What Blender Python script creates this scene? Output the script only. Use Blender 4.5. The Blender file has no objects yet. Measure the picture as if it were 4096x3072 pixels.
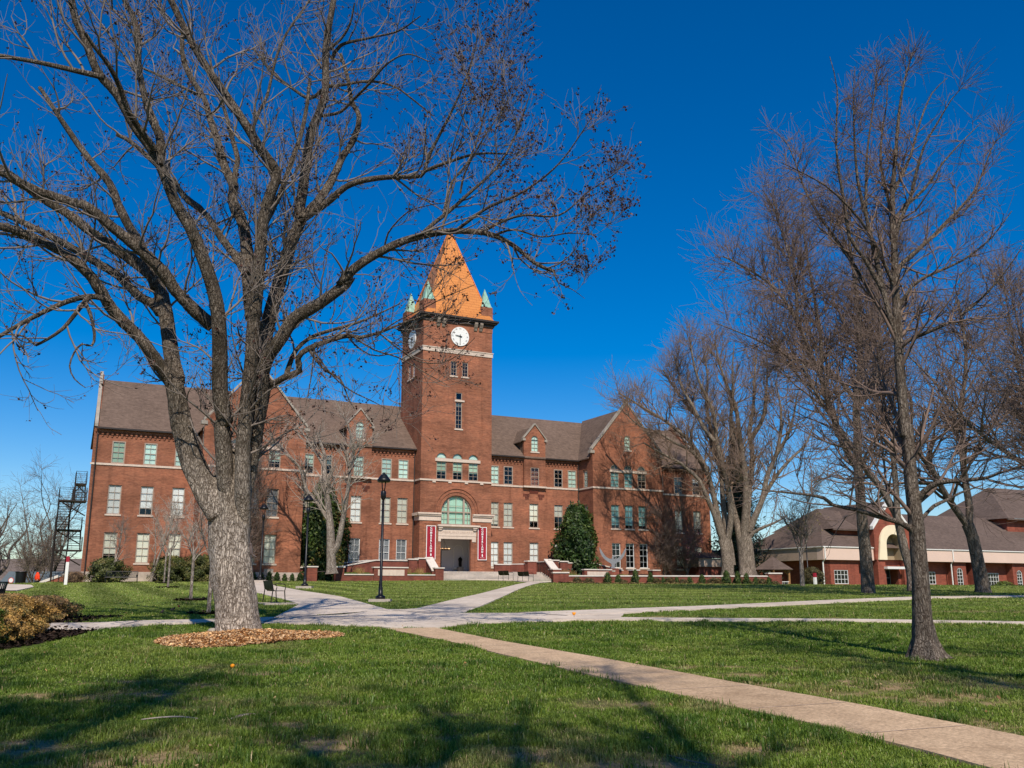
import bpy, bmesh, math, random
import numpy as np
from math import sin, cos, pi, radians as rad, atan2, sqrt
random.seed(7)
sc = bpy.context.scene
COL = sc.collection

# ------------------------------------------------------------------ helpers
class MB:
    """collects polygons and links them as ONE mesh object"""
    def __init__(s): s.v = []; s.f = []; s.m = []; s.cur = 0
    def add(s, vs, fs):
        o = len(s.v); s.v += [tuple(p) for p in vs]
        for f in fs: s.f.append(tuple(i+o for i in f)); s.m.append(s.cur)
        return s
    def poly(s, vs): return s.add(vs, [tuple(range(len(vs)))])
    def box(s, x0, x1, y0, y1, z0, z1):
        v = [(x0,y0,z0),(x1,y0,z0),(x1,y1,z0),(x0,y1,z0),(x0,y0,z1),(x1,y0,z1),(x1,y1,z1),(x0,y1,z1)]
        return s.add(v, [(0,3,2,1),(4,5,6,7),(0,1,5,4),(1,2,6,5),(2,3,7,6),(3,0,4,7)])
    def prism(s, pts, a0, a1, axis='y'):
        """closed 2D outline extruded along an axis"""
        def P(p, a):
            return {'y':(p[0],a,p[1]), 'x':(a,p[0],p[1]), 'z':(p[0],p[1],a)}[axis]
        n = len(pts); v = [P(p,a0) for p in pts]+[P(p,a1) for p in pts]
        f = [tuple(range(n))[::-1], tuple(range(n,2*n))]+[(i,(i+1)%n,n+(i+1)%n,n+i) for i in range(n)]
        return s.add(v, f)
    def tube(s, pts, r, k=8, cap=True):
        pts = np.array(pts, float); n = len(pts)
        rr = np.broadcast_to(np.array(r, float), (n,))
        V, F = tube_np(pts[None], rr[None], k)
        fs = [tuple(f) for f in F.tolist()]
        if cap: fs += [tuple(range(k))[::-1], tuple(range((n-1)*k, n*k))]
        return s.add(V.tolist(), fs)
    def bar(s, a, b, w, h=None):
        """square bar between two points"""
        return s.tube([a, b], [w*.7071]*2, 4)
    def lathe(s, prof, k=20, c=(0,0,0)):
        n = len(prof); v = []
        for r, z in prof:
            for i in range(k):
                a = 2*pi*i/k; v.append((c[0]+r*cos(a), c[1]+r*sin(a), c[2]+z))
        f = [(j*k+i, j*k+(i+1)%k, (j+1)*k+(i+1)%k, (j+1)*k+i) for j in range(n-1) for i in range(k)]
        f += [tuple(range(k))[::-1], tuple(range((n-1)*k, n*k))]
        return s.add(v, f)
    def build(s, name, mat=None, parent=None, smooth=False, loc=None):
        me = bpy.data.meshes.new(name)
        me.from_pydata(s.v, [], s.f)
        mats = mat if isinstance(mat, (list, tuple)) else [mat]
        for m in mats:
            if m: me.materials.append(m)
        if len(mats) > 1: me.polygons.foreach_set('material_index', s.m)
        if smooth: me.polygons.foreach_set('use_smooth', [True]*len(s.f))
        me.update()
        o = bpy.data.objects.new(name, me); COL.objects.link(o)
        if parent: o.parent = parent
        if loc: o.location = loc
        return o

def tube_np(P, R, k):
    """P [N,M,3], R [N,M] -> verts, quads"""
    N, M, _ = P.shape
    T = np.empty_like(P)
    T[:,1:-1] = P[:,2:]-P[:,:-2]; T[:,0] = P[:,1]-P[:,0]; T[:,-1] = P[:,-1]-P[:,-2]
    T /= np.linalg.norm(T, axis=2, keepdims=True)+1e-9
    D = P[:,-1]-P[:,0]; D /= np.linalg.norm(D, axis=1, keepdims=True)+1e-9
    ref = np.where(np.abs(D[:,2:3]) > .8, np.array([[1.,0,0]]), np.array([[0,0,1.]]))
    U = np.cross(T, ref[:,None,:]); U /= np.linalg.norm(U, axis=2, keepdims=True)+1e-9
    V = np.cross(T, U)
    a = np.arange(k)*2*pi/k
    ring = P[:,:,None,:]+R[:,:,None,None]*(np.cos(a)[None,None,:,None]*U[:,:,None,:]+np.sin(a)[None,None,:,None]*V[:,:,None,:])
    verts = ring.reshape(-1,3)
    n, m, i = np.meshgrid(np.arange(N), np.arange(M-1), np.arange(k), indexing='ij')
    b = (n*M+m)*k; j = (i+1)%k
    F = np.stack([b+i, b+j, b+k+j, b+k+i], -1).reshape(-1,4)
    return verts, F

def fast_mesh(name, V, F, mat, parent=None, smooth=True, attr=None, matidx=None):
    """V [n,3], F [m,k] with numpy speed"""
    V = np.ascontiguousarray(V, np.float32); F = np.ascontiguousarray(F, np.int32)
    me = bpy.data.meshes.new(name); m, k = F.shape
    me.vertices.add(len(V)); me.vertices.foreach_set('co', V.ravel())
    me.loops.add(m*k); me.loops.foreach_set('vertex_index', F.ravel())
    me.polygons.add(m); me.polygons.foreach_set('loop_start', np.arange(m, dtype=np.int32)*k)
    for mm in (mat if isinstance(mat, (list,tuple)) else [mat]): me.materials.append(mm)
    if matidx is not None: me.polygons.foreach_set('material_index', np.ascontiguousarray(matidx, np.int32))
    me.update(calc_edges=True)
    me.polygons.foreach_set('use_smooth', np.full(m, smooth))
    if attr is not None:
        for an, data in attr.items():
            ca = me.color_attributes.new(an, 'FLOAT_COLOR', 'POINT')
            ca.data.foreach_set('color', np.ascontiguousarray(data, np.float32).ravel())
    o = bpy.data.objects.new(name, me); COL.objects.link(o)
    if parent: o.parent = parent
    return o

def thing(name, label, cat, loc=(0,0,0), rz=0, group=None):
    o = bpy.data.objects.new(name, None); COL.objects.link(o)
    o.location = loc; o.rotation_euler = (0,0,rz); o.empty_display_size = .2
    o['label'] = label; o['category'] = cat
    if group: o['group'] = group
    return o
def tag(o, label, cat, group=None):
    o['label'] = label; o['category'] = cat
    if group: o['group'] = group
    return o
def struct(o): o['kind'] = 'structure'; return o
def stuff(o): o['kind'] = 'stuff'; return o
def dup(root, loc=None, rz=None, label=None, scale=None):
    r = root.copy(); COL.objects.link(r)
    if loc is not None: r.location = loc
    if rz is not None: r.rotation_euler = (0,0,rz)
    if scale is not None: r.scale = (scale,)*3 if not isinstance(scale,(tuple,list)) else scale
    if label: r['label'] = label
    for ch in list(root.children):
        c = ch.copy(); COL.objects.link(c); c.parent = r
        for gch in list(ch.children):
            d = gch.copy(); COL.objects.link(d); d.parent = c
    return r

def text_obj(name, body, size, mat, parent, loc, rot=(pi/2,0,0), offset=0, extrude=.008, space=1, line=1, align='CENTER'):
    cu = bpy.data.curves.new(name, 'FONT'); cu.body = body; cu.size = size
    cu.align_x = align; cu.align_y = 'CENTER'; cu.offset = offset; cu.extrude = extrude
    cu.space_character = space; cu.space_line = line; cu.resolution_u = 3
    tmp = bpy.data.objects.new('tmp', cu); COL.objects.link(tmp)
    dg = bpy.context.evaluated_depsgraph_get(); me = bpy.data.meshes.new_from_object(tmp.evaluated_get(dg)); me.materials.clear(); me.materials.append(mat)
    bpy.data.objects.remove(tmp); bpy.data.curves.remove(cu); me.name = name
    o = bpy.data.objects.new(name, me); COL.objects.link(o)
    o.parent = parent; o.location = loc; o.rotation_euler = rot
    return o

# ------------------------------------------------------------------ materials
class NT:
    def __init__(s, name):
        s.mat = bpy.data.materials.new(name); s.mat.use_nodes = True
        s.t = s.mat.node_tree; s.t.nodes.clear()
        s.out = s.t.nodes.new('ShaderNodeOutputMaterial')
    def n(s, typ, props=None, **ins):
        nd = s.t.nodes.new(typ)
        for k, v in (props or {}).items(): setattr(nd, k, v)
        for k, v in ins.items():
            key = int(k[1:]) if k[0] == 'i' and k[1:].isdigit() else k.replace('_', ' ')
            s.set(nd.inputs[key], v)
        return nd
    def set(s, sock, v):
        if isinstance(v, bpy.types.NodeSocket): s.t.links.new(v, sock)
        elif isinstance(v, (tuple, list)) and len(v) == 3 and sock.type == 'RGBA': sock.default_value = (*v, 1)
        else: sock.default_value = v
    def mapping(s, scale=(1,1,1), coord='Object', rot=(0,0,0)):
        tc = s.n('ShaderNodeTexCoord')
        return s.n('ShaderNodeMapping', Vector=tc.outputs[coord], Scale=scale, Rotation=rot).outputs[0]
    def noise(s, vec, scale, detail=4, rough=.6, dist=0):
        return s.n('ShaderNodeTexNoise', Vector=vec, Scale=scale, Detail=detail, Roughness=rough, Distortion=dist).outputs[0]
    def ramp(s, fac, stops):
        r = s.n('ShaderNodeValToRGB', Fac=fac); e = r.color_ramp.elements
        while len(e) < len(stops): e.new(.5)
        for el, (p, c) in zip(e, stops):
            el.position = p; el.color = (*c, 1) if len(c) == 3 else c
        return r.outputs[0]
    def mix(s, fac, a, b, mode='MIX'):
        m = s.n('ShaderNodeMix', {'data_type':'RGBA','blend_type':mode})
        s.set(m.inputs[0], fac); s.set(m.inputs[6], a); s.set(m.inputs[7], b)
        return m.outputs[2]
    def math(s, op, a, b=0, clamp=False):
        m = s.n('ShaderNodeMath', {'operation':op,'use_clamp':clamp}); s.set(m.inputs[0], a); s.set(m.inputs[1], b)
        return m.outputs[0]
    def bump(s, h, strength=.3, dist=.02):
        return s.n('ShaderNodeBump', Height=h, Strength=strength, Distance=dist).outputs[0]
    def pbr(s, color, rough=.8, metal=0, normal=None, spec=.3, **kw):
        b = s.n('ShaderNodeBsdfPrincipled'); s.set(b.inputs['Base Color'], color); s.set(b.inputs['Roughness'], rough)
        s.set(b.inputs['Metallic'], metal); s.set(b.inputs['Specular IOR Level'], spec)
        if normal is not None: s.set(b.inputs['Normal'], normal)
        for k, v in kw.items(): s.set(b.inputs[k.replace('_',' ')], v)
        s.t.links.new(b.outputs[0], s.out.inputs[0]); return s.mat

def simple(name, c, rough=.7, metal=0, var=.12, scale=6, spec=.3, bump=0):
    t = NT(name); v = t.mapping(); nz = t.noise(v, scale, 5)
    a = tuple(x*(1-var) for x in c); b = tuple(min(1, x*(1+var)) for x in c)
    col = t.ramp(nz, [(.3, a), (.7, b)])
    return t.pbr(col, rough, metal, t.bump(nz, bump) if bump else None, spec)

def brick_mat(name, c1, c2, mortar, vary=.25, streak=True):
    t = NT(name); tc = t.n('ShaderNodeTexCoord').outputs['Object']
    sx = t.n('ShaderNodeSeparateXYZ', Vector=tc)
    u = t.math('ADD', sx.outputs[0], sx.outputs[1])
    vec = t.n('ShaderNodeCombineXYZ', X=u, Y=sx.outputs[2]).outputs[0]
    br = t.n('ShaderNodeTexBrick', Vector=vec, Color1=c1, Color2=c2, Mortar=mortar, Scale=1.0)
    br.inputs['Mortar Size'].default_value = .006; br.inputs['Brick Width'].default_value = .22
    br.inputs['Row Height'].default_value = .075; br.inputs['Bias'].default_value = -.1
    big = t.noise(t.mapping((.12,.12,.5)), 1.0, 5, .65)
    mid = t.noise(t.mapping((1.2,1.2,7)), 1.0, 4, .7)
    col = t.mix(1, br.outputs[0], t.ramp(big, [(.28,(1-vary,)*3), (.5,(1,1,1)), (.72,(1+vary,1+vary*.8,1+vary*.7))]), 'MULTIPLY')
    col = t.mix(1, col, t.ramp(mid, [(.3,(.78,.76,.76)), (.7,(1.2,1.18,1.15))]), 'MULTIPLY')
    stk = t.noise(t.mapping((1.6,1.6,.10)), 1.0, 5, .65); pat = t.noise(t.mapping((.45,.45,.8)), 1.0, 6, .75)
    col = t.mix(1, col, t.ramp(stk, [(.30,(.74,.72,.72)), (.48,(1,1,1)), (.75,(1.08,1.06,1.05))]), 'MULTIPLY')
    col = t.mix(1, col, t.ramp(pat, [(.32,(.72,.70,.70)), (.5,(1,1,1)), (.70,(1.2,1.12,1.06))]), 'MULTIPLY')
    return t.pbr(col, .9, 0, t.bump(br.outputs['Fac'], -.25, .01), .15)

M = {}
M['brick'] = brick_mat('red_brick', (.31,.122,.068), (.215,.080,.047), (.24,.14,.10), .36)
M['brick_dark'] = brick_mat('wall_brick', (.21,.062,.043), (.155,.047,.034), (.18,.10,.075), .2)
M['brick_new'] = brick_mat('smooth_red_brick', (.27,.072,.045), (.225,.06,.04), (.22,.11,.08), .12)
def stone_mat(name, c, var=.15, scale=.8):
    t = NT(name); v = t.mapping(); a = t.noise(v, scale, 6, .65); b = t.noise(t.mapping((1,1,.25)), 5, 5, .7)
    col = t.ramp(a, [(.3, tuple(x*(1-var) for x in c)), (.7, tuple(min(1,x*(1+var)) for x in c))])
    col = t.mix(.35, col, t.ramp(b, [(.35, tuple(x*.62 for x in c)), (.6, c)]))
    return t.pbr(col, .85, 0, t.bump(b, .15), .2)
M['stone'] = stone_mat('pale_limestone', (.62,.50,.41))
M['stone_grey'] = stone_mat('weathered_limestone', (.34,.295,.245), .28)
M['cap'] = stone_mat('cast_stone_cap', (.66,.59,.52), .12)
M['steps'] = stone_mat('step_limestone', (.58,.51,.44), .34, .6)
M['found'] = stone_mat('rough_foundation_stone', (.45,.37,.31), .3, 1.5)
def shingle_mat(name, c):
    t = NT(name); tc = t.n('ShaderNodeTexCoord').outputs['Object']
    sx = t.n('ShaderNodeSeparateXYZ', Vector=tc); u = t.math('ADD', sx.outputs[0], sx.outputs[1])
    vec = t.n('ShaderNodeCombineXYZ', X=u, Y=sx.outputs[2]).outputs[0]
    br = t.n('ShaderNodeTexBrick', Vector=vec, Color1=tuple(x*1.28 for x in c), Color2=tuple(x*.72 for x in c), Mortar=tuple(x*.5 for x in c), Scale=1.0)
    br.inputs['Mortar Size'].default_value = .008; br.inputs['Brick Width'].default_value = .33; br.inputs['Row Height'].default_value = .12
    n2 = t.noise(tc, 3.2, 6, .75); n3 = t.noise(tc, .25, 4)
    col = t.mix(.55, br.outputs[0], t.ramp(n2, [(.32, tuple(x*.62 for x in c)), (.68, tuple(x*1.4 for x in c))]))
    col = t.mix(1, col, t.ramp(n3, [(.3,(.85,.85,.85)),(.7,(1.1,1.1,1.1))]), 'MULTIPLY')
    return t.pbr(col, .95, 0, t.bump(br.outputs['Fac'], -.3, .02), .1)
M['shingle'] = shingle_mat('brown_shingles', (.150,.104,.080))
M['shingle_r'] = shingle_mat('dark_brown_shingles', (.128,.092,.076))
def copper_mat():
    t = NT('new_copper_shingles'); tc = t.n('ShaderNodeTexCoord').outputs['Object']
    sx = t.n('ShaderNodeSeparateXYZ', Vector=tc)
    vec = t.n('ShaderNodeCombineXYZ', X=t.math('ADD', sx.outputs[0], sx.outputs[1]), Y=sx.outputs[2]).outputs[0]
    br = t.n('ShaderNodeTexBrick', Vector=vec, Color1=(.76,.29,.078), Color2=(.71,.265,.070), Mortar=(.50,.17,.045), Scale=1.0)
    br.inputs['Mortar Size'].default_value = .022; br.inputs['Brick Width'].default_value = .85; br.inputs['Row Height'].default_value = .30
    n = t.noise(tc, .8, 4)
    col = t.mix(.06, br.outputs[0], t.ramp(n, [(.3,(.65,.24,.06)),(.7,(.78,.31,.085))]))
    return t.pbr(col, .46, .5, t.bump(br.outputs['Fac'], -.3, .02), .4)
M['copper'] = copper_mat()
M['verdigris'] = simple('green_patina_copper', (.25,.42,.34), .7, .1, .3, 3)
M['dark_cornice'] = simple('dark_painted_cornice', (.035,.026,.022), .7, 0, .3, 2)
M['bracket'] = simple('weathered_bracket', (.25,.20,.16), .8, 0, .35, 4)
M['gutter'] = simple('dark_gutter', (.035,.027,.024), .5)
M['frame'] = simple('taupe_window_frame', (.34,.26,.205), .6, 0, .1, 2)
M['frame_white'] = simple('white_window_frame', (.62,.62,.60), .5, 0, .06, 2)
M['dark'] = simple('dark_interior', (.012,.012,.014), .9)
M['white'] = simple('white_paint', (.72,.70,.66), .6, 0, .05)
M['grey_wall'] = simple('grey_plaster', (.60,.58,.585), .9, 0, .06, 1)
M['black'] = simple('black_metal', (.008,.008,.009), .38, .3, .2, 8, .5)
M['iron'] = simple('dark_brown_iron', (.034,.025,.020), .55, .3, .3, 5)
M['concrete_base'] = stone_mat('concrete_footing', (.40,.34,.29), .25)
M['bronze'] = simple('dark_bronze', (.012,.010,.009), .45, .6, .3, 10)
M['steel'] = simple('brushed_steel_plate', (.27,.27,.28), .45, .55, .2, 3, .5)
M['maroon'] = simple('maroon_fabric', (.30,.012,.028), .7, 0, .12, 1.2)
M['letter_white'] = simple('white_print', (.80,.78,.76), .7, 0, .03)
M['cream'] = simple('cream_stucco', (.80,.67,.47), .85, 0, .06, .7)
M['tan_stucco'] = simple('tan_recess', (.33,.255,.165), .9, 0, .05)
M['pink'] = simple('pale_pink_fascia', (.66,.48,.39), .8, 0, .05, .5)
M['wood'] = simple('honey_timber', (.33,.17,.07), .7, 0, .2, 5)
M['bulb'] = None
t = NT('warm_bulb'); e = t.n('ShaderNodeEmission', Color=(1,.55,.25), Strength=3.0); t.t.links.new(e.outputs[0], t.out.inputs[0]); M['bulb'] = t.mat
def glass_mat(name, tint=(.02,.03,.045), mixv=.25, refl=.9):
    t = NT(name)
    lw = t.n('ShaderNodeLayerWeight', Blend=.25)
    tr = t.n('ShaderNodeBsdfTransparent', Color=(.95,.97,.965)); gl = t.n('ShaderNodeBsdfGlossy', Color=(.9,.95,1), Roughness=.03)
    f = t.math('ADD', t.math('MULTIPLY', lw.outputs['Fresnel'], .55), .03, True)
    m = t.n('ShaderNodeMixShader', i0=f, i1=tr.outputs[0], i2=gl.outputs[0]); t.t.links.new(m.outputs[0], t.out.inputs[0])
    return t.mat
M['glass'] = glass_mat('window_glass')
def blind(name, c):
    t = NT(name); v = t.mapping((.6,.6,1)); nz = t.noise(v, 1.3, 3)
    w = t.n('ShaderNodeTexWave', {'bands_direction':'Z'}, Vector=t.mapping(), Scale=6.0, Distortion=.3).outputs[1]
    col = t.mix(1, t.ramp(nz, [(.3, tuple(x*.86 for x in c)), (.7, c)]), t.ramp(w, [(0,(.93,.93,.93)),(1,(1,1,1))]), 'MULTIPLY')
    rn = t.n('ShaderNodeObjectInfo').outputs['Random']; col = t.mix(1, col, t.ramp(rn, [(0,(.70,.70,.68)),(.5,(.96,.96,.95)),(1,(1.08,1.07,1.04))]), 'MULTIPLY')
    return t.pbr(col, .9, 0, None, .1)
BL = {'mint': blind('mint_shade', (.66,.86,.77)), 'sage': blind('sage_shade', (.50,.66,.50)), 'cream': blind('cream_shade', (.88,.85,.72)),
      'white': blind('white_shade', (.88,.88,.86)), 'tan': blind('tan_shade', (.60,.57,.48)), 'teal': blind('teal_drape', (.32,.58,.58)), 'grey': blind('grey_shade', (.27,.27,.29)),
      'slate': blind('slate_shade', (.12,.17,.17))}

# ------------------------------------------------------------------ terrain height
def sst(a, b, x):
    t = np.clip((x-a)/(b-a), 0, 1); return t*t*(3-2*t)
def gz(X, Y):
    X = np.asarray(X, float); Y = np.asarray(Y, float)
    soft = np.log1p(np.exp(np.clip((Y-50)/6., -40, 40)))*6.
    base = .031*Y-.0085*soft
    zr = 1.80+.22*(1-np.exp(-np.clip(Y-62, 0, None)*.0225/.22))
    w = sst(-3, 9, X)*sst(60, 70, Y)
    z = base*(1-w)+np.minimum(base, zr)*w
    z = z-sst(14, 45, X)*sst(60, 105, Y)*1.0
    z = z-1.0*sst(-37, -41, X)*sst(66, 78, Y)
    z = np.where(Y > 108, np.minimum(z, 2.3)-np.clip(Y-108, 0, 400)*.012, z)
    z = np.where(Y < 0, z*.4, z)
    return z
def gf(x, y): return float(gz(x, y))
def inpoly(P, poly):
    x, y = P[:,0], P[:,1]; n = len(poly); c = np.zeros(len(P), bool); j = n-1
    for i in range(n):
        xi, yi = poly[i]; xj, yj = poly[j]
        k = ((yi > y) != (yj > y)) & (x < (xj-xi)*(y-yi)/((yj-yi)+1e-12)+xi)
        c ^= k; j = i
    return c
def vnoise(x, y, seed=0):
    """smooth value noise 0..1"""
    xi = np.floor(x).astype(np.int64); yi = np.floor(y).astype(np.int64); fx = x-xi; fy = y-yi
    fx = fx*fx*(3-2*fx); fy = fy*fy*(3-2*fy)
    def h(a, b):
        n = (a*374761393+b*668265263+seed*974711) & 0x7fffffff
        n = ((n ^ (n >> 13))*1274126177) & 0x7fffffff
        return ((n ^ (n >> 16)) & 0xffff)/65535.
    return (h(xi,yi)*(1-fx)+h(xi+1,yi)*fx)*(1-fy)+(h(xi,yi+1)*(1-fx)+h(xi+1,yi+1)*fx)*fy
def fbm(x, y, seed=0, o=4):
    s = 0; a = .5; tot = 0
    for i in range(o): s = s+a*vnoise(x*2**i, y*2**i, seed+i); tot += a; a *= .55
    return s/tot
# ------------------------------------------------------------------ ground, paths, grass
MULCH_BIG = (-5.55, 20.1, 1.62, 2.0)          # centre and radii of the mulch ring under the big tree
PATHS = {   # each: left edge, right edge polylines (x,y)
 'plaza': ([(-7.0,26.6),(-4.95,28.3),(-4.0,31.2),(-3.5,31.0),(-3.1,31.4),(-1.5,28.95),(-.3,29.0),(3.4,29.0)], [(-7.3,24.75),(-5.0,24.2),(-3.3,23.4),(-2.85,22.9),(-1.75,23.0),(-.9,24.4),(.2,25.2),(2.9,25.8)]),
 'left_branch': ([(-6.6,26.5),(-7.66,34.5),(-8.78,37.6),(-12.78,47.4),(-17.6,60.5),(-23.5,77.5)], [(-3.9,30.6),(-5.3,34.9),(-7.5,41.7),(-10.9,49.6),(-15.2,61),(-19.6,76.5)]),
 'right_branch': ([(-3.8,30.4),(-3.1,31.6),(-2.44,37.7),(-1.5,45.0),(-.3,58.0),(1.0,73.5),(1.4,80.6)], [(-1.9,28.2),(-1.45,29.0),(-1.0,34.0),(-.4,41.4),(.75,57.5),(2.25,75.0),(3.2,83.7)]),
 'upper_right': ([(.2,29.05),(2.5,30.6),(7.0,33.4),(11.6,37.1),(17.0,41.0),(22.0,42.6),(30,43.2)], [(1.6,27.6),(3.4,28.95),(7.65,32.3),(12.5,36.2),(17.5,39.9),(22.4,41.5),(30,42.2)]),
 'lower_right': ([(2.3,27.4),(3.1,26.6),(6.15,26.2),(9.3,25.9),(13.2,24.85),(21,22.6)], [(.8,25.5),(2.3,25.75),(6.0,25.45),(9.1,25.2),(12.9,24.15),(20.7,21.9)]),
 'left_lower': ([(-6.5,26.8),(-7.9,25.9),(-9.6,25.3),(-10.6,24.4),(-12.5,24.0),(-16.5,24.2)], [(-6.4,24.7),(-8.0,24.6),(-9.15,24.0),(-9.75,22.2),(-11.8,22.0),(-16.5,22.6)]),
 'forecourt': ([(-9.0,90.0),(-4.5,87.6),(0.0,85.0),(.9,79.4)], [(-8.7,91.5),(-3.4,92.0),(1.0,92.5),(3.9,84.5)]),
 'far_left': ([(-27.3,49.5),(-28.5,53.0),(-31.5,58.0),(-36,63.5),(-46,70)], [(-25.6,49.2),(-26.2,50.8),(-28.6,57.0),(-31.6,62.6),(-36,66.5)]),
}
TAN = ([(-2.95,22.6),(-1.26,19.27),(-.22,16.8),(1.42,13.15),(2.29,11.24),(2.97,9.92),(3.55,8.51),(4.1,6.8),(5.2,3.0)], [(-1.86,23.0),(-.24,19.4),(1.62,15.83),(2.99,12.95),(3.91,11.13),(4.73,9.2),(5.5,7.2),(6.9,3.6)])
def resample(pl, n):
    pl = np.array(pl, float); L = np.r_[0, np.cumsum(np.linalg.norm(np.diff(pl, axis=0), axis=1))]
    t = np.linspace(0, L[-1], n)
    return np.stack([np.interp(t, L, pl[:,0]), np.interp(t, L, pl[:,1])], 1)
def strip_poly(l, r): return list(map(tuple, l))+list(map(tuple, r[::-1]))
PATH_POLYS = [strip_poly(l, r) for l, r in PATHS.values()]+[strip_poly(*TAN)]
def strip_mesh(mb, l, r, n, dz, cols=5):
    a, b = resample(l, n), resample(r, n)
    vs = []; fs = []
    for i in range(n):
        for c in range(cols):
            p = a[i]+(b[i]-a[i])*c/(cols-1); vs.append((p[0], p[1], gf(p[0],p[1])+dz))
    for i in range(n-1):
        for c in range(cols-1):
            fs.append((i*cols+c, i*cols+c+1, (i+1)*cols+c+1, (i+1)*cols+c))
    # outer skirts
    for side in (0, cols-1):
        o = len(vs)
        for i in range(n): x,y,z = vs[i*cols+side]; vs.append((x,y,z-.12))
        for i in range(n-1): fs.append((i*cols+side, (i+1)*cols+side, o+i+1, o+i))
    mb.add(vs, fs)

def path_mat(name, c, speck=.15, joint=None):
    t = NT(name); v = t.mapping(); a = t.noise(v, .5, 5, .6); b = t.noise(v, 26, 3, .8); d = t.noise(v, 3.0, 5, .7)
    col = t.ramp(a, [(.3, tuple(x*.88 for x in c)), (.7, tuple(min(1,x*1.08) for x in c))])
    col = t.mix(1, col, t.ramp(b, [(.35, (1-speck,)*3), (.65, (1+speck,)*3)]), 'MULTIPLY')
    col = t.mix(1, col, t.ramp(d, [(.3, (.80,.78,.76)), (.6, (1.05,)*3)]), 'MULTIPLY'); col = t.mix(1, col, t.ramp(t.noise(v, .17, 6, .75), [(.36, (.82,.80,.78)), (.52, (1.02,)*3)]), 'MULTIPLY')
    return t.pbr(col, .9, 0, t.bump(b, .25, .004), .15)
M['concrete'] = path_mat('pale_concrete', (.62,.525,.43), .06)
M['aggregate'] = path_mat('tan_exposed_aggregate', (.51,.36,.228), .30)
mb = MB()
for i, (l, r) in enumerate(PATHS.values()): strip_mesh(mb, l, r, 40, .034+.004*i)
pth = struct(mb.build('concrete_path', M['concrete']))
# saw-cut joints, as thin dark sheets lying 4 mm above the slab
jm = MB()
def joint(p, q, dz, w=.032):
    p, q = np.array(p), np.array(q); d = (q-p)/np.linalg.norm(q-p); nn = np.array([-d[1], d[0]])*w/2
    jm.poly([(x[0], x[1], gf(x[0],x[1])+dz) for x in (p-nn, q-nn, q+nn, p+nn)])
for nm, cnt, dz in (('left_branch', 26, .068),('right_branch', 30, .068),('upper_right', 22, .068),('lower_right', 15, .068),('left_lower', 7, .068)):
    a, b = resample(PATHS[nm][0], cnt), resample(PATHS[nm][1], cnt)
    for i in range(2, cnt-1): joint(a[i]+(b[i]-a[i])*.04, a[i]+(b[i]-a[i])*.96, dz)
M['joint'] = simple('dark_joint', (.13,.115,.10), .9)
struct(jm.build('path_joint', M['joint'], pth))
mb = MB(); strip_mesh(mb, *TAN, 60, .030, 6); tan = struct(mb.build('aggregate_path', M['aggregate']))
jm = MB(); a, b = resample(TAN[0], 14), resample(TAN[1], 14)
for i in range(1, 13): joint(a[i]+(b[i]-a[i])*.03, a[i]+(b[i]-a[i])*.97, .034, .018)
M['joint_tan'] = simple('pale_joint', (.50,.37,.27), .9)
struct(jm.build('path_joint', M['joint_tan'], tan))

# bare straw coloured patches of the lawn (x, y, rx, ry)
DRY = [(2.75,14.9,.75,.16),(3.4,13.9,.35,.25),(3.0,14.0,.3,.12),(3.75,12.7,.75,.22),(4.3,12.1,.45,.18),(5.0,12.8,.55,.55),(4.9,11.5,.6,.3),(5.55,12.1,.3,.3),(4.95,9.9,.5,.3),
 (1.6,11.3,.2,.18),(2.15,8.7,.3,.22),(-5.9,11.8,.45,.2),(-5.1,13.1,.5,.18),(-4.5,12.1,.4,.25),(-3.75,10.9,.18,.2),(-3.7,11.6,.15,.15),(-3.9,12.8,.3,.18),(-1.85,9.1,.4,.3),(-1.6,8.6,.35,.3),
 (-1.55,10.9,.2,.15),(-3.3,8.1,.5,.3),(-3.35,9.2,.45,.2),(-.55,9.2,.2,.2),(-.63,10.5,.18,.14),(-4.4,8.6,.5,.3),(-3.85,14.1,.35,.2),(4.4,27.5,1.0,.25),(8.3,27.0,1.3,.15),(15.2,30,1.5,.4),(13.4,56.6,1.6,.7),(-2.4,9.8,.3,.15),(-5.0,11.6,.5,.2),(.05,8.4,.3,.2),(1.0,8.0,.25,.15)]
def dry(x, y):
    nz = fbm(x*3.1, y*3.1, 5, 4); d = np.zeros_like(x)
    for cx, cy, rx, ry in DRY:
        q = np.sqrt(((x-cx)/(rx*1.35))**2+((y-cy)/(ry*1.35))**2)
        d = np.maximum(d, 1-sst(.30, 1.35, q+(nz-.5)*2.6))
    back = sst(.60, .78, fbm(x*.9+7, y*.9, 11, 4))*.45*sst(24, 14, y)
    return np.clip(np.maximum(d*np.clip(.35+1.3*sst(.35,.65,fbm(x*7, y*7, 77, 3)), 0, 1), back), 0, 1)*.78

def stripes(x, y):
    """mowing pattern 0..1, .5 = none"""
    w = fbm(x*.15, y*.15, 51, 2)*.9
    a = np.sin(2*np.pi*((x*.91+y*.42)/2.5+w*.5)); b = np.sin(2*np.pi*((x*.16+y*.98)/3.4+w*.4))
    m = np.where(x < -8, a*sst(-6,-9,x)*sst(30,38,y), b*.55*sst(28,36,y))
    return .5+.5*np.clip(m*1.6, -1, 1)
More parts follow.
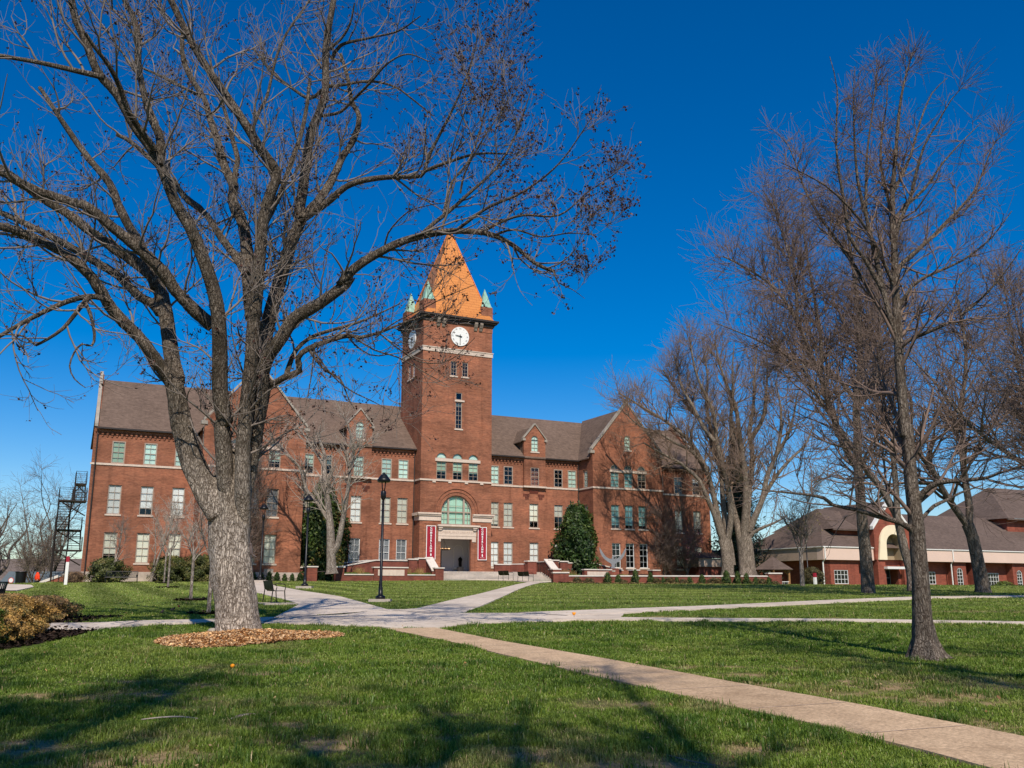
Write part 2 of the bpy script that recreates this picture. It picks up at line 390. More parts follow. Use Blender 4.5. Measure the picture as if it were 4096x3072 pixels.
# ground sheet, reaching the horizon
xs = np.unique(np.r_[np.linspace(-2600,-300,7), np.linspace(-300,-72,10), np.arange(-72,-14,1.), np.arange(-14,14,.25), np.arange(14,75,1.), np.linspace(75,300,10), np.linspace(300,2600,7)])
ys = np.unique(np.r_[np.linspace(-120,-10,12), np.arange(-10,5,1.), np.arange(5,33,.25), np.arange(33,118,1.), np.linspace(118,400,18), np.linspace(400,3500,8)])
XX, YY = np.meshgrid(xs, ys); V = np.stack([XX, YY, gz(XX, YY)], -1).reshape(-1,3)
nx, ny = len(xs), len(ys)
ii, jj = np.meshgrid(np.arange(nx-1), np.arange(ny-1)); b = (jj*nx+ii).ravel()
F = np.stack([b, b+1, b+nx+1, b+nx], 1)
dv = dry(V[:,0], V[:,1]); fade = sst(60, 25, V[:,1])
cold = np.stack([dv*fade, stripes(V[:,0], V[:,1]), np.zeros_like(dv), np.ones_like(dv)], 1)
t = NT('lawn_ground')
v = t.mapping(); at = t.n('ShaderNodeAttribute', {'attribute_name':'dry'}).outputs['Color']
n1 = t.noise(v, .09, 5, .6); n2 = t.noise(v, .8, 6, .7); n3 = t.noise(v, 9, 4, .75); n4 = t.noise(v, 45, 2, .8)
sx = t.n('ShaderNodeSeparateXYZ', Vector=v)
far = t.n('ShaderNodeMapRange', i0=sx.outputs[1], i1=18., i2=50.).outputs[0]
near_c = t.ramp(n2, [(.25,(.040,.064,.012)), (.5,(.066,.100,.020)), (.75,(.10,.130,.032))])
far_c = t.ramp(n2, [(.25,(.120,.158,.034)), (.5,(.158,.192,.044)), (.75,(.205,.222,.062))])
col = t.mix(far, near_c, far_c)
# mowing stripes of the far lawn
sg = t.n('ShaderNodeSeparateColor', i0=at).outputs[1]
col = t.mix(1, col, t.ramp(sg, [(0,(.72,.78,.70)), (1,(1.28,1.22,1.24))]), 'MULTIPLY')
col = t.mix(1, col, t.ramp(n1, [(.3,(.84,.88,.84)), (.7,(1.14,1.1,1.08))]), 'MULTIPLY')
col = t.mix(1, col, t.ramp(n3, [(.3,(.66,.68,.64)), (.7,(1.28,1.24,1.2))]), 'MULTIPLY')
col = t.mix(1, col, t.ramp(n4, [(.3,(.7,.7,.68)), (.7,(1.25,1.25,1.2))]), 'MULTIPLY')
straw = t.ramp(n3, [(.3,(.24,.15,.08)), (.7,(.50,.34,.20))])
col = t.mix(t.n('ShaderNodeSeparateColor', i0=at).outputs[0], col, straw)
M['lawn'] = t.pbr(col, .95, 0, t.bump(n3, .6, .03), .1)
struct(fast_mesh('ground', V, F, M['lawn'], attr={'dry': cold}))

# grass blades on the nearer lawn (one mass nobody could count)
rng = np.random.default_rng(3)
def blades(n, x0, x1, y0, y1, h, w, wedge=True):
    y = y0+(y1-y0)*rng.random(n)**.85
    x = (rng.random(n)*2-1)*(y*.70+3.0)
    P = np.stack([x, y], 1); ok = (x > x0) & (x < x1)
    for pl in PATH_POLYS: ok &= ~inpoly(P, pl)
    cx, cy, rx, ry = MULCH_BIG
    ang = np.arctan2(P[:,1]-cy, P[:,0]-cx); rr = 1+.16*np.sin(2*ang+.6)+.10*np.sin(3*ang)
    ok &= ((P[:,0]-cx)/rx)**2+((P[:,1]-cy)/ry)**2 > rr**2
    ok &= ~((P[:,0] < -9.0) & (P[:,1] < 24.2) & (P[:,1] > 16.0) & (P[:,0] < -8.9-.12*(P[:,1]-17)))
    d = dry(P[:,0], P[:,1]); tuft = fbm(P[:,0]*1.7, P[:,1]*1.7, 21, 3)
    keep = rng.random(n) < sst(90, 70, y)*np.clip(.25+.75*(1-d)**2*(.45+1.2*sst(.3,.7,tuft))-.22*d, .05, 1)
    return P[ok & keep], d[ok & keep], tuft[ok & keep]
def make_blades(P, d, tuft, h, w):
    n = len(P); x, y = P[:,0], P[:,1]; z = gz(x, y)
    az = rng.random(n)*2*np.pi; lean = np.abs(rng.normal(.5, .28, n))
    H = h*(.55+.8*rng.random(n))*(.55+1.1*sst(.4,.8,tuft))*(1-.6*d); W = w*(.7+.6*rng.random(n))
    base = np.stack([x, y, z+.0], 1); dr = np.stack([np.cos(az), np.sin(az), np.zeros(n)], 1); sd = np.stack([-np.sin(az), np.cos(az), np.zeros(n)], 1)
    up = np.array([0,0,1.])
    mid = base+dr*(H*lean*.35)[:,None]+up*(H*.6)[:,None]; tip = base+dr*(H*lean*1.05)[:,None]+up*(H*(1.02-.25*lean))[:,None]
    V = np.stack([base-sd*W[:,None], base+sd*W[:,None], mid+sd*W[:,None]*.75, mid-sd*W[:,None]*.75, tip], 1)
    o = (np.arange(n)*5)[:,None]
    F = np.concatenate([o+np.array([[0,1,2]]), o+np.array([[0,2,3]]), o+np.array([[3,2,4]])], 0)
    g1 = np.array([.105,.180,.019]); g2 = np.array([.235,.305,.044]); g3 = np.array([.042,.100,.013]); st = np.array([.50,.35,.20]); yl = np.array([.27,.30,.06])
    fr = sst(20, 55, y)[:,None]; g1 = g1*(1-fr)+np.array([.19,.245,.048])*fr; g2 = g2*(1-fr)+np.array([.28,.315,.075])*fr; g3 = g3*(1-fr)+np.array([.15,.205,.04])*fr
    tt = np.clip(fbm(x*.7, y*.7, 31, 4)*1.5-.25+rng.normal(0,.18,n), 0, 1)[:,None]
    c = g1*(1-tt)+g2*tt
    dk = sst(.55,.8,tuft)[:,None]*.8; c = c*(1-dk)+g3*dk
    ye = sst(.5,.72,fbm(x*.55+3, y*.55+9, 41, 3))[:,None]*.75*rng.random((n,1)); c = c*(1-ye)+yl*ye
    s = np.clip(d*1.15*rng.random(n)*1.6+(rng.random(n) < .035)*.8, 0, 1)[:,None]; c = c*(1-s)+st*s
    c = c*(.75+.5*rng.random((n,1)))*(.70+.6*stripes(x, y))[:,None]
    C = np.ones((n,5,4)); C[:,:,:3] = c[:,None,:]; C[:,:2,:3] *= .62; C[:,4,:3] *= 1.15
    return V.reshape(-1,3), F, C.reshape(-1,4)
parts = []
for n, y0, y1, h, w in ((620000,5.0,12.5,.052,.0036),(470000,12.5,20,.052,.0055),(340000,20,33,.05,.009),(155000,33,52,.045,.014),(150000,52,90,.045,.024)):
    P, d, tu = blades(n, -40, 40, y0, y1, h, w); parts.append(make_blades(P, d, tu, h, w))
# coarse dark tufts standing out of the turf
nc = 620; cy_ = 6.5+24*rng.random(nc)**1.3; cx_ = (rng.random(nc)*2-1)*(cy_*.66+1); cl = np.stack([cx_, cy_], 1)
ok = ~((cl[:,0] < -8.6) & (cl[:,1] > 15)) & (((cl[:,0]-MULCH_BIG[0])/2.1)**2+((cl[:,1]-MULCH_BIG[1])/2.4)**2 > 1)
for pl in PATH_POLYS: ok &= ~inpoly(cl, pl)
cl = cl[ok]; k_ = 60; sp = .05+.09*rng.random(len(cl)); P = np.repeat(cl, k_, 0)+rng.normal(size=(len(cl)*k_,2))*np.repeat(sp, k_)[:,None]
parts.append(make_blades(P, np.zeros(len(P)), np.full(len(P), .74), .062, .0048))
V = []; F = []; C = []; o = 0
for v_, f_, c_ in parts: V.append(v_); F.append(f_+o); C.append(c_); o += len(v_)
t = NT('grass_blades'); a = t.n('ShaderNodeAttribute', {'attribute_name':'tint'}).outputs['Color']
df = t.n('ShaderNodeBsdfDiffuse', Color=a); tl = t.n('ShaderNodeBsdfTranslucent', Color=t.mix(1, a, (1.0,1.25,.6), 'MULTIPLY'))
gl = t.n('ShaderNodeBsdfGlossy', Color=(.5,.55,.45), Roughness=.45)
m1 = t.n('ShaderNodeMixShader', i0=.28, i1=df.outputs[0], i2=tl.outputs[0]); m2 = t.n('ShaderNodeMixShader', i0=.045, i1=m1.outputs[0], i2=gl.outputs[0])
t.t.links.new(m2.outputs[0], t.out.inputs[0]); M['blade'] = t.mat
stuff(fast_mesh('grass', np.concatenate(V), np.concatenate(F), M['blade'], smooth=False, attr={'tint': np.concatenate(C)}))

# mulch ring of wood chips under the big tree
def chip_mat(name, c1, c2):
    t = NT(name); a = t.n('ShaderNodeAttribute', {'attribute_name':'tint'}).outputs['Color']
    return t.pbr(a, .9, 0, None, .1)
M['chips'] = chip_mat('wood_chips', 0, 0)
def chip_bed(name, pts, size, cols, mound=None, seed=1, flat=.35):
    r = np.random.default_rng(seed); n = len(pts); x, y = pts[:,0], pts[:,1]
    z = gz(x, y)+.015+(mound(x, y) if mound else 0)+r.random(n)*size*.6
    az = r.random(n)*6.28; tl = r.normal(0, flat, n); L = size*(.5+r.random(n)); W = L*(.3+.5*r.random(n))
    u = np.stack([np.cos(az), np.sin(az), tl], 1)*L[:,None]; v = np.stack([-np.sin(az), np.cos(az), r.normal(0, flat, n)], 1)*W[:,None]
    c = np.stack([x, y, z], 1); V = np.stack([c-u-v, c+u-v, c+u+v, c-u+v], 1).reshape(-1,3)
    F = (np.arange(n)*4)[:,None]+np.arange(4)[None]
    cc = np.array(cols)[r.integers(0, len(cols), n)]*(.6+.8*r.random((n,1)))
    C = np.ones((n,4,4)); C[:,:,:3] = cc[:,None]; return fast_mesh(name, V, F, M['chips'], smooth=False, attr={'tint': C.reshape(-1,4)})
r = np.random.default_rng(9); n = 34000
ang = r.random(n)*2*np.pi; q = np.sqrt(r.random(n)); cx, cy, rx, ry = MULCH_BIG
rr = q*(1+.16*np.sin(2*ang+.6)+.10*np.sin(3*ang))
pts = np.stack([cx+rx*rr*np.cos(ang), cy+ry*rr*np.sin(ang)], 1)
mo = lambda x, y: .16*np.clip(1-np.sqrt(((x-cx)/rx)**2+((y-cy)/ry)**2), 0, 1)
stuff(chip_bed('wood_chip_mulch', pts, .026, [(.56,.30,.12),(.46,.25,.11),(.64,.40,.20),(.32,.19,.10),(.54,.38,.23)], mo, 2))
n = 9000; pts = np.stack([-9.3-3.9*r.random(n), 17.0+7.0*r.random(n)], 1); pts = pts[(pts[:,0] < -9.0-.12*(pts[:,1]-17)) & (pts[:,1] < 22.6-.1*(pts[:,0]+9)) | ((pts[:,0] < -11.2) & (pts[:,1] > 24.3))]
p2 = np.stack([-11.2-2.9*r.random(4000), 24.4+3.2*r.random(4000)], 1)
stuff(chip_bed('dark_mulch', np.concatenate([pts, p2]), .045, [(.022,.014,.010),(.035,.022,.016),(.012,.008,.006)], None, 4))

# fallen leaves scattered over the near lawn
r = np.random.default_rng(77); n = 900; y_ = 7+26*r.random(n)**1.2; pts = np.stack([(r.random(n)*2-1)*(y_*.6+1), y_], 1)
stuff(chip_bed('fallen_leaves', pts[~inpoly(pts, PATH_POLYS[-1])], .013, [(.22,.12,.05),(.30,.18,.08),(.13,.07,.035),(.38,.26,.14)], lambda x, y: .03, 6, .5))
# wooded hills on the horizon
t = NT('wooded_hills'); v = t.mapping(); a = t.noise(v, .02, 6, .7); b2 = t.noise(v, .25, 4, .8)
col = t.mix(.5, t.ramp(a, [(.3,(.14,.105,.095)),(.7,(.22,.17,.145))]), t.ramp(b2, [(.3,(.07,.06,.05)),(.7,(.24,.19,.16))]))
M['hills'] = t.pbr(col, 1, 0, None, 0)
def hill(x0, x1, y, h, seed, n=160):
    xs = np.linspace(x0, x1, n); prof = h*(.62+.40*fbm((xs-x0)/90, xs*0, seed, 3))+1.1*fbm(xs/6., xs*0, seed+5, 2)
    mb = MB(); dp = [(-60, 0), (-25, .75), (0, 1), (60, 1.1), (160, .3)]
    vs = [(x, y+d, -4+(p+4)*f) for x, p in zip(xs, prof) for d, f in dp]; k = len(dp)
    fs = [(i*k+j, (i+1)*k+j, (i+1)*k+j+1, i*k+j+1) for i in range(n-1) for j in range(k-1)]
    mb.add(vs, fs); return struct(mb.build('hills', M['hills'], smooth=True))
hill(-700, -60, 420, 17, 1); hill(-150, 900, 620, 14, 8)
# ------------------------------------------------------------------ main hall (local x along the front, y inward, z up)
HTH = rad(26.8); HX, HY = -38.5, 77.0
hall = thing('brick_hall', 'three storey red brick hall with brown shingle roofs and a tall clock tower', 'university building', (HX, HY, 0), HTH)
def hw(x, y=0, z=0):   # hall local -> world
    return (HX+x*cos(HTH)-y*sin(HTH), HY+x*sin(HTH)+y*cos(HTH), z)
ID = lambda p: p
def tfm(mb, tf):
    mb.v = [tf(p) for p in mb.v]; return mb
def wall(mb, u0, u1, z0, z1, y, holes=(), depth=.2, tf=ID, top=None):
    """vertical wall in plane y with real openings; hole = (ua, ub, za, zb, arch?)"""
    us = sorted({u0, u1, *[h[0] for h in holes], *[h[1] for h in holes]}); zs = sorted({z0, z1, *[h[2] for h in holes], *[h[3] for h in holes]})
    add = lambda vs: mb.poly([tf(p) for p in vs])
    for a, b in zip(us, us[1:]):
        for c, d in zip(zs, zs[1:]):
            m = ((a+b)/2, (c+d)/2)
            if any(h[0] < m[0] < h[1] and h[2] < m[1] < h[3] for h in holes): continue
            add([(a,y,c),(b,y,c),(b,y,d),(a,y,d)])
    for h in holes:
        a, b, c, d = h[:4]; arch = len(h) > 4 and h[4]; sp = d-(b-a)/2 if arch else d
        add([(a,y,c),(a,y,sp),(a,y+depth,sp),(a,y+depth,c)]); add([(b,y,c),(b,y+depth,c),(b,y+depth,sp),(b,y,sp)])
        add([(a,y,c),(a,y+depth,c),(b,y+depth,c),(b,y,c)])
        if not arch: add([(a,y,d),(b,y,d),(b,y+depth,d),(a,y+depth,d)])
        else:
            r = (b-a)/2; cx = (a+b)/2; n = 14
            pts = [(cx-r*cos(pi*i/n), sp+r*sin(pi*i/n)) for i in range(n+1)]
            for i in range(n):
                p, q = pts[i], pts[i+1]; cor = (a, d) if i < n/2 else (b, d)
                add([(cor[0],y,cor[1]),(p[0],y,p[1]),(q[0],y,q[1])])
                add([(p[0],y,p[1]),(p[0],y+depth,p[1]),(q[0],y+depth,q[1]),(q[0],y,q[1])])
            add([(a,y,d),(pts[n//2][0],y,pts[n//2][1]),(b,y,d)])
def window(x0, x1, z0, z1, y, shade=('white',1), frame='frame', rows=4, cols=2, depth=.17, arch=False, sill=True, tf=ID, fw=.075, name='window', parent=None, rail=True, bar=.028):
    parent = parent or hall
    mb = MB(); ya, yb = y+depth-.07, y+depth; cx = (x0+x1)/2; r = (x1-x0)/2; sp = z1-r if arch else z1
    mb.box(x0, x0+fw, ya, yb, z0, sp); mb.box(x1-fw, x1, ya, yb, z0, sp); mb.box(x0+fw, x1-fw, ya, yb, z0, z0+fw)
    if arch:
        n = 14
        for i in range(n):
            a, b = pi*i/n, pi*(i+1)/n; ri = r-fw
            q = [(cx-r*cos(a), sp+r*sin(a)), (cx-r*cos(b), sp+r*sin(b)), (cx-ri*cos(b), sp+ri*sin(b)), (cx-ri*cos(a), sp+ri*sin(a))]
            mb.prism(q, ya, yb)
    else: mb.box(x0+fw, x1-fw, ya, yb, z1-fw, z1)
    for c in range(1, cols):
        xm = x0+(x1-x0)*c/cols; hh = sp+sqrt(max(r*r-(xm-cx)**2, 0))-fw*.5 if arch else z1-fw
        mb.box(xm-bar/2, xm+bar/2, ya+.015, yb-.01, z0+fw, hh)
    zt = sp if arch else z1
    for k in range(1, rows+(1 if arch else 0)):
        zm = z0+(zt-z0)*k/rows; w = .055 if (rail and k*2 == rows) else bar
        mb.box(x0+fw, x1-fw, ya+.018, yb-.008, zm-w/2, zm+w/2)
    tfm(mb, tf); o = mb.build(name, M[frame], parent)
    def outline(za, zb, m=.02):
        if not arch or zb <= sp: return [(x0+m, za), (x1-m, za), (x1-m, zb), (x0+m, zb)]
        return [(x0+m, za), (x1-m, za)]+[(cx+(r-m)*cos(pi*i/14), sp+(r-m)*sin(pi*i/14)) for i in range(15)]
    g = MB(); g.poly([(p[0], yb-.035, p[1]) for p in outline(z0+.02, z1-.02)]); tfm(g, tf).build('pane', M['glass'], o)
    key, cov = shade
    if cov > 0:
        zb = z1-(z1-z0)*cov
        bm = MB(); bm.poly([(p[0], yb+.025, p[1]) for p in outline(zb, z1-.02, .03)]); tfm(bm, tf).build('blind', BL[key], o)
    if sill:
        s = MB(); s.box(x0-.11, x1+.11, y-.07, yb-.07, z0-.13, z0-.002); tfm(s, tf).build('sill', M['stone'], o)
    return o

PY = -2.85                                    # front of the gabled pavilions
R1, R2, R3 = (3.75, 6.28), (7.80, 10.28), (12.13, 14.04)
hw_ = .53
WIN = []                                       # (xc, row, shade)
for xc, s3, s2, s1 in ((5.25,('sage',1),('white',.98),('cream',.70)),(7.83,('mint',1),('white',.76),('cream',1)),(10.4,('mint',1),('white',1),('cream',1)),
    (21.75,('mint',.62),('tan',1),('grey',1)),(23.5,('slate',.55),('tan',.7),('grey',.9)),(29.45,('mint',1),('cream',1),('grey',1)),(31.18,('mint',1),('tan',1),('grey',1)),
    (41.1,('mint',1),('tan',.9),('white',1)),(42.7,('slate',0),('tan',1),('white',.88)),(48.65,('slate',0),('tan',.5),('white',1)),(50.35,('mint',1),('tan',.6),('white',1)),
    (61.7,('mint',1),('cream',1),('cream',1)),(64.28,('slate',.45),('cream',.86),('cream',.82)),(66.83,('white',.3),('tan',.8),('cream',.55))):
    WIN += [(xc,3,s3),(xc,2,s2),(xc,1,s1)]
WIN += [(26.5,2,('white',1)),(26.5,1,('grey',1)),(45.7,2,('cream',.72)),(45.7,1,('white',1))]
ROW = {1:R1, 2:R2, 3:R3}
mb = MB()
for a, b in ((3.2,11.8),(20.7,32.42),(40.05,51.2),(60.1,68.7)):
    hs = [(x-hw_, x+hw_, *ROW[r]) for x, r, s in WIN if a < x < b]
    wall(mb, a, b, 2.0, 15.0, 0, hs)
# pavilion fronts, their side returns and gables
PAV = ((11.8, 20.7), (51.2, 60.1))
PW = {}
for a, b in PAV:
    c = (a+b)/2; xs_ = (c-1.72, c, c+1.72)
    hs = []
    for x in xs_:
        hs += [(x-hw_, x+hw_, *R1), (x-hw_, x+hw_, *R2), (x-hw_, x+hw_, 12.13, 13.72), (x-hw_, x+hw_, 14.02, 14.56, True)]
    PW[c] = hs
    wall(mb, a, b, 2.0, 15.9, PY, hs)
    g0, g1, zb_, zt_ = c-.39, c+.39, 16.2, 17.78; ap = 21.3; tp = lambda x: 15.9+(ap-15.9)*(1-abs(x-c)/((b-a)/2))
    wall(mb, g0, g1, 15.9, zt_, PY, [(g0+.001, g1-.001, zb_, zt_-.001, True)])
    for poly in ([(a,15.9),(g0,15.9),(g0,tp(g0))], [(g1,15.9),(b,15.9),(g1,tp(g1))], [(g0,zt_),(g1,zt_),(g1,tp(g1)),(c,ap),(g0,tp(g0))]):
        mb.poly([(p[0], PY, p[1]) for p in poly])
    LS = lambda p, X=a: (X+(p[1]-0), p[0], p[2])
    hl = [(-1.78,-.86,12.13,14.0), (-1.78,-.86,7.8,10.28)] if a > 30 else []
    wall(mb, PY, 0, 2.0, 15.35, 0, hl, tf=LS)
    mb.poly([(b,PY,2),(b,0,2),(b,0,15.35),(b,PY,15.35)])
    for X_ in (a, b): mb.poly([(X_,PY,15.35),(X_,PY+.42,15.35),(X_,PY+.42,15.9),(X_,PY,15.9)])
# end walls with parapet gables, back wall
for X in (3.2, 68.7):
    s = 1 if X < 30 else -1
    n0 = len(mb.v); mb.prism([(0.002,2.0),(12.998,2.0),(12.998,15.2),(6.5,21.15),(0.002,15.2)], X, X+s*.35, 'x')
    if s > 0: mb.v[n0:] = [(p[0]+.05*max(p[1],0), p[1], p[2]) for p in mb.v[n0:]]
mb.poly([(4.0,13,2),(68.7,13,2),(68.7,13,15),(4.0,13,15)])
mb.build('wall', M['brick'], hall)
lin = MB()
for a, b in ((3.75,32.3),(40.2,68.3)):
    lin.poly([(a,2.2,2.2),(b,2.2,2.2),(b,2.2,14.9),(a,2.2,14.9)])
    for z in (3.3, 7.0, 11.4): lin.poly([(a,.3,z),(b,.3,z),(b,2.2,z),(a,2.2,z)])
for a, b in PAV: c = (a+b)/2; lin.poly([(a+.1,PY+1.2,2.2),(b-.1,PY+1.2,2.2),(b-.1,PY+1.2,15.3),(c+1,PY+1.2,18),(c-1,PY+1.2,18),(a+.1,PY+1.2,15.3)])
lin.build('blackout_liner', M['dark'], hall)  # dark backing planes and floors added to block light, not room walls
for x, r, s in WIN:
    fr = 'frame_white' if (r == 1 and 20 < x < 33) else 'frame'
    window(x-hw_, x+hw_, *ROW[r], 0, s, fr, sill=(r != 3), depth=.07 if r == 3 else .14, fw=.09 if r == 3 else .075)
for ci, c in enumerate(sorted(PW)):
    for k, h in enumerate(PW[c]):
        kind = k % 4
        if kind == 0: window(*h[:4], PY, ('cream',1) if ci == 0 else ('slate', .12), 'frame_white' if ci else 'frame')
        elif kind == 1: window(*h[:4], PY, ('grey',1) if ci == 0 else ('teal',.85))
        elif kind == 2: window(*h[:4], PY, ('mint',.62) if ci == 0 else (('teal',1) if k < 10 else ('slate',.4)), sill=False, depth=.1)
        else: window(*h[:4], PY, ('slate',1), rows=1, arch=True, sill=False, depth=.1, name='arched_light')
    window(c-.388, c+.388, 16.2, 17.778, PY, ('mint',1), rows=3, arch=True, depth=.12, name='gable_window', fw=.06)
X = 51.2; LS = lambda p: (X+p[1], p[0], p[2])
window(-1.78,-.86,12.13,14.0,0,('slate',.5),tf=LS,sill=False); window(-1.78,-.86,7.8,10.28,0,('tan',.7),tf=LS)
# stone string course, pavilion transoms, ganged sills
def one(name, mat, *boxes):
    m_ = MB()
    for b_ in boxes: m_.box(*b_)
    return m_.build(name, mat, hall)
for a, b in ((3.12,11.7),(20.8,32.3),(40.15,51.1),(60.2,68.78)): one('string_course', M['stone'], (a, b, -.07, .05, 11.93, 12.1))
for a, b in PAV:
    mb = MB(); mb.box(a-.07, b+.07, PY-.07, PY+.05, 11.93, 12.1); mb.box(a-.07, a+.05, PY+.05, -.07, 11.93, 12.1); mb.box(b-.05, b+.07, PY+.05, -.07, 11.93, 12.1)
    mb.build('string_course', M['stone'], hall); c = (a+b)/2; one('transom_band', M['stone'], (c-2.36, c+2.36, PY-.09, PY+.06, 13.74, 13.99))
for a, b, y in ((3.1,11.72,-.09),(20.78,32.35,-.09),(40.1,51.12,-.09),(60.18,68.8,-.09)): one('foundation', M['found'], (a, b, y, .04, 1.7, 3.02))
for a, b in PAV:
    mb = MB(); mb.box(a-.09, b+.09, PY-.09, PY+.04, 1.7, 3.02); mb.box(a-.09, a+.03, PY+.04, -.09, 1.7, 3.02); mb.box(b-.03, b+.09, PY+.04, -.09, 1.7, 3.02); mb.build('foundation', M['found'], hall)
# bracketed brick corbel table under the eaves
def corbels(a, b, y, skip=()):
    n = max(1, int(round((b-a)/.37)))
    segs = [(a, b)]
    for sk in skip: segs = [q for s_ in segs for q in ((s_[0], min(s_[1], sk[0])), (max(s_[0], sk[1]), s_[1])) if q[1]-q[0] > .05] if any(s_[0] < sk[1] and s_[1] > sk[0] for s_ in segs) else segs
    for s0, s1 in segs:
        mb = MB(); mb.box(s0, s1, y-.15, y+.02, 14.74, 14.97)
        m = int((s1-s0)/.37)
        for i in range(m):
            x = s0+(i+.5)*(s1-s0)/m; mb.box(x-.085, x+.085, y-.14, y+.02, 14.52, 14.74); mb.box(x-.07, x+.07, y-.08, y+.02, 14.36, 14.52)
        mb.build('corbel_course', M['brick'], hall)
DOR = ((25.3, 27.8), (44.4, 46.95))
corbels(3.3, 11.75, 0); corbels(20.75, 32.4, 0, [DOR[0]]); corbels(40.08, 51.15, 0, [DOR[1]]); corbels(60.15, 68.6, 0)
for a, b in ((3.35,11.78),(20.72,DOR[0][0]),(DOR[0][1],32.4),(40.07,DOR[1][0]),(DOR[1][1],51.18),(60.12,68.6)):
    one('gutter', M['gutter'], (a, b, -.48, -.17, 14.98, 15.12))
for x, y in ((32.3,-.12),(20.85,-.1),(51.05,-.1),(3.5,-.1),(60.3,-.1)): mb = MB(); mb.tube([(x,y,14.95),(x,y,12.3),(x,y-.07,11.9),(x,y,11.5),(x,y,2.5)], .06, 8); mb.build('downspout', M['gutter'], hall)
# roofs
rz_ = lambda y: 15.1+.80*(y+.42)
mb = MB()
def slab(pts, th=.12):
    n = len(pts); v = list(pts)+[(p[0],p[1],p[2]-th) for p in pts]
    mb.add(v, [tuple(range(n)), tuple(range(n,2*n))[::-1]]+[(i,n+i,n+(i+1)%n,(i+1)%n) for i in range(n)])
slab([(3.56,-.42,rz_(-.42)),(68.34,-.42,rz_(-.42)),(68.34,6.5,rz_(6.5)),(3.56,6.5,rz_(6.5))])
slab([(3.56,6.5,rz_(6.5)-.004),(68.34,6.5,rz_(6.5)-.004),(68.34,13.4,rz_(-.42)),(3.56,13.4,rz_(-.42))])
for a, b in PAV:
    c = (a+b)/2; zr = 20.85; ze = 15.15
    for x in (a-.28, b+.28):
        sl = (zr-ze)/(b-c+.28); yi = (ze-15.1)/.80-.42; yt = min((zr-15.1)/.80-.42, 6.5)
        slab([(x,PY+.42,ze),(x,yi,ze),(c,yt,zr),(c,PY+.42,zr)] if x > c else [(c,PY+.42,zr-.003),(c,yt,zr-.003),(x,yi,ze),(x,PY+.42,ze)])
for a, b in DOR:
    c = (a+b)/2; zr = 18.45; ze = 16.75
    for x in (a-.3, b+.3):
        yi = (ze-15.1)/.80-.42; yt = (zr-15.1)/.80-.42
        slab([(x,-.02,ze),(x,yi,ze),(c,yt,zr),(c,-.02,zr)] if x > c else [(c,-.02,zr-.003),(c,yt,zr-.003),(x,yi,ze),(x,-.02,ze)], .09)
mb.build('roof', M['shingle'], hall)
# gable copings and kneelers
def rake(p, q, y0, y1, th=.26):
    (x0,z0),(x1,z1) = p, q
    mb.prism([(x0,z0),(x1,z1),(x1,z1+th),(x0,z0+th)], y0, y1)
for a, b in PAV:
    c = (a+b)/2; mb = MB()
    rake((a-.12,15.92),(c,21.32),PY-.1,PY+.42); rake((b+.12,15.92),(c,21.32),PY-.103,PY+.417); mb.box(c-.16,c+.16,PY-.13,PY+.45,21.36,21.82)
    for x in (a-.3, b-.22): mb.box(x, x+.52, PY-.12, PY+.44, 15.62, 15.93)
    mb.build('coping', M['stone_grey'], hall)
for a, b in DOR:
    c = (a+b)/2; mb = MB(); rake((a-.1,17.02),(c,18.62),-.4,.0,.16); rake((b+.1,17.02),(c,18.62),-.403,-.003,.16)
    for x in (a-.18, b-.14): mb.box(x, x+.32, -.42, .02, 16.84, 17.05)
    mb.build('coping', M['stone_grey'], hall)
for X in (3.1, 68.8):
    s = 1 if X < 30 else -1
    pr = [(-.12,15.2),(6.5,21.17),(13.1,15.2),(13.1,15.45),(6.5,21.42),(-.12,15.45)]
    mb = MB(); mb.prism(pr, X+s*.08, X+s*.36, 'x')
    if s > 0: mb.v = [(p[0]+.05*max(p[1],0), p[1], p[2]) for p in mb.v]
    mb.build('coping', M['stone_grey'], hall)
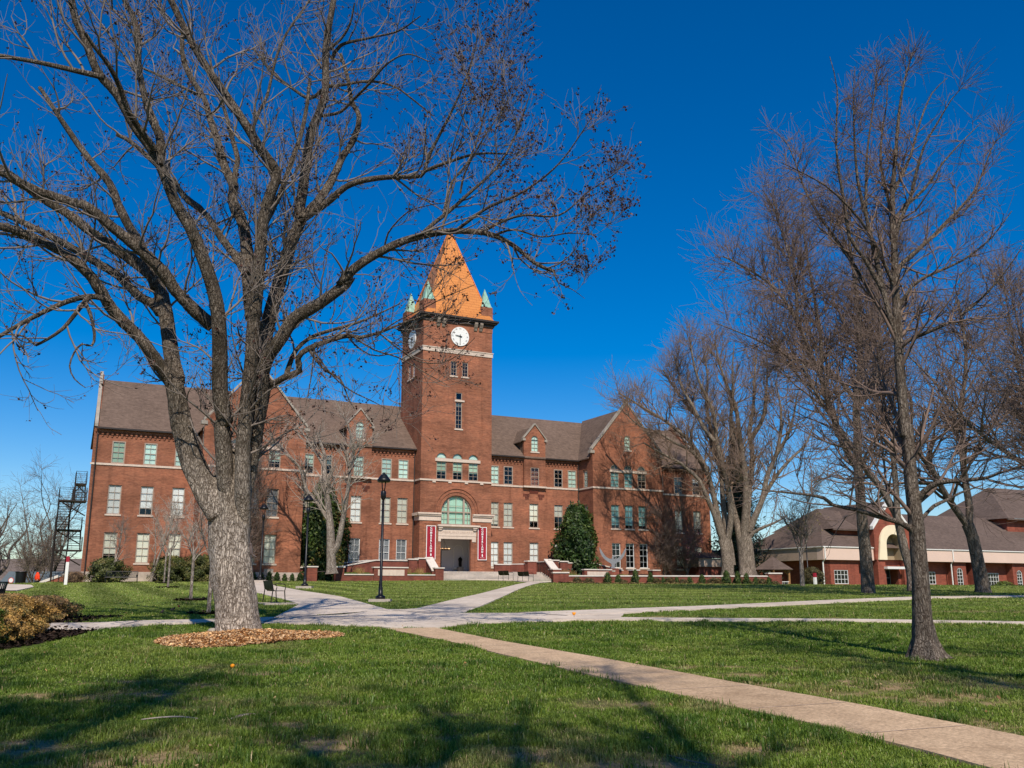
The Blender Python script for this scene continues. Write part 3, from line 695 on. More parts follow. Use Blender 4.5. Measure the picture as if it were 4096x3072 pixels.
# wall dormers with arched lights
for i, (a, b) in enumerate(DOR):
    c = (a+b)/2; dm = MB(); h3 = (c-.5, c+.5, 12.13, 14.05); ha = (c-.42, c+.42, 15.72, 17.42, True); y = -.3
    wall(dm, a, b, 12.1, 17.0, y, [h3, (ha[0], ha[1], ha[2], 16.999)], .25)
    wall(dm, ha[0], ha[1], 15.72, 17.42, y, [(ha[0]+.001, ha[1]-.001, 15.721, 17.419, True)], .25)
    tp = lambda x: 17.0+1.6*(1-abs(x-c)/((b-a)/2))
    for poly in ([(a,17),(ha[0],17),(ha[0],tp(ha[0]))], [(ha[1],17),(b,17),(ha[1],tp(ha[1]))], [(ha[0],17.42),(ha[1],17.42),(ha[1],tp(ha[1])),(c,18.6),(ha[0],tp(ha[0]))]):
        dm.poly([(p[0],y,p[1]) for p in poly])
    for x in (a, b): dm.poly([(x,y,11.9),(x,0,11.9),(x,0,17),(x,y,17)])
    d = dm.build('dormer', M['brick'], hall)
    ck = MB()
    for x in (a+.02, b-.02): ck.poly([(x,-.0,15.1),(x,2.0,16.95),(x,0,16.95)])
    ck.build('cheek', M['shingle'], d)
    window(*h3, y, ('mint',1) if i == 0 else ('slate',0), sill=False, depth=.1)
    window(*ha[:4], y, ('mint',1), rows=3, arch=True, depth=.12, name='dormer_window', fw=.06)
    om = MB()
    for x0, x1, z0, z1 in ((c-.5,c+.5,11.34,11.64),(c-1.25,c-.52,11.02,11.32),(c+.52,c+1.25,11.02,11.32),(c-1.02,c-.6,10.72,11.0),(c+.6,c+1.02,10.72,11.0)):
        for k in range(4):
            zz = z0+(z1-z0)*k/4; om.box(x0, x1, -.09+.018*(3-k), .0, zz, zz+(z1-z0)/4-.03)
    om.build('corbel_ornament', M['brick_dark'], hall)
    st = MB(); st.box(a-.07, b+.07, -.37, -.0, 11.93, 12.1); st.build('string_course', M['stone'], hall)
# round attic vent grille low on the left pavilion
v = MB(); v.box(17.55, 18.35, PY-.13, PY-.05, 2.95, 3.32); v.build('vent_grille', M['stone_grey'], hall)

# ---------------- clock tower
TX0, TX1, TY0, TY1 = 32.42, 40.05, -1.5, 4.6
AC, AZ, AR = 36.28, 8.95, 1.63
tri = [(x-.53, x+.53) for x in (34.6, 36.33, 38.05)]
holes = [(34.64,37.84,3.22,6.36), (AC-AR,AC+AR,7.72,AZ+AR,True), (36.02,36.74,17.27,19.98), (36.02,36.74,20.22,20.98), (35.43,36.1,22.66,24.18), (36.7,37.36,22.66,24.18)]
for a, b in tri: holes += [(a, b, 12.13, 13.88), (a, b, 14.22, 14.75, True)]
tm = MB(); wall(tm, TX0, TX1, 2.0, 28.3, TY0, holes, .3)
LT = lambda p: (TX0+p[1], p[0], p[2])
lh = [(.75,1.4,22.66,24.18), (2.0,2.65,22.66,24.18)]
wall(tm, TY0, TY1, 2.0, 28.3, 0, lh, .3, LT)
tm.poly([(TX1,TY0,2),(TX1,TY1,2),(TX1,TY1,28.3),(TX1,TY0,28.3)]); tm.poly([(TX0,TY1,2),(TX1,TY1,2),(TX1,TY1,28.3),(TX0,TY1,28.3)])
tower = tm.build('tower', M['brick'], hall)
dk = MB(); dk.poly([(TX0+.1,TY0+1.6,7.2),(TX1-.1,TY0+1.6,7.2),(TX1-.1,TY0+1.6,28),(TX0+.1,TY0+1.6,28)]); dk.poly([(TX0+1.2,TY0+1.7,12),(TX0+1.2,TY1-.1,12),(TX0+1.2,TY1-.1,28),(TX0+1.2,TY0+1.7,28)])
dk.build('tower_blackout', M['dark'], hall)  # black planes added inside the tower to keep its openings dark
for k, (a, b) in enumerate(tri):
    window(a, b, 12.13, 13.88, TY0, ('sage',.58), rows=4, sill=False, depth=.12); window(a, b, 14.22, 14.75, TY0, ('mint',1), rows=1, cols=1, arch=True, sill=False, depth=.15, name='arched_light', fw=.04)
window(36.02,36.74,17.27,19.98,TY0,('slate',.15),rows=6,depth=.12,rail=False); window(36.02,36.74,20.22,20.98,TY0,('slate',0),rows=1,cols=1,depth=.12,sill=False,rail=False)
for a, b in ((35.43,36.1),(36.7,37.36)): window(a, b, 22.66, 24.18, TY0, ('slate',.1), rows=4, depth=.12, rail=False)
for h in lh: window(*h, 0, ('slate',.1), rows=4, depth=.12, rail=False, tf=LT)
# arched entrance window with drapes
aw = MB(); ya, yb = TY0+.14, TY0+.24
n = 24
for i in range(n):
    a, b = pi*i/n, pi*(i+1)/n; r0, r1 = AR, AR-.1
    aw.prism([(AC-r0*cos(a),AZ+r0*sin(a)),(AC-r0*cos(b),AZ+r0*sin(b)),(AC-r1*cos(b),AZ+r1*sin(b)),(AC-r1*cos(a),AZ+r1*sin(a))], ya, yb)
aw.box(AC-AR,AC-AR+.1,ya,yb,7.72,AZ); aw.box(AC+AR-.1,AC+AR,ya,yb,7.72,AZ); aw.box(AC-AR+.1,AC+AR-.1,ya,yb,7.72,7.83)
aw.box(AC-AR+.1,AC+AR-.1,ya+.01,yb-.01,8.93,9.04)
for x in (AC-.83, AC+.83): aw.box(x-.09,x+.09,ya-.02,yb,7.84,AZ+sqrt(AR*AR-.83*.83)-.06)
for x in (AC-1.25, AC, AC+1.25): aw.box(x-.018,x+.018,ya+.03,yb-.02,7.84,AZ+sqrt(AR*AR-(x-AC)**2)-.06)
for z in (8.38, 9.55): aw.box(AC-AR+.1 if z < 9 else AC-1.45,AC+AR-.1 if z < 9 else AC+1.45,ya+.035,yb-.025,z-.016,z+.016)
o = aw.build('arched_window', M['frame'], hall)
ol = [(AC-AR+.03,7.74),(AC+AR-.03,7.74)]+[(AC+(AR-.03)*cos(pi*i/20),AZ+(AR-.03)*sin(pi*i/20)) for i in range(21)]
g = MB(); g.poly([(p[0],yb-.04,p[1]) for p in ol]); g.build('pane', M['glass'], o)
t = NT('mint_drapes'); w = t.n('ShaderNodeTexWave', {'bands_direction':'X'}, Vector=t.mapping(), Scale=4.2, Distortion=1.2, Detail=2).outputs[1]
wz = t.n('ShaderNodeTexWave', {'bands_direction':'Z','wave_profile':'SAW'}, Vector=t.mapping(), Scale=.62, Distortion=.6, Detail=3, i4=4.0).outputs[1]
c = t.ramp(w, [(.1,(.36,.60,.47)),(.8,(.58,.82,.66))]); c = t.mix(1, c, t.ramp(wz, [(0,(.45,.6,.5)),(.09,(1,1,1))]), 'MULTIPLY'); M['drape'] = t.pbr(c, .9)
g = MB(); g.poly([(p[0],yb+.08,p[1]) for p in ol]); g.build('drape', M['drape'], o)
# moulded brick arch rings
ar = MB()
for r0, r1, pr in ((1.66,1.98,.03),(1.98,2.08,.09),(2.3,2.42,.08)):
    for i in range(28):
        a, b = pi*i/28, pi*(i+1)/28
        ar.prism([(AC-r1*cos(a),AZ+r1*sin(a)),(AC-r1*cos(b),AZ+r1*sin(b)),(AC-r0*cos(b),AZ+r0*sin(b)),(AC-r0*cos(a),AZ+r0*sin(a))], TY0-pr, TY0+.02)
ar.build('brick_arch', M['brick_dark'] if False else M['brick'], hall)
# stone trim of the tower
st = MB(); SB = lambda nm='stone_band': (st.build(nm, M['stone'], hall), setattr(st,'v',[]), setattr(st,'f',[]), setattr(st,'m',[]))
def ringbox(x0, x1, y0, y1, z0, z1, pr):
    st.box(x0-pr, x1+pr, y0-pr, y0+.03, z0, z1); st.box(x0-pr, x0+.03, y0+.03, y1, z0, z1); st.box(x1-.03, x1+pr, y0+.03, y1, z0, z1)
ringbox(TX0, TX1, TY0, TY1, 24.98, 25.38, .07); ringbox(TX0, TX1, TY0, TY1, 25.38, 25.47, .12); SB()
ringbox(TX0, TX1, TY0, -.1, 11.94, 12.1, .09)
for x in (33.65, 35.33, 37.1, 38.78): st.box(x, x+.34, TY0-.085, TY0+.02, 11.78, 11.935)
SB('string_course')
st.box(33.9, 38.78, TY0-.1, TY0+.03, 13.9, 14.2); SB('transom_band'); st.box(35.9, 36.96, TY0-.09, TY0+.05, 20.03, 20.2); SB('transom_band')
for a, b in ((TX0, 34.6), (37.98, TX1)):
    xa, xb = (a-.08, b) if a < 33 else (a, b+.08)
    st.box(xa, xb, TY0-.08, TY0+.03, 8.08, 8.55); st.box(xa-(.12 if a < 33 else 0), xb+(.12 if a > 33 else 0), TY0-.2, TY0+.03, 8.55, 8.68); st.box(xa-(.2 if a < 33 else 0), xb+(.2 if a > 33 else 0), TY0-.29, TY0+.03, 8.68, 8.83)
    if a < 33: st.box(TX0-.08, TX0+.03, TY0+.03, -.1, 8.08, 8.55); st.box(TX0-.28, TX0+.03, TY0+.03, -.1, 8.55, 8.83)
    else: st.box(TX1-.03, TX1+.08, TY0+.03, -.1, 8.08, 8.55); st.box(TX1-.03, TX1+.28, TY0+.03, -.1, 8.55, 8.83)
    SB('impost')
ln = MB()
ln.box(34.35, 38.38, TY0-.1, TY0+.04, 6.64, 7.54); ln.box(34.2, 38.68, TY0-.42, TY0+.04, 7.545, 7.71); ln.box(34.36, 38.37, TY0-.07, TY0+.06, 6.365, 6.615)
for x in (34.28, 37.96): ln.box(x, x+.44, TY0-.33, TY0-.1, 7.36, 7.54); ln.box(x+.05, x+.36, TY0-.25, TY0-.1, 7.2, 7.36)
ln.box(34.37, 34.63, TY0-.065, TY0+.03, 6.1, 6.362); ln.box(37.95, 38.36, TY0-.065, TY0+.03, 6.1, 6.362)
lin_ = ln.build('entrance_lintel', M['stone'], hall)
M['incised'] = simple('incised_letters', (.40,.30,.24), .9)
text_obj('lettering', 'CUMBERLAND UNIVERSITY', .335, M['incised'], lin_, (36.36, TY0-.103, 6.97), extrude=.004, space=1.0)
for a, b in ((32.8,34.28),(38.3,39.72)): pl = MB(); pl.box(a, b, TY0-.05, TY0+.02, 2.6, 7.75); pl.box(a+.12, b-.12, TY0-.1, TY0-.04, 7.78, 7.86); pl.box(a+.2, b-.2, TY0-.075, TY0-.04, 7.7, 7.775); pl.build('pilaster', M['brick'], hall)
# recessed entrance hall
vs = MB(); x0, x1, y0, y1, z0, z1 = 33.5, 39.3, TY0+.3, 2.6, 3.2, 6.8
vs.poly([(x0,y1,z0),(x1,y1,z0),(x1,y1,z1),(x0,y1,z1)]); vs.poly([(x1,y0,z0),(x1,y1,z0),(x1,y1,z1),(x1,y0,z1)]); vs.poly([(x0,y0,z1),(x1,y0,z1),(x1,y1,z1),(x0,y1,z1)]); vs.poly([(x0,y0,z0),(x0,y1,z0),(x0,y1,z1),(x0,y0,z1)])
vs.poly([(x0,y0,z0),(34.64,y0,z0),(34.64,y0,z1),(x0,y0,z1)]); vs.poly([(37.84,y0,z0),(x1,y0,z0),(x1,y0,z1),(37.84,y0,z1)]); vs.poly([(34.64,y0,6.36),(37.84,y0,6.36),(37.84,y0,z1),(34.64,y0,z1)])
ve = vs.build('entrance_hall', M['grey_wall'], hall)
fl = MB(); fl.poly([(x0,TY0+.001,3.215),(x1,TY0+.001,3.215),(x1,y1,3.215),(x0,y1,3.215)]); fl.build('entrance_floor', M['found'], ve)
dd = MB(); dd.box(33.52, 36.4, y1-.12, y1-.02, 3.22, 5.3)
dd.prism([(34.96+1.44*cos(pi*i/16), 5.3+.9*sin(pi*i/16)) for i in range(17)], y1-.12, y1-.02); M['oak'] = simple('dark_oak_door', (.045,.026,.018), .5, 0, .3, 3)
dd.build('arched_door', M['oak'], ve)
nm = MB(); nc = 38.28
for i in range(16):
    a, b = pi*i/16, pi*(i+1)/16
    nm.prism([(nc-.56*cos(a),5.45+.56*sin(a)),(nc-.56*cos(b),5.45+.56*sin(b)),(nc-.48*cos(b),5.45+.48*sin(b)),(nc-.48*cos(a),5.45+.48*sin(a))], y1-.06, y1-.004)
nm.box(nc-.56,nc-.48,y1-.06,y1-.004,3.75,5.45); nm.box(nc+.48,nc+.56,y1-.06,y1-.004,3.75,5.45); nm.box(nc-.62,nc+.62,y1-.3,y1-.004,3.58,3.74)
nm.build('niche', M['white'], ve)
# cornice, brackets, corner turrets, copper spire
cn = MB()
def cring(x0, x1, y0, y1, z0, z1, pr):
    cn.box(x0-pr, x1+pr, y0-pr, y0+.2, z0, z1); cn.box(x0-pr, x1+pr, y1-.2, y1+pr, z0, z1); cn.box(x0-pr, x0+.2, y0+.2, y1-.2, z0, z1); cn.box(x1-.2, x1+pr, y0+.2, y1-.2, z0, z1)
cring(TX0+.02, TX1-.02, TY0+.02, TY1-.02, 28.2, 28.5, .2); cring(TX0, TX1, TY0, TY1, 28.5, 28.66, .42); cring(TX0+.01, TX1-.01, TY0+.01, TY1-.01, 28.66, 28.86, .56)
co = cn.build('cornice', M['dark_cornice'], hall)
def bracket(x, y, ax):
    b_ = MB()
    pr = [(0,28.49),(-.41,28.49),(-.43,28.30),(-.36,28.14),(-.30,27.98),(-.2,27.86),(-.12,27.66),(0,27.60)]
    if ax == 'y': b_.prism([(y+p[0], p[1]) for p in pr], x-.16, x+.16, 'x')
    else: b_.prism([(x+p[0], p[1]) for p in pr], y-.16, y+.16, 'y')
    b_.build('bracket', M['bracket'], co)
for x in (33.95, 34.55, 38.1, 38.7): bracket(x, TY0+.012, 'y')
for y in (.1, .7, 3.0): bracket(TX0+.012, y, 'x')
for x, y in ((TX0,TY0),(TX1-1.22,TY0),(TX0,TY1-1.22),(TX1-1.22,TY1-1.22)):
    tb = MB(); tb.box(x-.04, x+1.26, y-.04 if y < 0 else y, y+1.26, 27.6, 30.4)
    t_ = tb.build('turret', M['brick'], hall)
    cp = MB(); cx, cy = x+.61, y+.61
    cp.lathe([(.92,30.3),(.86,30.4),(.72,30.62),(.42,31.5),(.02,32.55)], 4, (cx,cy,0)); cp.v = [(cx+(p[0]-cx)*cos(pi/4)-(p[1]-cy)*sin(pi/4), cy+(p[0]-cx)*sin(pi/4)+(p[1]-cy)*cos(pi/4), p[2]) for p in cp.v]
    cp.build('turret_cap', M['verdigris'], t_)
sp = MB(); cx, cy = 36.25, 1.25; lv = [(3.9,3.15,28.84),(3.55,2.85,29.35),(3.35,2.7,29.62),(.03,.03,39.35)]
vs_ = [(cx+sx*a, cy+sy*b, z) for a, b, z in lv for sx, sy in ((-1,-1),(1,-1),(1,1),(-1,1))]
sp.add(vs_, [(k*4+i, k*4+(i+1)%4, k*4+4+(i+1)%4, k*4+4+i) for k in range(3) for i in range(4)]+[(12,13,14,15)])
so = sp.build('spire', M['copper'], hall)
hp = MB()
for sx, sy in ((-1,-1),(1,-1),(1,1),(-1,1)): hp.tube([(cx+sx*3.36, cy+sy*2.71, 29.62),(cx+sx*.03, cy+sy*.03, 39.38)], .07, 5)
hp.build('ridge_cap', M['copper'], so)
# clock faces
M['clock'] = simple('white_clock_face', (.78,.77,.74), .5, 0, .02)
def clock(tf, c, z, r=1.0):
    m = MB(); n = 40; m.prism([(c+r*cos(2*pi*i/n), z+r*sin(2*pi*i/n)) for i in range(n)], -.1, .0); tfm(m, tf); o = m.build('clock_face', M['clock'], hall)
    h = MB()
    def hand(ang, ln, w, y):
        d = (sin(ang), cos(ang)); nrm = (d[1], -d[0]); q = [(c+d[0]*a+nrm[0]*b, z+d[1]*a+nrm[1]*b) for a, b in ((-.2*r,-w),(ln,-w*.6),(ln,w*.6),(-.2*r,w))]
        h.prism(q, y-.02, y)
    hand(rad(180), .86*r, .035, -.13); hand(rad(278), .55*r, .045, -.16); tfm(h, tf); h.build('clock_hand', M['black'], o)
    return o
ck = clock(lambda p: (p[0], TY0+p[1], p[2]), 36.38, 26.84)
ROM = ['XII','I','II','III','IIII','V','VI','VII','VIII','IX','X','XI']
for i, s in enumerate(ROM):
    a = 2*pi*i/12; text_obj('numeral', s, .2, M['black'], ck, (36.38+.8*sin(a), TY0-.104, 26.84+.8*cos(a)), (pi/2, a, 0), extrude=.002)
clock(lambda p: (TX0+p[1], p[0], p[2]), 1.55, 26.84)
# ------------------------------------------------------------------ things around the hall
def lthing(name, label, cat, x, y, z, group=None):
    return thing(name, label, cat, hw(x,y,z), HTH, group), (x,y,z)
def lb(mb, name, mat, th, smooth=False):
    t_, (x,y,z) = th; mb.v = [(p[0]-x,p[1]-y,p[2]-z) for p in mb.v]; return mb.build(name, mat, t_, smooth)

# banners on the tower
def banner(x, label):
    th = lthing('hanging_banner', label, 'banner', x, TY0-.13, 4.4, 'maroon banners beside the tower entrance')
    n = 9; m = MB(); fr = MB()
    def yy(u, v): return TY0-.13-.035*sin(3.0*u+5*v)*v-.02*sin(9*u-4*v)
    vs = [(x-.47+.94*i/n, yy(i/n, 1-j/20), 4.40+3.16*j/20) for j in range(21) for i in range(n+1)]
    m.add(vs, [(j*(n+1)+i, j*(n+1)+i+1, (j+1)*(n+1)+i+1, (j+1)*(n+1)+i) for j in range(20) for i in range(n)])
    o = lb(m, 'panel', M['maroon'], th, True)
    for x0, x1, z0, z1 in ((x-.485,x+.485,7.53,7.585),(x-.485,x+.485,4.375,4.43),(x-.485,x-.425,4.43,7.53),(x+.425,x+.485,4.43,7.53)): fr.box(x0, x1, TY0-.185, TY0-.165, z0, z1)
    lb(fr, 'border', M['letter_white'], th)
    text_obj('lettering', 'C\nU\nM\nB\nE\nR\nL\nA\nN\nD', .265, M['letter_white'], th[0], (-.01, -.085, 1.86), offset=.010, line=.925, extrude=.004)
    e = MB(); cx, cz = x, 4.82
    e.prism([(cx-.03,cz-.13),(cx+.05,cz-.12),(cx+.075,cz-.02),(cx+.04,cz+.08),(cx,cz+.19),(cx-.045,cz+.06),(cx-.065,cz-.03)], TY0-.205, TY0-.19); lb(e, 'emblem', M['letter_white'], th)
    text_obj('lettering', 'Cumberland', .085, M['letter_white'], th[0], (0, -.07, .19), extrude=.004)
banner(33.56, 'maroon CUMBERLAND banner left of the entrance, its foot behind the stair wall')
banner(39.0, 'maroon CUMBERLAND banner right of the entrance, seen full length')

# entrance steps and forecourt terrace
th = lthing('entrance_steps', 'broad pale stone steps climbing to the tower entrance', 'steps', 38.7, -6, 2.2)
m = MB(); n = 7
for i in range(n):
    z1 = 2.38+.835*(i+1)/n; y0 = -6.25+.36*i
    m.box(33.0+.001*i, 44.42-.001*i, y0+.05, (-6.25+.36*(i+1)) if i < n-1 else TY0-.02, 1.9, z1-.045); m.box(33.0+.001*i, 44.42-.001*i, y0, (-6.2+.36*(i+1)) if i < n-1 else TY0-.021, z1-.045, z1)
lb(m, 'stair_flight', M['steps'], th)
th = lthing('terrace', 'raised stone terrace right of the tower at the head of the steps', 'terrace', 42, -1.8, 2.2)
m = MB(); m.box(40.1, 44.4, -3.7, -.1, 1.9, 3.2); lb(m, 'slab', M['steps'], th)

def side_walls(mir, la, lbx, lc, ld):
    X = (lambda x: 77.4-x) if mir else (lambda x: x)
    def bx(m, x0, x1, *r): a, b = sorted((X(x0), X(x1))); m.box(a, b, *r)
    def px_(m, pts, y0, y1): m.prism([(X(p[0]), p[1]) for p in pts], y0, y1)
    # planter wall with piers and an inscribed plaque
    th = lthing('planter_wall', la, 'brick wall', X(27), -6, 2.1); b, c = MB(), MB()
    for x0, x1, zt, y0, y1 in ((20.5,21.35,3.42,-6.25,-5.4),(23.0,23.72,3.42,-6.25,-5.4),(26.4,29.5,3.42,-6.32,-5.85),(32.2,33.0,3.42,-6.3,-5.5)):
        bx(b, x0, x1, y0, y1, 1.9, zt); bx(c, x0-.07, x1+.07, y0-.07, y1+.07, zt, zt+.1)
    for x0, x1 in ((23.722,26.398),(29.502,32.198)):
        bx(b, x0, x1, -6.2, -5.85, 1.9, 2.8); bx(c, x0, x1, -6.27, -5.8, 2.8, 2.89)
    lb(b, 'brickwork', M['brick_dark'], th); lb(c, 'stone_cap', M['cap'], th)
    p = MB(); bx(p, 26.75, 29.2, -6.36, -6.3, 2.76, 3.28); lb(p, 'plaque', M['stone'], th)
    # ramp walls with sloping caps
    th = lthing('ramp_wall', lbx, 'brick wall', X(27), -4, 2.1); b, c = MB(), MB()
    px_(b, [(23.72,1.9),(31.2,1.9),(31.2,4.1),(27.2,4.1),(23.72,3.42)], -4.2, -3.85); px_(c, [(23.6,3.42),(27.2,4.1),(31.25,4.1),(31.25,4.2),(27.15,4.2),(23.6,3.52)], -4.28, -3.78)
    px_(b, [(20.9,1.9),(31.2,1.9),(31.2,4.12),(27,4.12),(20.9,3.42)], -2.3, -2.0); px_(c, [(20.8,3.42),(27,4.12),(31.25,4.12),(31.25,4.22),(26.95,4.22),(20.8,3.52)], -2.38, -1.93)
    lb(b, 'brickwork', M['brick_dark'], th); lb(c, 'stone_cap', M['cap'], th)
    h = MB(); xs_ = [X(x) for x in (20.7,21.6,22.5,23.4)]; h.tube([(xs_[0],-4.6,3.0),(xs_[1],-4.75,3.06),(xs_[2],-4.8,3.1),(xs_[3],-4.8,3.08)], .05, 6); lb(h, 'handrail', M['iron'], th)
    # stair cheek with piers and steep stone coping
    th = lthing('stair_cheek_wall', lc, 'brick wall', X(32), -5, 2.1); b, c = MB(), MB()
    for x0, x1, y0, y1, zt in ((30.3,31.15,-4.45,-3.7,4.22),(31.3,32.35,-4.35,-3.5,4.32)):
        bx(b, x0, x1, y0, y1, 1.9, zt); bx(c, x0-.08, x1+.08, y0-.08, y1+.08, zt, zt+.11)
    bx(b, 31.15, 31.3, -4.2, -3.9, 1.9, 4.1)
    yz = [(-5.85,1.9),(-4.2,1.9),(-4.2,4.28),(-5.85,3.2)]; a0, a1 = sorted((X(32.05), X(32.75)))
    b.prism(yz, a0, a1, 'x'); c.prism([(-5.9,3.2),(-4.1,4.38),(-4.1,4.5),(-5.9,3.32)], a0-.06, a1+.06, 'x')
    bx(b, 32.05, 32.75, -4.2, TY0-.1, 1.9, 4.2); bx(c, 32.0, 32.8, -4.1, TY0-.12, 4.2, 4.3)
    lb(b, 'brickwork', M['brick_dark'], th); lb(c, 'stone_cap', M['cap'], th)
    # ornamental grasses in the planter
    r = np.random.default_rng(5+mir); n = 2600; gx = np.concatenate([23.8+2.5*r.random(n), 29.6+2.5*r.random(n)]); n *= 2
    gy = -5.75+1.4*r.random(n); tall = (np.sin(gx*5.5)+np.sin(gx*2.3)) > .9; tall &= r.random(n) < .6
    H = np.where(tall, .45+.35*r.random(n), .16+.14*r.random(n)); az = r.random(n)*6.28; W = .012
    xx = np.array([X(v) for v in gx]); z0 = np.full(n, 2.8)
    base = np.stack([xx, gy, z0], 1); sd = np.stack([np.cos(az), np.sin(az), 0*az], 1)*W; tip = base+np.stack([np.cos(az+1)*H*.3, np.sin(az+1)*H*.3, H], 1)
    V = np.stack([base-sd, base+sd, tip], 1).reshape(-1,3); F = np.arange(n*3).reshape(-1,3)
    cc = np.where(tall[:,None], [[.42,.27,.10]], [[.13,.20,.03]])*(.7+.6*r.random((n,1))); C = np.ones((n,3,4)); C[:,:,:3] = cc[:,None]
    V = V@np.array([[cos(HTH),sin(HTH),0],[-sin(HTH),cos(HTH),0],[0,0,1]])+np.array([HX,HY,0])
    o = stuff(fast_mesh('ornamental_grass', V, F, M['blade'], smooth=False, attr={'tint': C.reshape(-1,4)})); o['label'] = ld
    sm = MB(); bx(sm, 23.75, 32.1, -5.84, -4.25, 1.9, 2.79); s_ = struct(sm.build('ground_bed', M['soil'])); s_.location = (HX,HY,0); s_.rotation_euler = (0,0,HTH)
M['soil'] = simple('dark_soil', (.05,.032,.022), 1)
side_walls(0, 'brick planter wall with stone plaque between piers, left of the steps', 'sloping capped brick ramp walls behind the left planter wall', 'brick stair wall with steep stone coping on the left of the steps', 'ornamental grass in the planter left of the steps')
side_walls(1, 'brick planter wall with plaque under the winged sculpture, right of the steps', 'sloping capped brick ramp walls right of the steps, below the right evergreen', 'brick stair wall with steep stone coping on the right of the steps', 'ornamental grass in the planter right of the steps')
th = lthing('parapet_wall', 'short stone capped parapet joining the tower to the right stair wall', 'brick wall', 41.5, -3, 3.2); b, c = MB(), MB()
b.box(40.1,41.9,-2.3,-2.0,3.2,3.92); c.box(40.08,41.95,-2.37,-1.93,3.92,4.02); b.prism([(41.75,-2.29),(42.05,-2.02),(43.2,-4.0),(42.9,-4.2)],3.2,3.95,'z'); c.prism([(41.95,-2.29),(42.15,-1.95),(43.25,-3.95),(42.85,-4.25)],3.95,4.05,'z'); b.box(42.55,43.5,-4.6,-3.95,3.0,4.2); c.box(42.48,43.57,-4.67,-3.88,4.2,4.31)
lb(b, 'brickwork', M['brick_dark'], th); lb(c, 'stone_cap', M['cap'], th)
th = lthing('stair_handrail', 'dark metal handrail running down the right side of the steps', 'handrail', 44.1, -5, 3.2); h = MB()
for x in (44.05, 44.3):
    h.tube([(x,-3.75,4.05),(x,-3.95,4.1),(x,-6.2,3.3),(x,-6.35,3.2),(x,-6.35,2.4)], .028, 6)
    for y, z in ((-3.95,4.1),(-5.1,3.7)): h.tube([(x,y,z-1.0),(x,y,z)], .024, 6)
h.tube([(44.05,-6.2,3.0),(44.05,-3.95,3.8)], .018, 5)
lb(h, 'rail', M['iron'], th)

# statue and chandelier inside the entrance
def skin_fig(name, verts, edges, radii, mat, parent=None, sub=2, loc=(0,0,0), rot=(0,0,0)):
    me = bpy.data.meshes.new(name); me.from_pydata(verts, edges, []); me.materials.append(mat)
    o = bpy.data.objects.new(name, me); COL.objects.link(o); o.location = loc; o.rotation_euler = rot
    if parent: o.parent = parent
    md = o.modifiers.new('Skin', 'SKIN'); md.use_smooth_shade = True
    lay = me.skin_vertices[0] if me.skin_vertices else None
    if lay is None:
        bm = bmesh.new(); bm.from_mesh(me); bm.verts.layers.skin.verify(); bm.to_mesh(me); bm.free(); lay = me.skin_vertices[0]
    for i, r in enumerate(radii):
        lay.data[i].radius = (r, r) if not isinstance(r, tuple) else r
    lay.data[0].use_root = True
    s = o.modifiers.new('Subdivision', 'SUBSURF'); s.levels = sub; s.render_levels = sub
    return o
th = lthing('bronze_statue', 'dark bronze standing figure in front of the niche inside the entrance', 'statue', 38.28, 2.05, 3.75)
v = [(0,0,.58),(0,0,.75),(0,0,.9),(0,0,.97),(0,.0,1.06),(-.16,0,.88),(-.2,-.02,.7),(-.1,-.12,.62),(.16,0,.88),(.2,0,.68),(.14,-.12,.74),(-.07,0,.5),(-.08,0,.25),(-.08,-.03,.04),(.07,0,.5),(.08,0,.25),(.08,-.03,.04)]
e = [(0,1),(1,2),(2,3),(3,4),(2,5),(5,6),(6,7),(2,8),(8,9),(9,10),(0,11),(11,12),(12,13),(0,14),(14,15),(15,16)]
skin_fig('figure', v, e, [.14,.15,.12,.05,.085,.07,.05,.04,.07,.05,.04,.1,.09,.09,.1,.09,.09], M['bronze'], th[0])
pm = MB(); pm.box(38.0, 38.56, 1.8, 2.3, 3.22, 3.75); lb(pm, 'plinth', M['stone_grey'], th)
th = lthing('ring_chandelier', 'dark ring chandelier with small lit bulbs hanging inside the entrance', 'chandelier', 35.8, .6, 5.4)
c_ = MB(); cx, cy, cz, R_ = 35.8, .6, 5.42, .62
ring = [(cx+R_*cos(2*pi*i/24), cy+R_*sin(2*pi*i/24), cz) for i in range(25)]
c_.tube(ring, .045, 6, False)
for i in range(3): a = 2*pi*i/3+.4; c_.tube([(cx+R_*cos(a),cy+R_*sin(a),cz),(cx,cy,6.5)], .012, 5)
c_.tube([(cx,cy,6.45),(cx,cy,6.79)], .03, 6); lb(c_, 'frame', M['iron'], th)
b_ = MB()
for i in range(12): a = 2*pi*i/12; b_.lathe([(.002,.05),(.03,.07),(.035,.1),(.002,.14)], 8, (cx+R_*cos(a), cy+R_*sin(a), cz))
lb(b_, 'bulb', M['bulb'], th)

# long low retaining wall on the right with its end piers
mw = MB(); cw = MB(); A_, B_ = (5.4, 91.1), (25.2, 93.6)
lw = thing('retaining_wall', 'long low brick wall with pale cap running right from the steps', 'brick wall', (A_[0], A_[1], 1.8))
d = np.array([B_[0]-A_[0], B_[1]-A_[1]]); L_ = float(np.linalg.norm(d)); an = atan2(d[1], d[0]); lw.rotation_euler = (0,0,an)
for x0, x1, y0, y1, zt in ((.0,L_,0,.36,.98),(-1.5,.0,-.25,.7,1.28),(L_,L_+1.35,-.2,.6,1.25)):
    mw.box(x0, x1, y0, y1, -1, zt); cw.box(x0-.06 if x1 < L_ and x0 < 0 or x0 >= L_ else x0, x1+.06 if x0 >= L_ or x0 < 0 else x1, y0-.07, y1+.07, zt, zt+.12)
mw.build('brickwork', M['brick_dark'], lw); cw.build('stone_cap', M['cap'], lw)

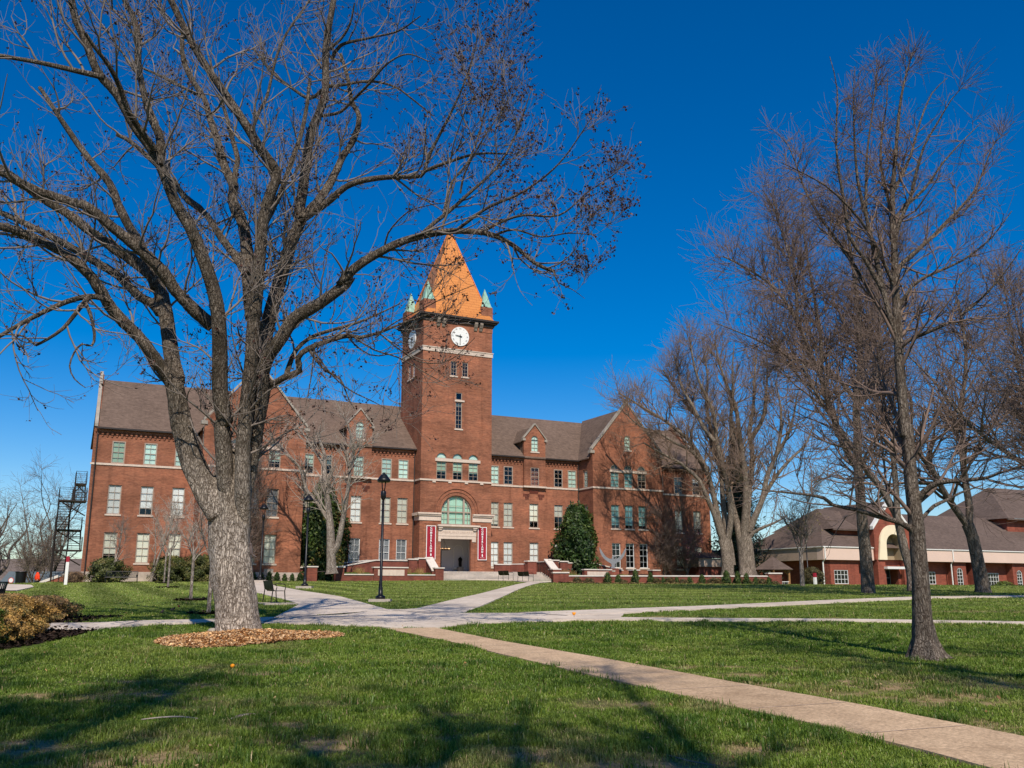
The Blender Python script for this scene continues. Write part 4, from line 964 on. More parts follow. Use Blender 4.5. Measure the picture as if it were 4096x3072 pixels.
# winged sculpture on its pedestal
eg = thing('winged_sculpture', 'grey steel bird with raised wings on a brick pedestal, in front of the right gable', 'sculpture', (10.2, 95.6, 3.16))
ew = MB(); half = [(0,.52),(.12,.62),(.42,.78),(.72,1.0),(1.0,1.32),(1.2,1.72),(1.33,2.45),(1.22,1.98),(1.36,2.1),(1.27,1.62),(1.3,1.5),(1.12,1.18),(.95,.92),(.7,.62),(.45,.42),(.22,.3),(.1,.12)]
half = [(0,.88),(.12,.86),(.41,.88),(.72,1.08),(.98,1.42),(1.14,1.70),(1.26,1.86),(1.35,2.04),(1.34,1.78),(1.27,1.47),(1.12,1.14),(.88,.84),(.60,.62),(.36,.48),(.18,.36)]
out = [(x, z) for x, z in half]+[(.14,.0),(.24,-.02),(.24,-.12)]+[(-.24,-.12),(-.24,-.02),(-.14,.0)]+[(-x, z) for x, z in half[::-1][:-1]]
ew.prism([(p[0], p[1]+.56) for p in out], -.03, .03)
hd = [(-.12,1.30),(.12,1.30),(.12,1.55),(.05,1.72),(-.08,1.80),(-.2,1.76),(-.30,1.60),(-.20,1.62),(-.10,1.58),(-.04,1.46)]
ew.prism([(p[0]*-1, p[1]) for p in hd][::-1], -.045, .045)
ew.build('wings', M['steel'], eg)
pm = MB(); pm.box(-.55,.55,-.4,.4,-1.2,.42); pm.box(-.48,.48,-.34,.34,.42,.46); pm.build('pedestal', M['brick_dark'], eg)
pm = MB(); pm.box(-.16,.16,-.43,-.402,.12,.28); pm.build('plaque', M['stone_grey'], eg)

# lamp posts
def make_lamp(label, loc, h=5.06):
    t_ = thing('lamp_post', label, 'lamp post', loc, 0, 'black lamp posts with bell shades')
    m = MB(); m.box(-.42,.42,-.3,.3,-.25,.10); m.build('footing', M['concrete_base'], t_)
    m = MB(); m.lathe([(.19,.10),(.19,.19),(.15,.23),(.09,.25),(.085,.5),(.075,.55),(.058,.62),(.05,h-1.1)], 16); m.box(-.07,-.055,-.05,.05,.42,.78); m.build('pole', M['black'], t_, True)
    m = MB(); m.lathe([(.06,h-1.1),(.075,h-1.08),(.105,h-.98),(.11,h-.8),(.08,h-.74),(.0,h-.73)], 16); m.build('collar', M['black'], t_, True)
    for s in (-1, 1):
        m = MB(); m.tube([(.03*s,0,h-.76),(.055*s,0,h-.6),(.075*s,0,h-.36)], .022, 8); m.build('arm', M['black'], t_, True)
    m = MB(); m.lathe([(.23,h-.40),(.262,h-.37),(.262,h-.29),(.23,h-.255),(.19,h-.20),(.13,h-.115),(.10,h-.085),(.05,h-.075),(.03,h-.06),(.055,h-.035),(.05,h-.015),(.0,h)], 24); m.build('lamp_shade', M['black'], t_, True)
    return t_
lp = make_lamp('tall black lamp post on the grass point between the two concrete walks', (-5.14, 37.3, gf(-5.14,37.3)))
dup(lp, (-12.1, 55.6, gf(-12.1,55.6)+.02), label='black lamp post right of the small bare tree fork, beside the left evergreen', scale=1.08)
bpy.context.view_layer.update()
dup(lp, (-19.6, 74.0, 2.16), label='farthest black lamp post, in front of the left gable windows', scale=1.2)
dup(lp, (28.05, 90.0, 1.82), label='black lamp post beside the slim budding tree near the gazebo', scale=1.02)
for o_ in [o for o in COL.objects if o.name.startswith('lamp_post')][1:2]: o_['label'] = 'middle black lamp post of the left walk, in front of the left evergreen'

# benches
def make_bench(label, loc, rz, group):
    t_ = thing('park_bench', label, 'bench', loc, rz, group); L2 = .85
    m = MB()
    prof = [(-.27,.80),(-.235,.62),(-.20,.50),(-.12,.435),(0,.425),(.14,.44),(.24,.425)]
    for a, b in zip(prof, prof[1:]): m.prism([a, b, (b[0]+.012, b[1]-.012), (a[0]+.012, a[1]-.012)], -L2, L2, 'x') if False else m.add([(x, y, z) for x in (-L2, L2) for (y, z) in (a, b)], [(0,1,3,2)])
    bk = MB(); st = MB()
    for k, (a, b) in enumerate(zip(prof, prof[1:])):
        tgt = bk if k < 2 else st
        for i in range(2):
            x0, x1 = (-L2, -.01) if i == 0 else (.01, L2)
            tgt.add([(x0,a[0],a[1]),(x1,a[0],a[1]),(x1,b[0],b[1]),(x0,b[0],b[1]),(x0,a[0]+.012,a[1]-.012),(x1,a[0]+.012,a[1]-.012),(x1,b[0]+.012,b[1]-.012),(x0,b[0]+.012,b[1]-.012)],
                    [(0,1,2,3),(7,6,5,4),(0,4,5,1),(1,5,6,2),(2,6,7,3),(3,7,4,0)])
    bk.build('backrest', M['bench'], t_); st.build('seat', M['bench'], t_)
    for s in (-1, 1):
        x = s*(L2+.02)
        for pts in ([(x,-.27,.81),(x,-.20,.5),(x,-.26,.0)], [(x,.22,.43),(x,.26,.0)]):
            g_ = MB(); g_.tube(pts, .02, 6); g_.build('leg', M['bench'], t_)
        g_ = MB(); g_.tube([(x,-.235,.66),(x,-.05,.68),(x,.16,.67),(x,.245,.63),(x,.25,.54),(x,.22,.43)], .018, 6); g_.build('armrest', M['bench'], t_)
    return t_
M['bench'] = simple('dark_bronze_bench', (.022,.019,.014), .5, .3, .2, 8)
brz = atan2(.91, -.41)-pi    # long axis (-.41,.91), facing right
b0 = make_bench('dark bench on a slab beside the left walk, just right of the big trunk', (-8.95, 35.9, gf(-8.95,35.9)+.03), brz, 'dark metal benches')
m = MB(); m.box(-1.15,1.35,-.55,.6,-.1,.012); sl = m.build('bench_slab', M['concrete_base']); sl.location = (-8.95,35.9,gf(-8.95,35.9)+.01); sl.rotation_euler = (0,0,brz); struct(sl)
dup(b0, (-.55, 83.1, 2.36), brz+.12, 'dark bench in front of the steps, the left one of the pair')
dup(b0, (1.15, 81.1, 2.26), brz+.12, 'dark bench in front of the steps, the right one of the pair')
t_ = thing('slatted_bench', 'long black slatted bench in front of the round shrub by the hall', 'bench', (-29.75, 72.4, gf(-29.75,72.4)), .25)
m = MB()
for i in range(26):
    x = -1.1+2.2*i/25; m.tube([(x,-.28,.42),(x,.16,.44),(x,.22,.5),(x,.32,.86)], .016, 4)
for y, z in ((-.28,.42),(.32,.87),(.16,.44)): m.tube([(-1.14,y,z),(1.14,y,z)], .025, 6)
m.build('seat', M['black'], t_)
for x in (-1.12, 1.12):
    m = MB(); m.tube([(x,-.28,0),(x,-.28,.6),(x,.24,.62)], .025, 6); m.tube([(x,.24,0),(x,.32,.87)], .025, 6); m.build('leg', M['black'], t_)

# litter bins
def bin_(label, loc, r=.30, h=.86):
    t_ = thing('litter_bin', label, 'litter bin', loc); m = MB()
    for i in range(30):
        a = 2*pi*i/30; m.tube([(r*.78*cos(a),r*.78*sin(a),.06),(r*.85*cos(a),r*.85*sin(a),h*.7),(r*.93*cos(a),r*.93*sin(a),h*.88),(r*1.04*cos(a),r*1.04*sin(a),h)], .014, 4)
    m.build('basket', M['black'], t_)
    m = MB(); m.lathe([(r*.74,.05),(r*.8,h*.74),(r*.7,h*.74),(r*.66,.08)], 20); m.build('liner', M['black'], t_, True)
    m = MB(); m.tube([(r*1.05*cos(2*pi*i/24), r*1.05*sin(2*pi*i/24), h) for i in range(25)], .022, 6, False); m.tube([(r*.8*cos(2*pi*i/24), r*.8*sin(2*pi*i/24), .06) for i in range(25)], .02, 6, False); m.build('rim', M['black'], t_, True)
    return t_
bin_('black slatted litter bin cut by the left edge, behind the hedge', (-18.0, 33.2, gf(-18,33.2)-.02), .37, .86)
t_ = thing('waste_container', 'tall black waste container beside the person in orange', 'waste bin', (-40.3, 78.0, 1.55))
m = MB(); m.lathe([(.33,0),(.37,.2),(.42,1.35),(.42,1.4)], 24); m.build('body', M['black'], t_, True); m = MB(); m.lathe([(.43,1.36),(.45,1.40),(.45,1.46),(.36,1.47)], 24); m.build('rim', M['black'], t_, True)

# person in orange
pz = 1.33
M['orange'] = simple('orange_hoodie', (.85,.055,.012), .8, 0, .08, 6); M['jeans'] = simple('dark_trousers', (.015,.018,.022), .9); M['skin'] = simple('skin', (.42,.25,.18), .6)
pv = [(0,0,.93),(0,0,1.15),(0,0,1.38),(0,0,1.5),(0,-.02,1.64),(-.19,0,1.36),(-.26,.02,1.08),(-.16,-.16,.98),(-.12,-.22,.98),(.19,0,1.36),(.26,.02,1.08),(.18,-.16,.98),(.13,-.22,.98),(-.1,0,.86),(-.11,.02,.48),(-.11,.04,.08),(-.11,-.12,.04),(.1,0,.86),(.12,-.06,.48),(.13,.0,.08),(.13,-.15,.04)]
pe = [(0,1),(1,2),(2,3),(3,4),(2,5),(5,6),(6,7),(7,8),(2,9),(9,10),(10,11),(11,12),(0,13),(13,14),(14,15),(15,16),(0,17),(17,18),(18,19),(19,20)]
pr = [.13,.12,.12,.05,.095,.06,.045,.035,.03,.06,.045,.035,.03,.085,.06,.045,.035,.085,.06,.045,.035]
pp = skin_fig('person', pv, pe, pr, M['skin'], None, 1, (-38.95, 78.0, pz), (0,0,2.6)); tag(pp, 'person in a bright orange hooded top and dark trousers by the black container', 'person')
k = [0,1,2,3,4,5,6,7,9,10,11]; ix = {j:i for i, j in enumerate(k)}
hz = [list(pv[j]) for j in k]; skin_fig('hoodie', hz, [(ix[a],ix[b]) for a, b in pe if a in ix and b in ix], [.17,.175,.165,.10,.125,.085,.075,.06,.085,.075,.06], M['orange'], pp, 1)
k = [0,13,14,15,17,18,19]; ix = {j:i for i, j in enumerate(k)}
skin_fig('trousers', [pv[j] for j in k], [(ix[a],ix[b]) for a, b in pe if a in ix and b in ix], [.15,.105,.085,.075,.105,.085,.075], M['jeans'], pp, 1)

# signs
t_ = thing('traffic_paddle', 'small round white sign with a red rim left of the black container', 'sign', (-39.5, 75.0, gf(-39.5,75))); m = MB()
zc = 2.28-gf(-39.5,75)
M['red'] = simple('red_paint', (.55,.02,.02), .5)
m.prism([(.21*cos(2*pi*i/24), zc+.21*sin(2*pi*i/24)) for i in range(24)], 0, .02); m.box(-.19,.19,-.002,.018,zc-.32,zc-.2); m.build('rim', M['red'], t_)
m = MB(); m.prism([(.17*cos(2*pi*i/24), zc+.17*sin(2*pi*i/24)) for i in range(24)], -.006, -.002); m.build('face', M['white'], t_)
m = MB(); m.tube([(0,.02,0),(0,.02,zc)], .02, 6); m.build('post', M['steel'], t_)
t_ = thing('pylon_sign', 'slim white pylon sign with maroon top on the left lawn', 'sign', (-30.95, 66, gf(-30.95,66)), .3)
m = MB(); m.box(-.1,.1,-.045,.045,-.1,1.55); m.build('pillar', M['white'], t_); m = MB(); m.box(-.11,.11,-.05,.05,1.55,1.93); m.build('header', M['maroon'], t_)
t_ = thing('pylon_sign', 'short grey pylon sign with maroon head beside the round pruned shrub', 'sign', (23.9, 75, gf(23.9,75)), .75)
m = MB(); m.box(-.15,.15,-.07,.07,-.2,.62); m.build('pillar', M['white'], t_); m = MB(); m.box(-.155,.155,-.075,.075,.62,.95); m.build('header', M['maroon'], t_)

# fire escape on the hall's left end wall
th = lthing('fire_escape', 'rusty dark iron fire escape on the left end wall of the hall', 'fire escape', 2, 4, 2)
pl, rl, ps, br, tr = MB(), MB(), MB(), MB(), MB()
def platform(x0, x1, y0, y1, z):
    rl = MB()
    pl.box(x0, x1, y0, y1, z-.12, z)
    for k in range(int((y1-y0)/.18)): pass
    pts = [(x1,y0),(x0,y0),(x0,y1),(x1,y1)]
    for a, b in zip(pts, pts[1:]):
        for dz in (1.05, .7, .35): rl.tube([(*a,z+dz),(*b,z+dz)], .018 if dz > 1 else .009, 5)
        n = max(1, int(math.dist(a, b)/.9))
        for i in range(n+1): q = (a[0]+(b[0]-a[0])*i/n, a[1]+(b[1]-a[1])*i/n); rl.tube([(*q,z-.1),(*q,z+1.08)], .026, 5)
    lb(rl, 'railing', M['iron'], th)
def flight(x0, x1, ya, za, yb, zb):
    n = int(abs(za-zb)/.2)
    for i in range(1, n):
        t = i/n; y = ya+(yb-ya)*t; z = za+(zb-za)*t; tr.box(x0+.03, x1-.03, y-.12, y+.12, z-.03, z)
    for x in (x0, x1):
        br.tube([(x,ya,za-.05),(x,yb,zb-.05)], .05, 4); br.tube([(x,ya,za+.95),(x,yb,zb+.95)], .025, 5)
platform(1.05, 3.18, 1.6, 3.2, 9.0); platform(1.05, 3.18, 5.6, 7.2, 6.75); platform(1.05, 3.18, 1.6, 3.2, 4.85); platform(2.3, 3.18, 4.6, 6.6, 10.75)
flight(1.1, 2.1, 3.2, 9.0, 5.6, 6.75); flight(2.15, 3.1, 5.6, 6.75, 3.2, 4.85); flight(1.1, 2.1, 3.2, 4.85, 6.2, 2.1); flight(2.3, 3.1, 4.6, 10.75, 3.2, 9.0)
for x, y, z in ((1.08,1.65,9.0),(1.08,3.15,9.0),(1.08,5.65,6.75),(1.08,7.15,6.75),(2.33,6.55,10.75)): ps.tube([(x,y,1.6 if x < 2 else 9.0),(x,y,z)], .05, 4)
for y, z in ((1.65,9.0),(5.65,6.75),(1.65,4.85),(4.65,10.75)): br.tube([(1.15 if z < 10 else 2.35,y,z-.12),(3.18,y,z-1.3 if z < 10 else z-.9)], .05, 4); br.tube([(2.1,y,z-1.0),(2.9,y,z-.12)], .04, 4)
for mm, nm in ((pl,'platform'),(ps,'post'),(br,'stringer'),(tr,'tread')): lb(mm, nm, M['iron'], th)

# brick ramp wall behind the person, and a dark shed roof beyond
t_ = thing('ramp_wall', 'sloping orange brick wall with pale cap behind the person in orange', 'brick wall', (-38.4, 81, 1.2))
m = MB(); m.prism([(-2.2,0),(.2,0),(.2,1.55),(-2.2,.62)], 0, .3); m.build('brickwork', M['brick_new'], t_); m = MB(); m.prism([(-2.3,.62),(.25,1.55),(.25,1.78),(-2.3,.85)], -.06, .36); m.build('stone_cap', M['cap'], t_)
t_ = thing('shed', 'low shed with slate blue sloping roof beyond the black container', 'shed', (-47, 92, .6))
M['slate_roof'] = simple('slate_blue_roof', (.10,.125,.14), .7)
m = MB(); m.box(-2.4,2.6,.4,4,-.5,1.3); m.build('wall', M['found'], t_); m = MB(); m.prism([(-.2,1.1),(2.2,2.7),(4.6,1.1)], -2.9, 3.1, 'x'); m.build('roof', M['slate_roof'], t_)

# gazebo
t_ = thing('gazebo', 'six sided timber gazebo with brown shingle roof', 'gazebo', (26.4, 96, 1.55), .3)
m = MB(); m.lathe([(2.15,1.9),(2.2,1.96),(.12,3.22),(.0,3.3)], 6); m.build('roof', M['shingle_r'], t_)
for i in range(6):
    a = 2*pi*i/6; x, y = 1.75*cos(a), 1.75*sin(a); m = MB(); m.bar((x,y,-.4),(x,y,1.9), .14); m.bar((x*.98,y*.98,1.45),(x*.72,y*.72,1.88), .1); m.build('post', M['wood'], t_)
for i in range(5):
    a, b = 2*pi*i/6, 2*pi*(i+1)/6; m = MB(); p, q = np.array((1.75*cos(a),1.75*sin(a))), np.array((1.75*cos(b),1.75*sin(b)))
    for z in (.2, .75): m.bar((*p,z),(*q,z), .05)
    for k in range(1, 8): w_ = p+(q-p)*k/8; m.bar((*w_,.2),(*w_,.75), .03)
    m.build('railing', M['white'], t_)
# ------------------------------------------------------------------ the long building on the right
BTH = rad(27.0); BX, BY = 32.88, 100.0
bl = thing('long_brick_building', 'long low red brick building with brown roof and cream arched portal', 'building', (BX, BY, 0), BTH)
w_ = MB(); fo = MB()
Bz0, Bzb, Bzf, Bze = -.5, 2.05, 4.62, 5.92
wn = []
def bwin(x0, x1, z0, z1, y, rows, cols, arch=False): wn.append((x0, x1, z0, z1, y, rows, cols, arch)); return (x0, x1, z0, z1, arch)
wall(w_, 0, 5.05, Bz0, Bze, 0, [bwin(1.42,3.45,2.12,3.58,0,3,4)], .12)
wall(w_, 5.05, 7.2, Bz0, Bze, .9)
wall(w_, 12.3, 20.1, Bz0, Bze, .9, [bwin(15.6,18.1,2.12,3.52,.9,3,5)], .12)
wall(w_, 20.1, 22.2, Bz0, Bze, 0, [bwin(20.62,21.6,1.55,3.98,0,5,2,True)], .12)
wall(w_, 22.2, 23.5, Bz0, Bze, .9); wall(w_, 23.5, 25.2, Bz0, Bze, 0, [bwin(23.85,24.8,1.55,3.98,0,5,2,True)], .12)
wall(w_, 25.2, 30.5, Bz0, Bze, .9, [bwin(25.8,29.1,2.0,3.46,.9,3,7)], .12)
wall(w_, 30.5, 33.4, Bz0, Bze, 0, [bwin(31.2,32.15,1.55,3.8,0,5,2,True)], .12); wall(w_, 33.4, 46, Bz0, Bze, .9)
for x in (5.05,20.1,22.2,23.5,25.2,30.5,33.4): w_.poly([(x,0,Bz0),(x,.9,Bz0),(x,.9,Bze),(x,0,Bze)])
SL = lambda p: (p[1]+.9, p[0], p[2]); wall(w_, 0, 12, Bz0, Bze, 0, [(1.2,2.2,1.9,3.4)], .12, SL); w_.poly([(0,0,Bz0),(.9,0,Bz0),(.9,0,Bze),(0,0,Bze)])
w_.poly([(.9,12,Bz0),(46,12,Bz0),(46,12,Bze),(.9,12,Bze)]); w_.poly([(46,0,Bz0),(46,12,Bz0),(46,12,Bze),(46,0,Bze)])
w_.build('wall', M['brick_new'], bl)
dk = MB(); dk.poly([(1.2,2.0,-.4),(45,2.0,-.4),(45,2.0,5.8),(1.2,2.0,5.8)]); dk.build('blackout_liner', M['dark'], bl)  # added black plane that stops light behind the window openings
for a in wn: window(*a[:5], ('slate',0), 'frame_white', a[5], a[6], .1, a[7], False, fw=.07, parent=bl, rail=False, bar=.05)
window(1.2,2.2,1.9,3.4,0,('slate',0),'frame_white',3,2,.1,False,False,tf=SL,parent=bl,rail=False,bar=.05)
for a, b, y in ((-.06,5.1,-.06),(5.1,7.2,.84),(12.3,20.05,.84),(20.05,22.25,-.06),(22.25,23.45,.84),(23.45,25.25,-.06),(25.25,30.45,.84),(30.45,33.45,-.06),(33.45,46,.84)):
    for s, e in ([(a, b)] if (a, b) not in ((20.05,22.25),(23.45,25.25),(30.45,33.45)) else [(a, {20.05:20.6,23.45:23.83,30.45:31.18}[a]), ({20.05:21.62,23.45:24.82,30.45:32.17}[a], b)]): fo.box(s, e, y, y+.1, -.6, 2.02)
fo.box(.84,.94,-.0,12,-.6,2.02); fo.build('foundation', M['stone'], bl)
fa = MB()
for a, b in ((-.35,7.0),(12.5,46.2)): fa.box(a, b, -.42, .5, Bzf, Bze)
fa.build('fascia', M['pink'], bl)
fs_ = MB(); fs_.box(-.35,.5,.5,12.3,Bzf,Bze); M['shaded_tan_fascia'] = simple('shaded_tan_fascia', (.42,.31,.24), .8); fs_.build('fascia', M['shaded_tan_fascia'], bl)  # darker copy of the pink fascia, side shade put into the colour
gt = MB()
for a, b in ((-.45,7.0),(12.5,46.3)): gt.box(a, b, -.54, -.3, Bze, Bze+.1)
gt.box(-.5,-.36,-.3,12.3,Bze,Bze+.1); gt.build('gutter', M['white'], bl)
for x in (-.2, 19.6): dm = MB(); dm.tube([(x,-.5,Bze),(x,-.5,4.75),(x,-.12,4.4),(x,-.12,1.0)], .075, 6); dm.build('downspout', M['white'], bl)
rf = MB(); zr, yr = 10.5, 6.0; z0 = Bze+.08
rf.poly([(-.5,-.5,z0),(46.3,-.5,z0),(46.3,yr,zr),(6.0,yr,zr)]); rf.poly([(-.5,-.5,z0),(6.0,yr,zr),(-.5,12.5,z0)]); rf.poly([(46.3,12.5,z0),(-.5,12.5,z0),(6.0,yr,zr),(46.3,yr,zr)])
rf.build('roof', M['shingle_r'], bl)
# raised cross block and gabled portal
cb = MB(); cb.box(3.6,13.4,1.6,10,5.2,8.0); cb.build('upper_wall', M['brick_new'], bl)
cr_ = MB(); cr_.poly([(2.7,.9,8.02),(6.8,.9,8.02),(6.8,5.6,10.6),(5.2,5.6,10.6)]); cr_.poly([(2.7,.9,8.02),(5.2,5.6,10.6),(2.7,10.6,8.02)]); cr_.poly([(12.5,.9,8.02),(14.3,.9,8.02),(12.9,5.6,10.4),(12.5,5.6,10.4)]); cr_.poly([(14.3,.9,8.02),(14.3,10.6,8.02),(12.9,5.6,10.4)])
cr_.box(2.7,6.8,.88,1.0,7.86,8.0); cr_.poly([(2.72,.95,7.85),(6.8,.95,7.85),(6.8,1.6,7.85),(2.72,1.6,7.85)])
pcx = 9.75; PYB = -.7
cr_.poly([(6.6,PYB+.2,8.1),(pcx,PYB+.2,11.15),(pcx,9,11.15),(6.6,9,8.1)]); cr_.poly([(12.9,PYB+.2,8.1),(12.9,9,8.1),(pcx,9,11.15),(pcx,PYB+.2,11.15)])
cr_.build('upper_roof', M['shingle_r'], bl)
pm = MB()
for a, b in ((7.2,8.35),(11.15,12.3)): pm.box(a, b, PYB, .95, -.6, 4.68)
pm.box(8.35,8.75,PYB+.5,.95,-.6,4.68); pm.box(10.75,11.15,PYB+.5,.95,-.6,4.68); pm.box(8.75,10.75,PYB+.55,.95,3.75,4.68)
def archring(mb, co, ci, y0, y1):
    n = len(co)
    for i in range(n-1): mb.prism([co[i], co[i+1], ci[i+1], ci[i]], y0, y1)
def archline(hw0, hw1, zs_, zt, n=22):
    pts = [(pcx-hw0, 4.7), (pcx-hw1, zs_)]
    pts += [(pcx-hw1*cos(pi*i/n), zs_+(zt-zs_)*sin(pi*i/n)) for i in range(1, n)]
    return pts+[(pcx+hw1, zs_), (pcx+hw0, 4.7)]
am = MB(); archring(am, archline(2.45,2.12,6.45,8.5), archline(1.22,1.18,6.35,7.5), PYB-.2, PYB+.0); am.build('cream_arch', M['cream'], bl)
nm = MB(); il = archline(1.22,1.18,6.35,7.5); h = len(il)//2; YB = PYB+1.0
for half in ([(7.0,4.7)]+il[:h+1]+[(pcx,10.95),(7.0,8.05)], [(12.5,4.7)]+il[h:][::-1]+[(pcx,10.95),(12.5,8.05)]): pm.poly([(p[0],PYB+.02,p[1]) for p in half])
for x in (7.0, 12.5): pm.poly([(x,PYB+.02,4.7),(x,1.0,4.7),(x,1.0,8.05),(x,PYB+.02,8.05)])
pm.poly([(7.0,PYB+.02,4.7),(12.5,PYB+.02,4.7),(12.5,1,4.7),(7,1,4.7)])
pm.build('portal_wall', M['brick_new'], bl)
nm.poly([(p[0],YB,p[1]) for p in il])
for p, q in zip(il, il[1:]): nm.poly([(p[0],PYB,p[1]),(q[0],PYB,q[1]),(q[0],YB,q[1]),(p[0],YB,p[1])])
nm.poly([(il[0][0],PYB,4.71),(il[-1][0],PYB,4.71),(il[-1][0],YB,4.71),(il[0][0],YB,4.71)]); nm.build('arch_recess', M['tan_stucco'], bl)
cp = MB()
for s in (-1, 1): cp.prism([(pcx+s*2.95,7.95),(pcx,11.02),(pcx,11.42),(pcx+s*2.95,8.3)], PYB-.12+.003*s, PYB+.35+.003*s)
cp.build('gable_coping', M['white'], bl)
dr = MB(); dr.box(9.0,10.5,.7,.8,1.2,3.7); dr.build('entrance_door', M['glass_dark'] if 'glass_dark' in M else M['dark'], bl)
fr_ = MB()
for x in (9.05,9.75,10.45): fr_.box(x-.035,x+.035,.64,.69,1.2,3.7)
for z in (1.9,2.8,3.67): fr_.box(9.05,10.45,.65,.68,z-.03,z+.03)
fr_.build('door_frame', M['steel'], bl)
cy_ = MB(); cy_.box(8.1,10.9,PYB-.5,PYB+.4,3.72,3.98); cy_.build('canopy', M['white'], bl)
# taller block at the right end
tb = MB(); tb.box(35.2,52,3.4,15,5.5,10.32); tb.build('tall_wall', M['brick_new'], bl)
tr_ = MB(); tr_.poly([(34.5,2.6,10.3),(53,2.6,10.3),(48.5,9,15),(40,9,15)]); tr_.poly([(34.5,2.6,10.3),(40,9,15),(34.5,15.6,10.3)]); tr_.poly([(34.5,15.6,10.3),(40,9,15),(48.5,9,15),(53,15.6,10.3)]); tr_.box(34.52,52.9,2.62,2.8,10.1,10.29); tr_.build('tall_roof', M['shingle_r'], bl)
# lower wing behind the gazebo
lwg = MB(); lwg.box(-9,.8,9.5,16,-.5,4.0); lwg.build('wing_wall', M['brick_new'], bl)
lwf = MB(); lwf.box(-9.2,.7,9.2,16.2,4.0,4.9); lwf.build('wing_fascia', M['shaded_tan_fascia'], bl)
lwr = MB(); lwr.poly([(-9.4,9.0,4.92),(.7,9.0,4.92),(.7,13,6.0),(-9.4,13,6.0)]); lwr.build('wing_roof', M['shingle_r'], bl)
def bw(x, y=0, z=0): return (BX+x*cos(BTH)-y*sin(BTH), BY+x*sin(BTH)+y*cos(BTH), z)
# low brick planters in front, and a banner lamp
for x0, x1, y, zt, lab in ((9.2,14.9,-5,1.45,'low brick planter left of the near tree, before the arched portal'),(15.0,18.4,-4.5,1.6,'low brick planter under the wide window right of the near tree'),(22.4,28.3,-5.0,1.42,'long low brick planter behind the forked tree'),(28.5,31.4,-5.6,1.48,'short sunlit brick planter at the far right')):
    t_ = thing('brick_planter', lab, 'planter', bw((x0+x1)/2, y, .6), BTH, 'low brick planters before the long building'); h = (x1-x0)/2
    m = MB(); m.box(-h, h, -.25, .25, -.6, zt-.7); m.build('brickwork', M['brick_new'], t_); m = MB(); m.box(-h-.04, h+.04, -.3, .3, zt-.7, zt-.6); m.build('stone_cap', M['cap'], t_)
t_ = thing('display_panel', 'small pale grey panel standing by the planter before the portal', 'panel', bw(8.9,-5.2,.9), BTH); m = MB(); m.box(-.5,.5,-.05,.05,-.4,.55); m.build('panel', M['steel'], t_)
t_ = thing('banner_lamp_post', 'slim lamp post with white and maroon banners at the far right', 'lamp post', bw(28.6,-3.5,.7), BTH)
m = MB(); m.lathe([(.1,-.4),(.06,0),(.045,3.1)], 10); m.build('pole', M['black'], t_, True); m = MB(); m.lathe([(.05,3.1),(.2,3.16),(.18,3.32),(.06,3.5),(0,3.55)], 14); m.build('lamp_shade', M['black'], t_, True)
m = MB(); m.box(-.52,-.08,-.01,.01,1.55,2.6); m.build('white_banner', M['white'], t_); m = MB(); m.box(.1,.5,-.01,.01,1.6,2.4); m.build('maroon_banner', M['maroon'], t_)
